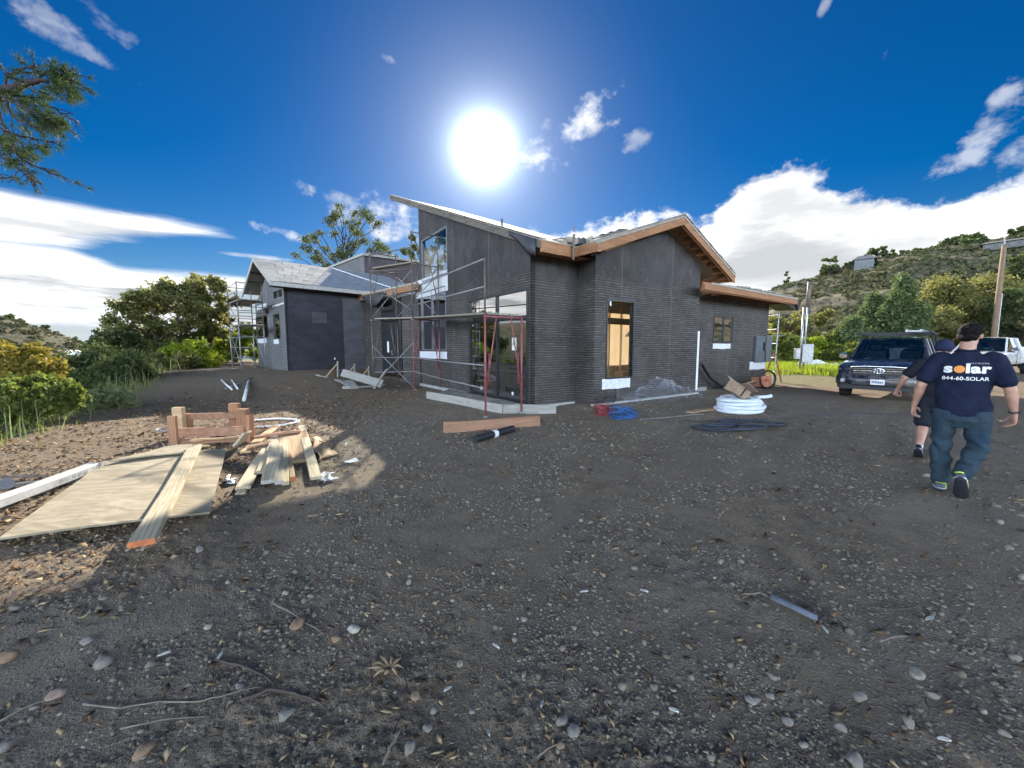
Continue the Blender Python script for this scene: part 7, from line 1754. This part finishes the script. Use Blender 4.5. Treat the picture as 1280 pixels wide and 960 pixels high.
def hand(q, wrist, fwd, palm, thumbside, curl, s=1.0, spread=.1):
    """hand: fwd = from wrist to knuckles, palm = palm normal (fingers curl that way), thumbside = towards the thumb"""
    w, f, p, t = Vector(wrist), Vector(fwd).normalized(), Vector(palm).normalized(), Vector(thumbside).normalized()
    etube(q, [w - f * .03 * s, w + f * .015 * s, w + f * .05 * s, w + f * .085 * s], [(.026 * s, .020 * s), (.031 * s, .019 * s), (.040 * s, .017 * s), (.040 * s, .014 * s)], t)
    Ls = ((.040, .026, .020), (.045, .029, .021), (.041, .027, .020), (.032, .021, .018)); offs = (.029, .0095, -.010, -.029); kn = (.084, .090, .086, .078)
    for i in range(4):
        b = w + f * kn[i] * s + t * offs[i] * s; d = (f + t * spread * (1.5 - i) * .5).normalized(); P = [b - f * .012 * s]; P.append(b); ang = 0
        for j, L_ in enumerate(Ls[i]):
            ang += (curl * (.9 + .12 * i), curl * 1.15, curl * .8)[j]; v = d * math.cos(ang) + p * math.sin(ang); P.append(P[-1] + v * L_ * s)
        etube(q, P, [(.0095 * s, .010 * s), (.0092 * s, .010 * s), (.0086 * s, .0086 * s), (.0078 * s, .0078 * s), (.0062 * s, .0062 * s)], t, 10)
    b = w + f * .022 * s + t * .026 * s + p * .006 * s
    etube(q, [b - t * .012 * s, b + (t * .6 + f * .5 + p * .25).normalized() * .035 * s, b + (t * .6 + f * .5 + p * .25).normalized() * .035 * s + (t * .15 + f * .8 + p * .4).normalized() * .030 * s, b + (t * .6 + f * .5 + p * .25).normalized() * .035 * s + (t * .15 + f * .8 + p * .4).normalized() * .030 * s + (f * .75 + p * .55 - t * .1).normalized() * .024 * s],
          [(.014 * s, .013 * s), (.0125 * s, .012 * s), (.0105 * s, .010 * s), (.008 * s, .008 * s)], p, 10)
m, g, out = newmat('skin'); n_ = g.noise(objc(g), 14, 5, .6); c_ = g.mix(g.step(n_, .3, .7), (.40, .21, .145), (.52, .30, .215))
pr = fin(g, out, c_, .5, 0, g.noise(objc(g), 160, 3, .6), .15, .001, .4); pr.inputs['Subsurface Weight'].default_value = .08; pr.inputs['Subsurface Radius'].default_value = (.02, .008, .005); M['skin'] = m
def cloth(name, a, b, weave=220, rough=.9, fade=None):
    m, g, out = newmat(name); v = objc(g); n = g.noise(v, 7, 5, .6); w = g.noise(v, weave, 2, .6); c = g.mix(g.step(n, .3, .7), a, b)
    if fade: c = g.mix(g.mul(g.step(g.noise(v, 4, 3, .5), .5, .7), .5), c, fade)
    fin(g, out, c, rough, 0, g.add(w, g.mul(n, 1.5)), .25, .002, .2); return m
M['shirt_navy'] = cloth('shirt_navy', (.008, .012, .030), (.014, .020, .045)); M['shirt_black'] = cloth('shirt_black', (.010, .012, .018), (.018, .020, .028))
M['jeans'] = cloth('jeans', (.022, .040, .055), (.036, .058, .075), 260, .9, (.022, .055, .11)); M['shorts'] = cloth('shorts_black', (.014, .016, .024), (.024, .026, .036))
M['beanie'] = cloth('beanie_navy', (.015, .018, .050), (.03, .034, .08), 90); M['hair'] = simple('hair_black', (.010, .008, .008), .75, 0, .5, 90, .6, .01, .15)
M['sole'] = simple('shoe_sole', (.022, .022, .028), .7); M['shoe'] = simple('shoe_grey', (.10, .11, .14), .7, 0, .3, 30); M['volt'] = simple('shoe_lime', (.62, .80, .10), .6); M['shoew'] = simple('shoe_white_edge', (.62, .64, .70), .6)
F_ = Vector((0, 1, 0)); Rt = Vector((1, 0, 0)); U = Vector((0, 0, 1))

def shoe(parent, ankle, toe_dir, up, s=1.0, colors=('shoe', 'sole', 'volt')):
    """shoe built along toe_dir; ankle = centre of the ankle"""
    f = Vector(toe_dir).normalized(); u = Vector(up); u = (u - f * u.dot(f)).normalized(); r_ = f.cross(u); a = Vector(ankle)
    h = a - u * .085 * s - f * .055 * s     # under the heel
    def ring(x, w, z0, z1): return [h + f * x * s + r_ * (w * math.cos(t)) * s + u * (z0 + (z1 - z0) * (.5 + .5 * math.sin(t))) * s for t in [2 * math.pi * k / 14 for k in range(14)]]
    q = MB(); q.loft([ring(-.01, .020, .02, .06), ring(.0, .034, .015, .095), ring(.05, .040, .015, .115), ring(.10, .042, .015, .10), ring(.16, .048, .015, .078), ring(.21, .050, .015, .062), ring(.26, .042, .015, .05), ring(.285, .022, .018, .038)]); o = q.part('shoe', M[colors[0]], parent, smooth=True)
    q = MB(); q.loft([ring(-.02, .022, -.002, .03), ring(.0, .040, -.004, .028), ring(.06, .044, -.004, .024), ring(.14, .050, -.004, .024), ring(.21, .054, -.002, .024), ring(.27, .044, .004, .028), ring(.295, .022, .010, .03)]); q.part('sole', M[colors[1]], o, smooth=True)
    q = MB(); q.loft([ring(-.014, .022, .026, .036), ring(.0, .041, .024, .036), ring(.06, .0445, .022, .034), ring(.14, .0505, .022, .034)]); q.part('midsole', M['shoew'], o, smooth=True)
    q = MB(); q.tube([h + f * .0 * s + u * .09 * s + r_ * .035 * s, h + f * -.012 * s + u * .092 * s, h + u * .09 * s - r_ * .035 * s], .007 * s, 6)
    q.tube([h + f * .03 * s + u * .03 * s + r_ * .043 * s, h + f * .08 * s + u * .075 * s + r_ * .040 * s, h + f * .14 * s + u * .05 * s + r_ * .046 * s], .006 * s, 6); q.part('shoe_trim', M[colors[2]], o, smooth=True)
    return o
def head(q, c, fwd, up, s=1.0):
    """skull with jaw, nose, ears; c = centre"""
    f = Vector(fwd).normalized(); u = Vector(up); u = (u - f * u.dot(f)).normalized(); r_ = f.cross(u); Mr = Matrix((r_, f, u)).transposed()
    ellip(q, c + u * .018 * s - f * .008 * s, (.077 * s, .098 * s, .098 * s), Mr); ellip(q, c - u * .055 * s + f * .028 * s, (.058 * s, .066 * s, .062 * s), Mr)
    ellip(q, c - u * .095 * s + f * .062 * s, (.030 * s, .026 * s, .022 * s), Mr)
    etube(q, [c + f * .088 * s + u * .02 * s, c + f * .108 * s - u * .018 * s, c + f * .098 * s - u * .03 * s], [(.010 * s, .008 * s), (.016 * s, .012 * s), (.014 * s, .008 * s)], r_, 8)
    for k in (-1, 1):
        ellip(q, c + r_ * .080 * k * s - f * .004 * s - u * .005 * s, (.010 * s, .019 * s, .032 * s), Mr, 8)
        ellip(q, c + r_ * .030 * k * s + f * .080 * s + u * .028 * s, (.022 * s, .012 * s, .008 * s), Mr, 8)
    ellip(q, c - u * .062 * s + f * .088 * s, (.026 * s, .010 * s, .010 * s), Mr, 8)
    return Mr
def face_bits(parent, c, fwd, up, s=1.0):
    f = Vector(fwd).normalized(); u = Vector(up); u = (u - f * u.dot(f)).normalized(); r_ = f.cross(u)
    for k in (-1, 1):
        q = MB(); ellip(q, c + r_ * .030 * k * s + f * .083 * s + u * .008 * s, (.012 * s, .010 * s, .010 * s), None, 8); q.part('eye', simple('eye_white', (.75, .73, .7), .3) if 'eye_white' not in bpy.data.materials else bpy.data.materials['eye_white'], parent, smooth=True)
    q = MB(); q.tube([c - r_ * .024 * s + f * .096 * s - u * .062 * s, c + f * .101 * s - u * .064 * s, c + r_ * .024 * s + f * .096 * s - u * .062 * s], .004 * s, 6); q.part('lips', simple('lips', (.35, .13, .11), .5) if 'lips' not in bpy.data.materials else bpy.data.materials['lips'], parent)

def man_walking():
    """man seen from behind: local +y is the way he walks, +x his right"""
    loc = G(1189, 616); loc.z = H(loc.x, loc.y)
    az = 46.0; t = thing('person', 'man in navy T-shirt with solar lettering and dark jeans walking away', 'person', (loc.x, loc.y, loc.z), -R(az))
    hip = Vector((0.02, .0, .95)); kneeL = Vector((-.105, .06, .50)); ankL = Vector((-.085, .03, .095)); kneeR = Vector((.155, .075, .50)); ankR = Vector((.035, -.225, .235))
    hipL = Vector((-.10, 0, .90)); hipR = Vector((.11, 0, .90)); neck = Vector((.0, -.015, 1.50)); hc = Vector((.012, .035, 1.672))
    shL = Vector((-.205, -.01, 1.415)); shR = Vector((.205, -.01, 1.415)); elL = Vector((-.300, -.03, 1.135)); wrL = Vector((-.335, .085, .905)); elR = Vector((.305, -.03, 1.13)); wrR = Vector((.355, .06, .895))
    hf = Vector((.22, 1, -.02))
    q = MB()
    etube(q, [(0, 0, .86), (0, 0, .98), (0, .0, 1.12), (0, -.005, 1.28), (0, -.01, 1.40), (0, -.01, 1.46)], [(.165, .11), (.168, .115), (.155, .11), (.175, .11), (.175, .10), (.10, .07)], Rt)
    etube(q, [(0, -.02, 1.40), (0, -.012, 1.50), (.004, .005, 1.58), (.01, .02, 1.64)], [(.085, .07), (.063, .062), (.060, .060), (.058, .060)], Rt)
    head(q, hc, hf, U, 1.02)
    for sh, el, wr in ((shL, elL, wrL), (shR, elR, wrR)):
        etube(q, [sh, sh.lerp(el, .35), sh.lerp(el, .75), el, el.lerp(wr, .28), el.lerp(wr, .7), wr], [.058, .056, .049, .043, (.046, .043), (.034, .031), (.029, .023)], F_)
    for hp, kn, an in ((hipL, kneeL, ankL), (hipR, kneeR, ankR)):
        etube(q, [hp, hp.lerp(kn, .4), kn, kn.lerp(an, .3), an], [.080, .075, .052, .052, .034], Rt)
    hand(q, wrL + Vector((-.002, .004, -.012)), (.02, .28, -1), (.75, .5, .2), (.35, .85, .2), .42); hand(q, wrR + Vector((.002, .004, -.012)), (.0, .12, -1), (-.9, .35, .0), (-.30, .9, .12), .55)
    me = remesh(q, .0055, 3); me.materials.append(M['skin']); me.name = 'body'; body = link('body', me, t)
    face_bits(t, hc, hf, U)
    # shirt
    q = MB()
    etube(q, [(0.005, .0, .855), (.004, .0, .93), (0, .0, 1.04), (0, -.004, 1.16), (0, -.010, 1.28), (0, -.014, 1.38), (0, -.014, 1.435), (0, -.012, 1.475), (0, -.010, 1.515)], [(.213, .150), (.208, .150), (.196, .146), (.196, .142), (.205, .136), (.207, .122), (.175, .105), (.115, .085), (.078, .070)], Rt, 28)
    for sh, el in ((shL, elL), (shR, elR)):
        s_ = -1 if sh.x < 0 else 1
        etube(q, [sh + Vector((-.07 * s_, 0, .03)), sh + Vector((-.01 * s_, 0, .012)), sh.lerp(el, .30), sh.lerp(el, .58), sh.lerp(el, .76)], [(.066, .07), (.082, .078), (.080, .073), (.079, .073), (.084, .076)], F_, 18)
    me = remesh(q, .009, 5); 
    displace(me, lambda c: (.0085 * fbm(c[:, 0] * 8 + c[:, 2] * 4, c[:, 2] * 6 - c[:, 1] * 4, 3, 7) + .009 * np.sin(c[:, 2] * 26 + c[:, 0] * 9 + 4 * pn(c[:, 0] * 5, c[:, 2] * 5, 3)) * np.clip((1.16 - c[:, 2]) * 3, 0, 1) * np.clip((np.abs(c[:, 0])) * 6, .3, 1)))
    me.materials.append(M['shirt_navy']); me.name = 'shirt'; sh_o = link('shirt', me, t)
    q = MB(); q.tube([(.083 * math.cos(a), -.012 + .076 * math.sin(a), 1.508 + .010 * math.sin(a + math.pi)) for a in [2 * math.pi * k / 24 for k in range(24)]], .0075, 6, closed=True); q.part('collar', M['shirt_navy'], sh_o, smooth=True)
    # lettering laid on the back by casting it on to the shirt
    from mathutils.bvhtree import BVHTree
    bm = bmesh.new(); bm.from_mesh(me); bvh = BVHTree.FromBMesh(bm)
    def lay(me2, cx, cz):
        bm2 = bmesh.new(); bm2.from_mesh(me2); bmesh.ops.triangulate(bm2, faces=bm2.faces); bmesh.ops.subdivide_edges(bm2, edges=[e for e in bm2.edges if e.calc_length() > .012], cuts=2); 
        for v in bm2.verts:
            x, z = v.co.x + cx, v.co.y + cz; h_ = bvh.ray_cast(Vector((x, -1, z)), Vector((0, 1, 0)))
            v.co = Vector((x, (h_[0].y if h_[0] else -.14) - .0035, z))
        bm2.normal_update(); bm2.to_mesh(me2); bm2.free()
    def text(s_, size, bold=0.0, sx=1.0, spacing=1.0):
        c = bpy.data.curves.new('t', 'FONT'); c.body = s_; c.size = size; c.align_x = 'LEFT'; c.align_y = 'BOTTOM_BASELINE'; c.offset = bold; c.space_character = spacing; o = bpy.data.objects.new('t', c); COL.objects.link(o)
        dg = bpy.context.evaluated_depsgraph_get(); m2 = bpy.data.meshes.new_from_object(o.evaluated_get(dg)); bpy.data.objects.remove(o); bpy.data.curves.remove(c)
        for v in m2.vertices: v.co.x *= sx
        xs = [v.co.x for v in m2.vertices]; return m2, min(xs), max(xs)
    pw_, po_ = simple('print_white', (.82, .82, .80), .7, 0, .05), simple('print_orange', (.72, .27, .05), .7, 0, .1)
    z0 = 1.295; cur = -.150; sc = .128
    for piece in ('s', 'o', 'lar'):
        if piece == 'o':
            r_ = .0375; q = MB(); q.face([(r_ * math.cos(a), r_ * math.sin(a), 0) for a in [2 * math.pi * k / 28 for k in range(28)]]); m2 = q.mesh('sun_disc', [], fix=False); m2.materials.append(po_)
            lay(m2, cur + r_ + .003, z0 + .033); o2 = link('sun_disc', m2, sh_o); cur += 2 * r_ + .008; continue
        m2, a_, b_ = text(piece, sc, .0055, 1.18, 1.06); m2.materials.append(pw_)
        for v in m2.vertices: v.co.x -= a_
        lay(m2, cur, z0); m2.name = 'lettering'; link('lettering', m2, sh_o); cur += (b_ - a_) + .006
    m2, a_, b_ = text('844-60-SOLAR', .050, .0008, 1.02); m2.materials.append(pw_)
    for v in m2.vertices: v.co.x -= (a_ + b_) / 2
    lay(m2, .002, z0 - .077); m2.name = 'lettering'; link('lettering', m2, sh_o)
    m2, a_, b_ = text('NETWORK', .020, .0003, 1.15, 1.25); m2.materials.append(simple('print_dim', (.40, .40, .42), .7))
    for v in m2.vertices: v.co.x -= b_
    lay(m2, .150, z0 + .088); m2.name = 'lettering'; link('lettering', m2, sh_o); bm.free()
    # jeans
    q = MB()
    etube(q, [(0.005, 0, .80), (.005, 0, .88), (.004, 0, .95), (.004, 0, 1.0)], [(.192, .145), (.188, .140), (.172, .124), (.160, .110)], Rt, 24)
    etube(q, [hipL + Vector((.005, 0, .0)), hipL.lerp(kneeL, .22), hipL.lerp(kneeL, .55), kneeL, kneeL.lerp(ankL, .35), kneeL.lerp(ankL, .72), ankL + Vector((0, 0, .012))], [(.108, .135), (.105, .125), (.090, .104), (.079, .086), (.078, .084), (.074, .078), (.073, .078)], Rt, 18)
    etube(q, [hipR + Vector((-.005, 0, .0)), hipR.lerp(kneeR, .22), hipR.lerp(kneeR, .55), kneeR, kneeR.lerp(ankR, .35), kneeR.lerp(ankR, .72), ankR + Vector((0, .02, .02))], [(.108, .135), (.105, .125), (.092, .106), (.082, .088), (.080, .084), (.074, .078), (.072, .076)], Rt, 18)
    me = remesh(q, .009, 4)
    displace(me, lambda c: .011 * fbm(c[:, 0] * 9, c[:, 2] * 7 + c[:, 1] * 3, 3, 17) + .0125 * np.sin(c[:, 2] * 42 + c[:, 0] * 14 + 5 * pn(c[:, 0] * 7, c[:, 2] * 4, 9)) * np.exp(-((c[:, 2] - .45) / .16) ** 2) + .006 * np.sin(c[:, 2] * 55 + 3 * c[:, 0]) * np.exp(-((c[:, 2] - .16) / .07) ** 2))
    me.materials.append(M['jeans']); me.name = 'trousers'; tr_ = link('trousers', me, t)
    shoe(t, ankL, (-.05, 1, 0), U, 1.05); shoe(t, ankR, (.12, .62, -.80), (0, .80, .60), 1.05)
    # hair, watch
    q = MB(); f = hf.normalized(); r_ = f.cross(U); Mr = Matrix((r_, f, U)).transposed()
    ellip(q, hc + U * .045 - f * .020, (.087, .100, .083), Mr, 18); ellip(q, hc - U * .012 - f * .055, (.070, .058, .060), Mr, 14); ellip(q, hc + U * .085 + f * .030, (.066, .062, .040), Mr, 14); me = remesh(q, .007, 2)
    displace(me, lambda c: .007 * fbm(c[:, 0] * 38, c[:, 2] * 30 + c[:, 1] * 20, 3, 27) + .002); me.materials.append(M['hair']); me.name = 'hair'; link('hair', me, t)
    NVh = []; NFh = []
    for _ in range(2600):
        d = RNG.normal(size=3); d /= np.linalg.norm(d)
        if d[2] < -.45 or d[1] > .75: continue
        c = np.array(hc) + np.array([d[0] * .088, d[1] * .102 - .02, d[2] * .086 + .045]); v = d * .5 + np.array([.2, .4, .45]) * .5 + RNG.normal(size=3) * .35; v /= np.linalg.norm(v); w = np.cross(v, d); w /= np.linalg.norm(w) + 1e-9; w *= .0011; b = len(NVh); l = RNG.uniform(.004, .012); NVh += [c - w, c + w, c + v * l + w * .3, c + v * l - w * .3]; NFh.append((b, b + 1, b + 2, b + 3))
    link('hair_strands', np_mesh('hair_strands', np.array(NVh), np.array(NFh), M['hair']), t)
    q = MB(); d = (wrR - elR).normalized(); c = wrR - d * .022; a = d.orthogonal().normalized(); b = d.cross(a); q.tube([c + a * .034 * math.cos(k * math.pi / 8) + b * .031 * math.sin(k * math.pi / 8) for k in range(16)], .008, 6, closed=True); w_ = q.part('wristwatch', M['black'], t, smooth=True)
    q = MB(); q.box(c.x + .026, c.x + .042, c.y - .018, c.y + .018, c.z - .018, c.z + .018); q.part('watch_case', M['black'], w_, bev=.004)
def man_behind():
    p = G(1163, 571); az = 52; t = thing('person', 'man in navy beanie, black shirt and shorts half hidden behind the other man', 'person', (p.x, p.y, H(p.x, p.y)), -R(az))
    s = .93; q = MB(); K = lambda x, y, z: Vector((x, y, z * s))
    hipL, hipR, kneeL, kneeR, ankL, ankR = K(-.09, 0, .90), K(.10, 0, .90), K(-.10, -.02, .50), K(.10, .16, .52), K(-.10, -.26, .17), K(.10, .18, .10)
    shL, shR, elL, elR, wrL, wrR = K(-.19, .02, 1.42), K(.19, .02, 1.42), K(-.33, -.03, 1.20), K(.27, -.05, 1.15), K(-.41, .10, 1.0), K(.26, .15, .98)
    hc = K(.02, .09, 1.655); hf = Vector((.1, 1, -.12))
    etube(q, [K(0, 0, .86), K(0, 0, 1.0), K(0, .0, 1.15), K(0, .01, 1.30), K(0, .02, 1.41), K(0, .02, 1.47)], [(.15, .10), (.152, .105), (.145, .10), (.16, .10), (.165, .095), (.09, .07)], Rt)
    etube(q, [K(0, .0, 1.40), K(0, .03, 1.50), K(.005, .05, 1.58), K(.01, .07, 1.63)], [(.08, .07), (.060, .060), (.058, .058), (.056, .058)], Rt); head(q, hc, hf, U, 1.0)
    for sh, el, wr in ((shL, elL, wrL), (shR, elR, wrR)):
        etube(q, [sh, sh.lerp(el, .4), sh.lerp(el, .75), el, el.lerp(wr, .28), el.lerp(wr, .7), wr], [.056, .053, .046, .041, (.044, .040), (.032, .029), (.027, .022)], F_)
    for hp, kn, an in ((hipL, kneeL, ankL), (hipR, kneeR, ankR)):
        etube(q, [hp, hp.lerp(kn, .4), kn, kn.lerp(an, .28), kn.lerp(an, .6), an], [.082, .075, .055, .062, .050, .036], Rt)
    hand(q, wrL, (-.28, .25, -1), (.8, .4, -.1), (.4, .85, .1), .85, .98); hand(q, wrR, (0, .3, -1), (-.9, .3, 0), (-.2, .9, .2), .6, .98)
    me = remesh(q, .006, 3); me.materials.append(M['skin']); me.name = 'body'; link('body', me, t); face_bits(t, hc, hf, U)
    q = MB(); etube(q, [K(0, 0, .86), K(0, 0, 1.0), K(0, .0, 1.15), K(0, .01, 1.30), K(0, .015, 1.40), K(0, .02, 1.46), K(0, .03, 1.51)], [(.19, .14), (.185, .14), (.18, .135), (.19, .13), (.19, .12), (.13, .09), (.075, .07)], Rt, 24)
    for sh, el in ((shL, elL), (shR, elR)):
        s_ = -1 if sh.x < 0 else 1; etube(q, [sh + Vector((-.07 * s_, 0, .03)), sh, sh.lerp(el, .35), sh.lerp(el, .80)], [(.064, .066), (.078, .074), (.076, .072), (.078, .074)], F_, 18)
    me = remesh(q, .010, 5); displace(me, lambda c: .005 * fbm(c[:, 0] * 9, c[:, 2] * 9 + c[:, 1] * 4, 3, 5)); me.materials.append(M['shirt_black']); me.name = 'shirt'; link('shirt', me, t)
    q = MB(); etube(q, [K(0, 0, .80), K(0, 0, .90), K(0, 0, .99)], [(.18, .14), (.185, .145), (.165, .125)], Rt, 22)
    for hp, kn in ((hipL, kneeL), (hipR, kneeR)): etube(q, [hp, hp.lerp(kn, .3), hp.lerp(kn, .65), hp.lerp(kn, 1.0)], [(.105, .125), (.105, .122), (.103, .115), (.102, .110)], Rt, 18)
    me = remesh(q, .010, 4); displace(me, lambda c: .006 * fbm(c[:, 0] * 9, c[:, 2] * 9, 3, 6)); me.materials.append(M['shorts']); me.name = 'shorts'; link('shorts', me, t)
    shoe(t, ankL, (0, .75, -.66), (0, .66, .75), 1.0, ('frame_black', 'sole', 'black')); shoe(t, ankR, (.05, 1, 0), U, 1.0, ('frame_black', 'sole', 'black'))
    for an, kn in ((ankL, kneeL), (ankR, kneeR)): q = MB(); etube(q, [an.lerp(kn, -.02), an.lerp(kn, .10)], [.041, .040], Rt); q.part('sock', M['white'], t, smooth=True)
    f = hf.normalized(); r_ = f.cross(U); Mr = Matrix((r_, f, U)).transposed(); q = MB(); ellip(q, hc + U * .045 - f * .012, (.092, .108, .088), Mr, 18); etube(q, [hc - U * .012 - f * .018, hc + U * .03 - f * .014], [(.092, .110), (.094, .111)], r_, 20)
    me = remesh(q, .008, 3); displace(me, lambda c: .0022 * np.sin(np.arctan2(c[:, 1] - hc.y, c[:, 0] - hc.x) * 34)); me.materials.append(M['beanie']); me.name = 'beanie'; link('beanie', me, t)
man_walking(); man_behind()
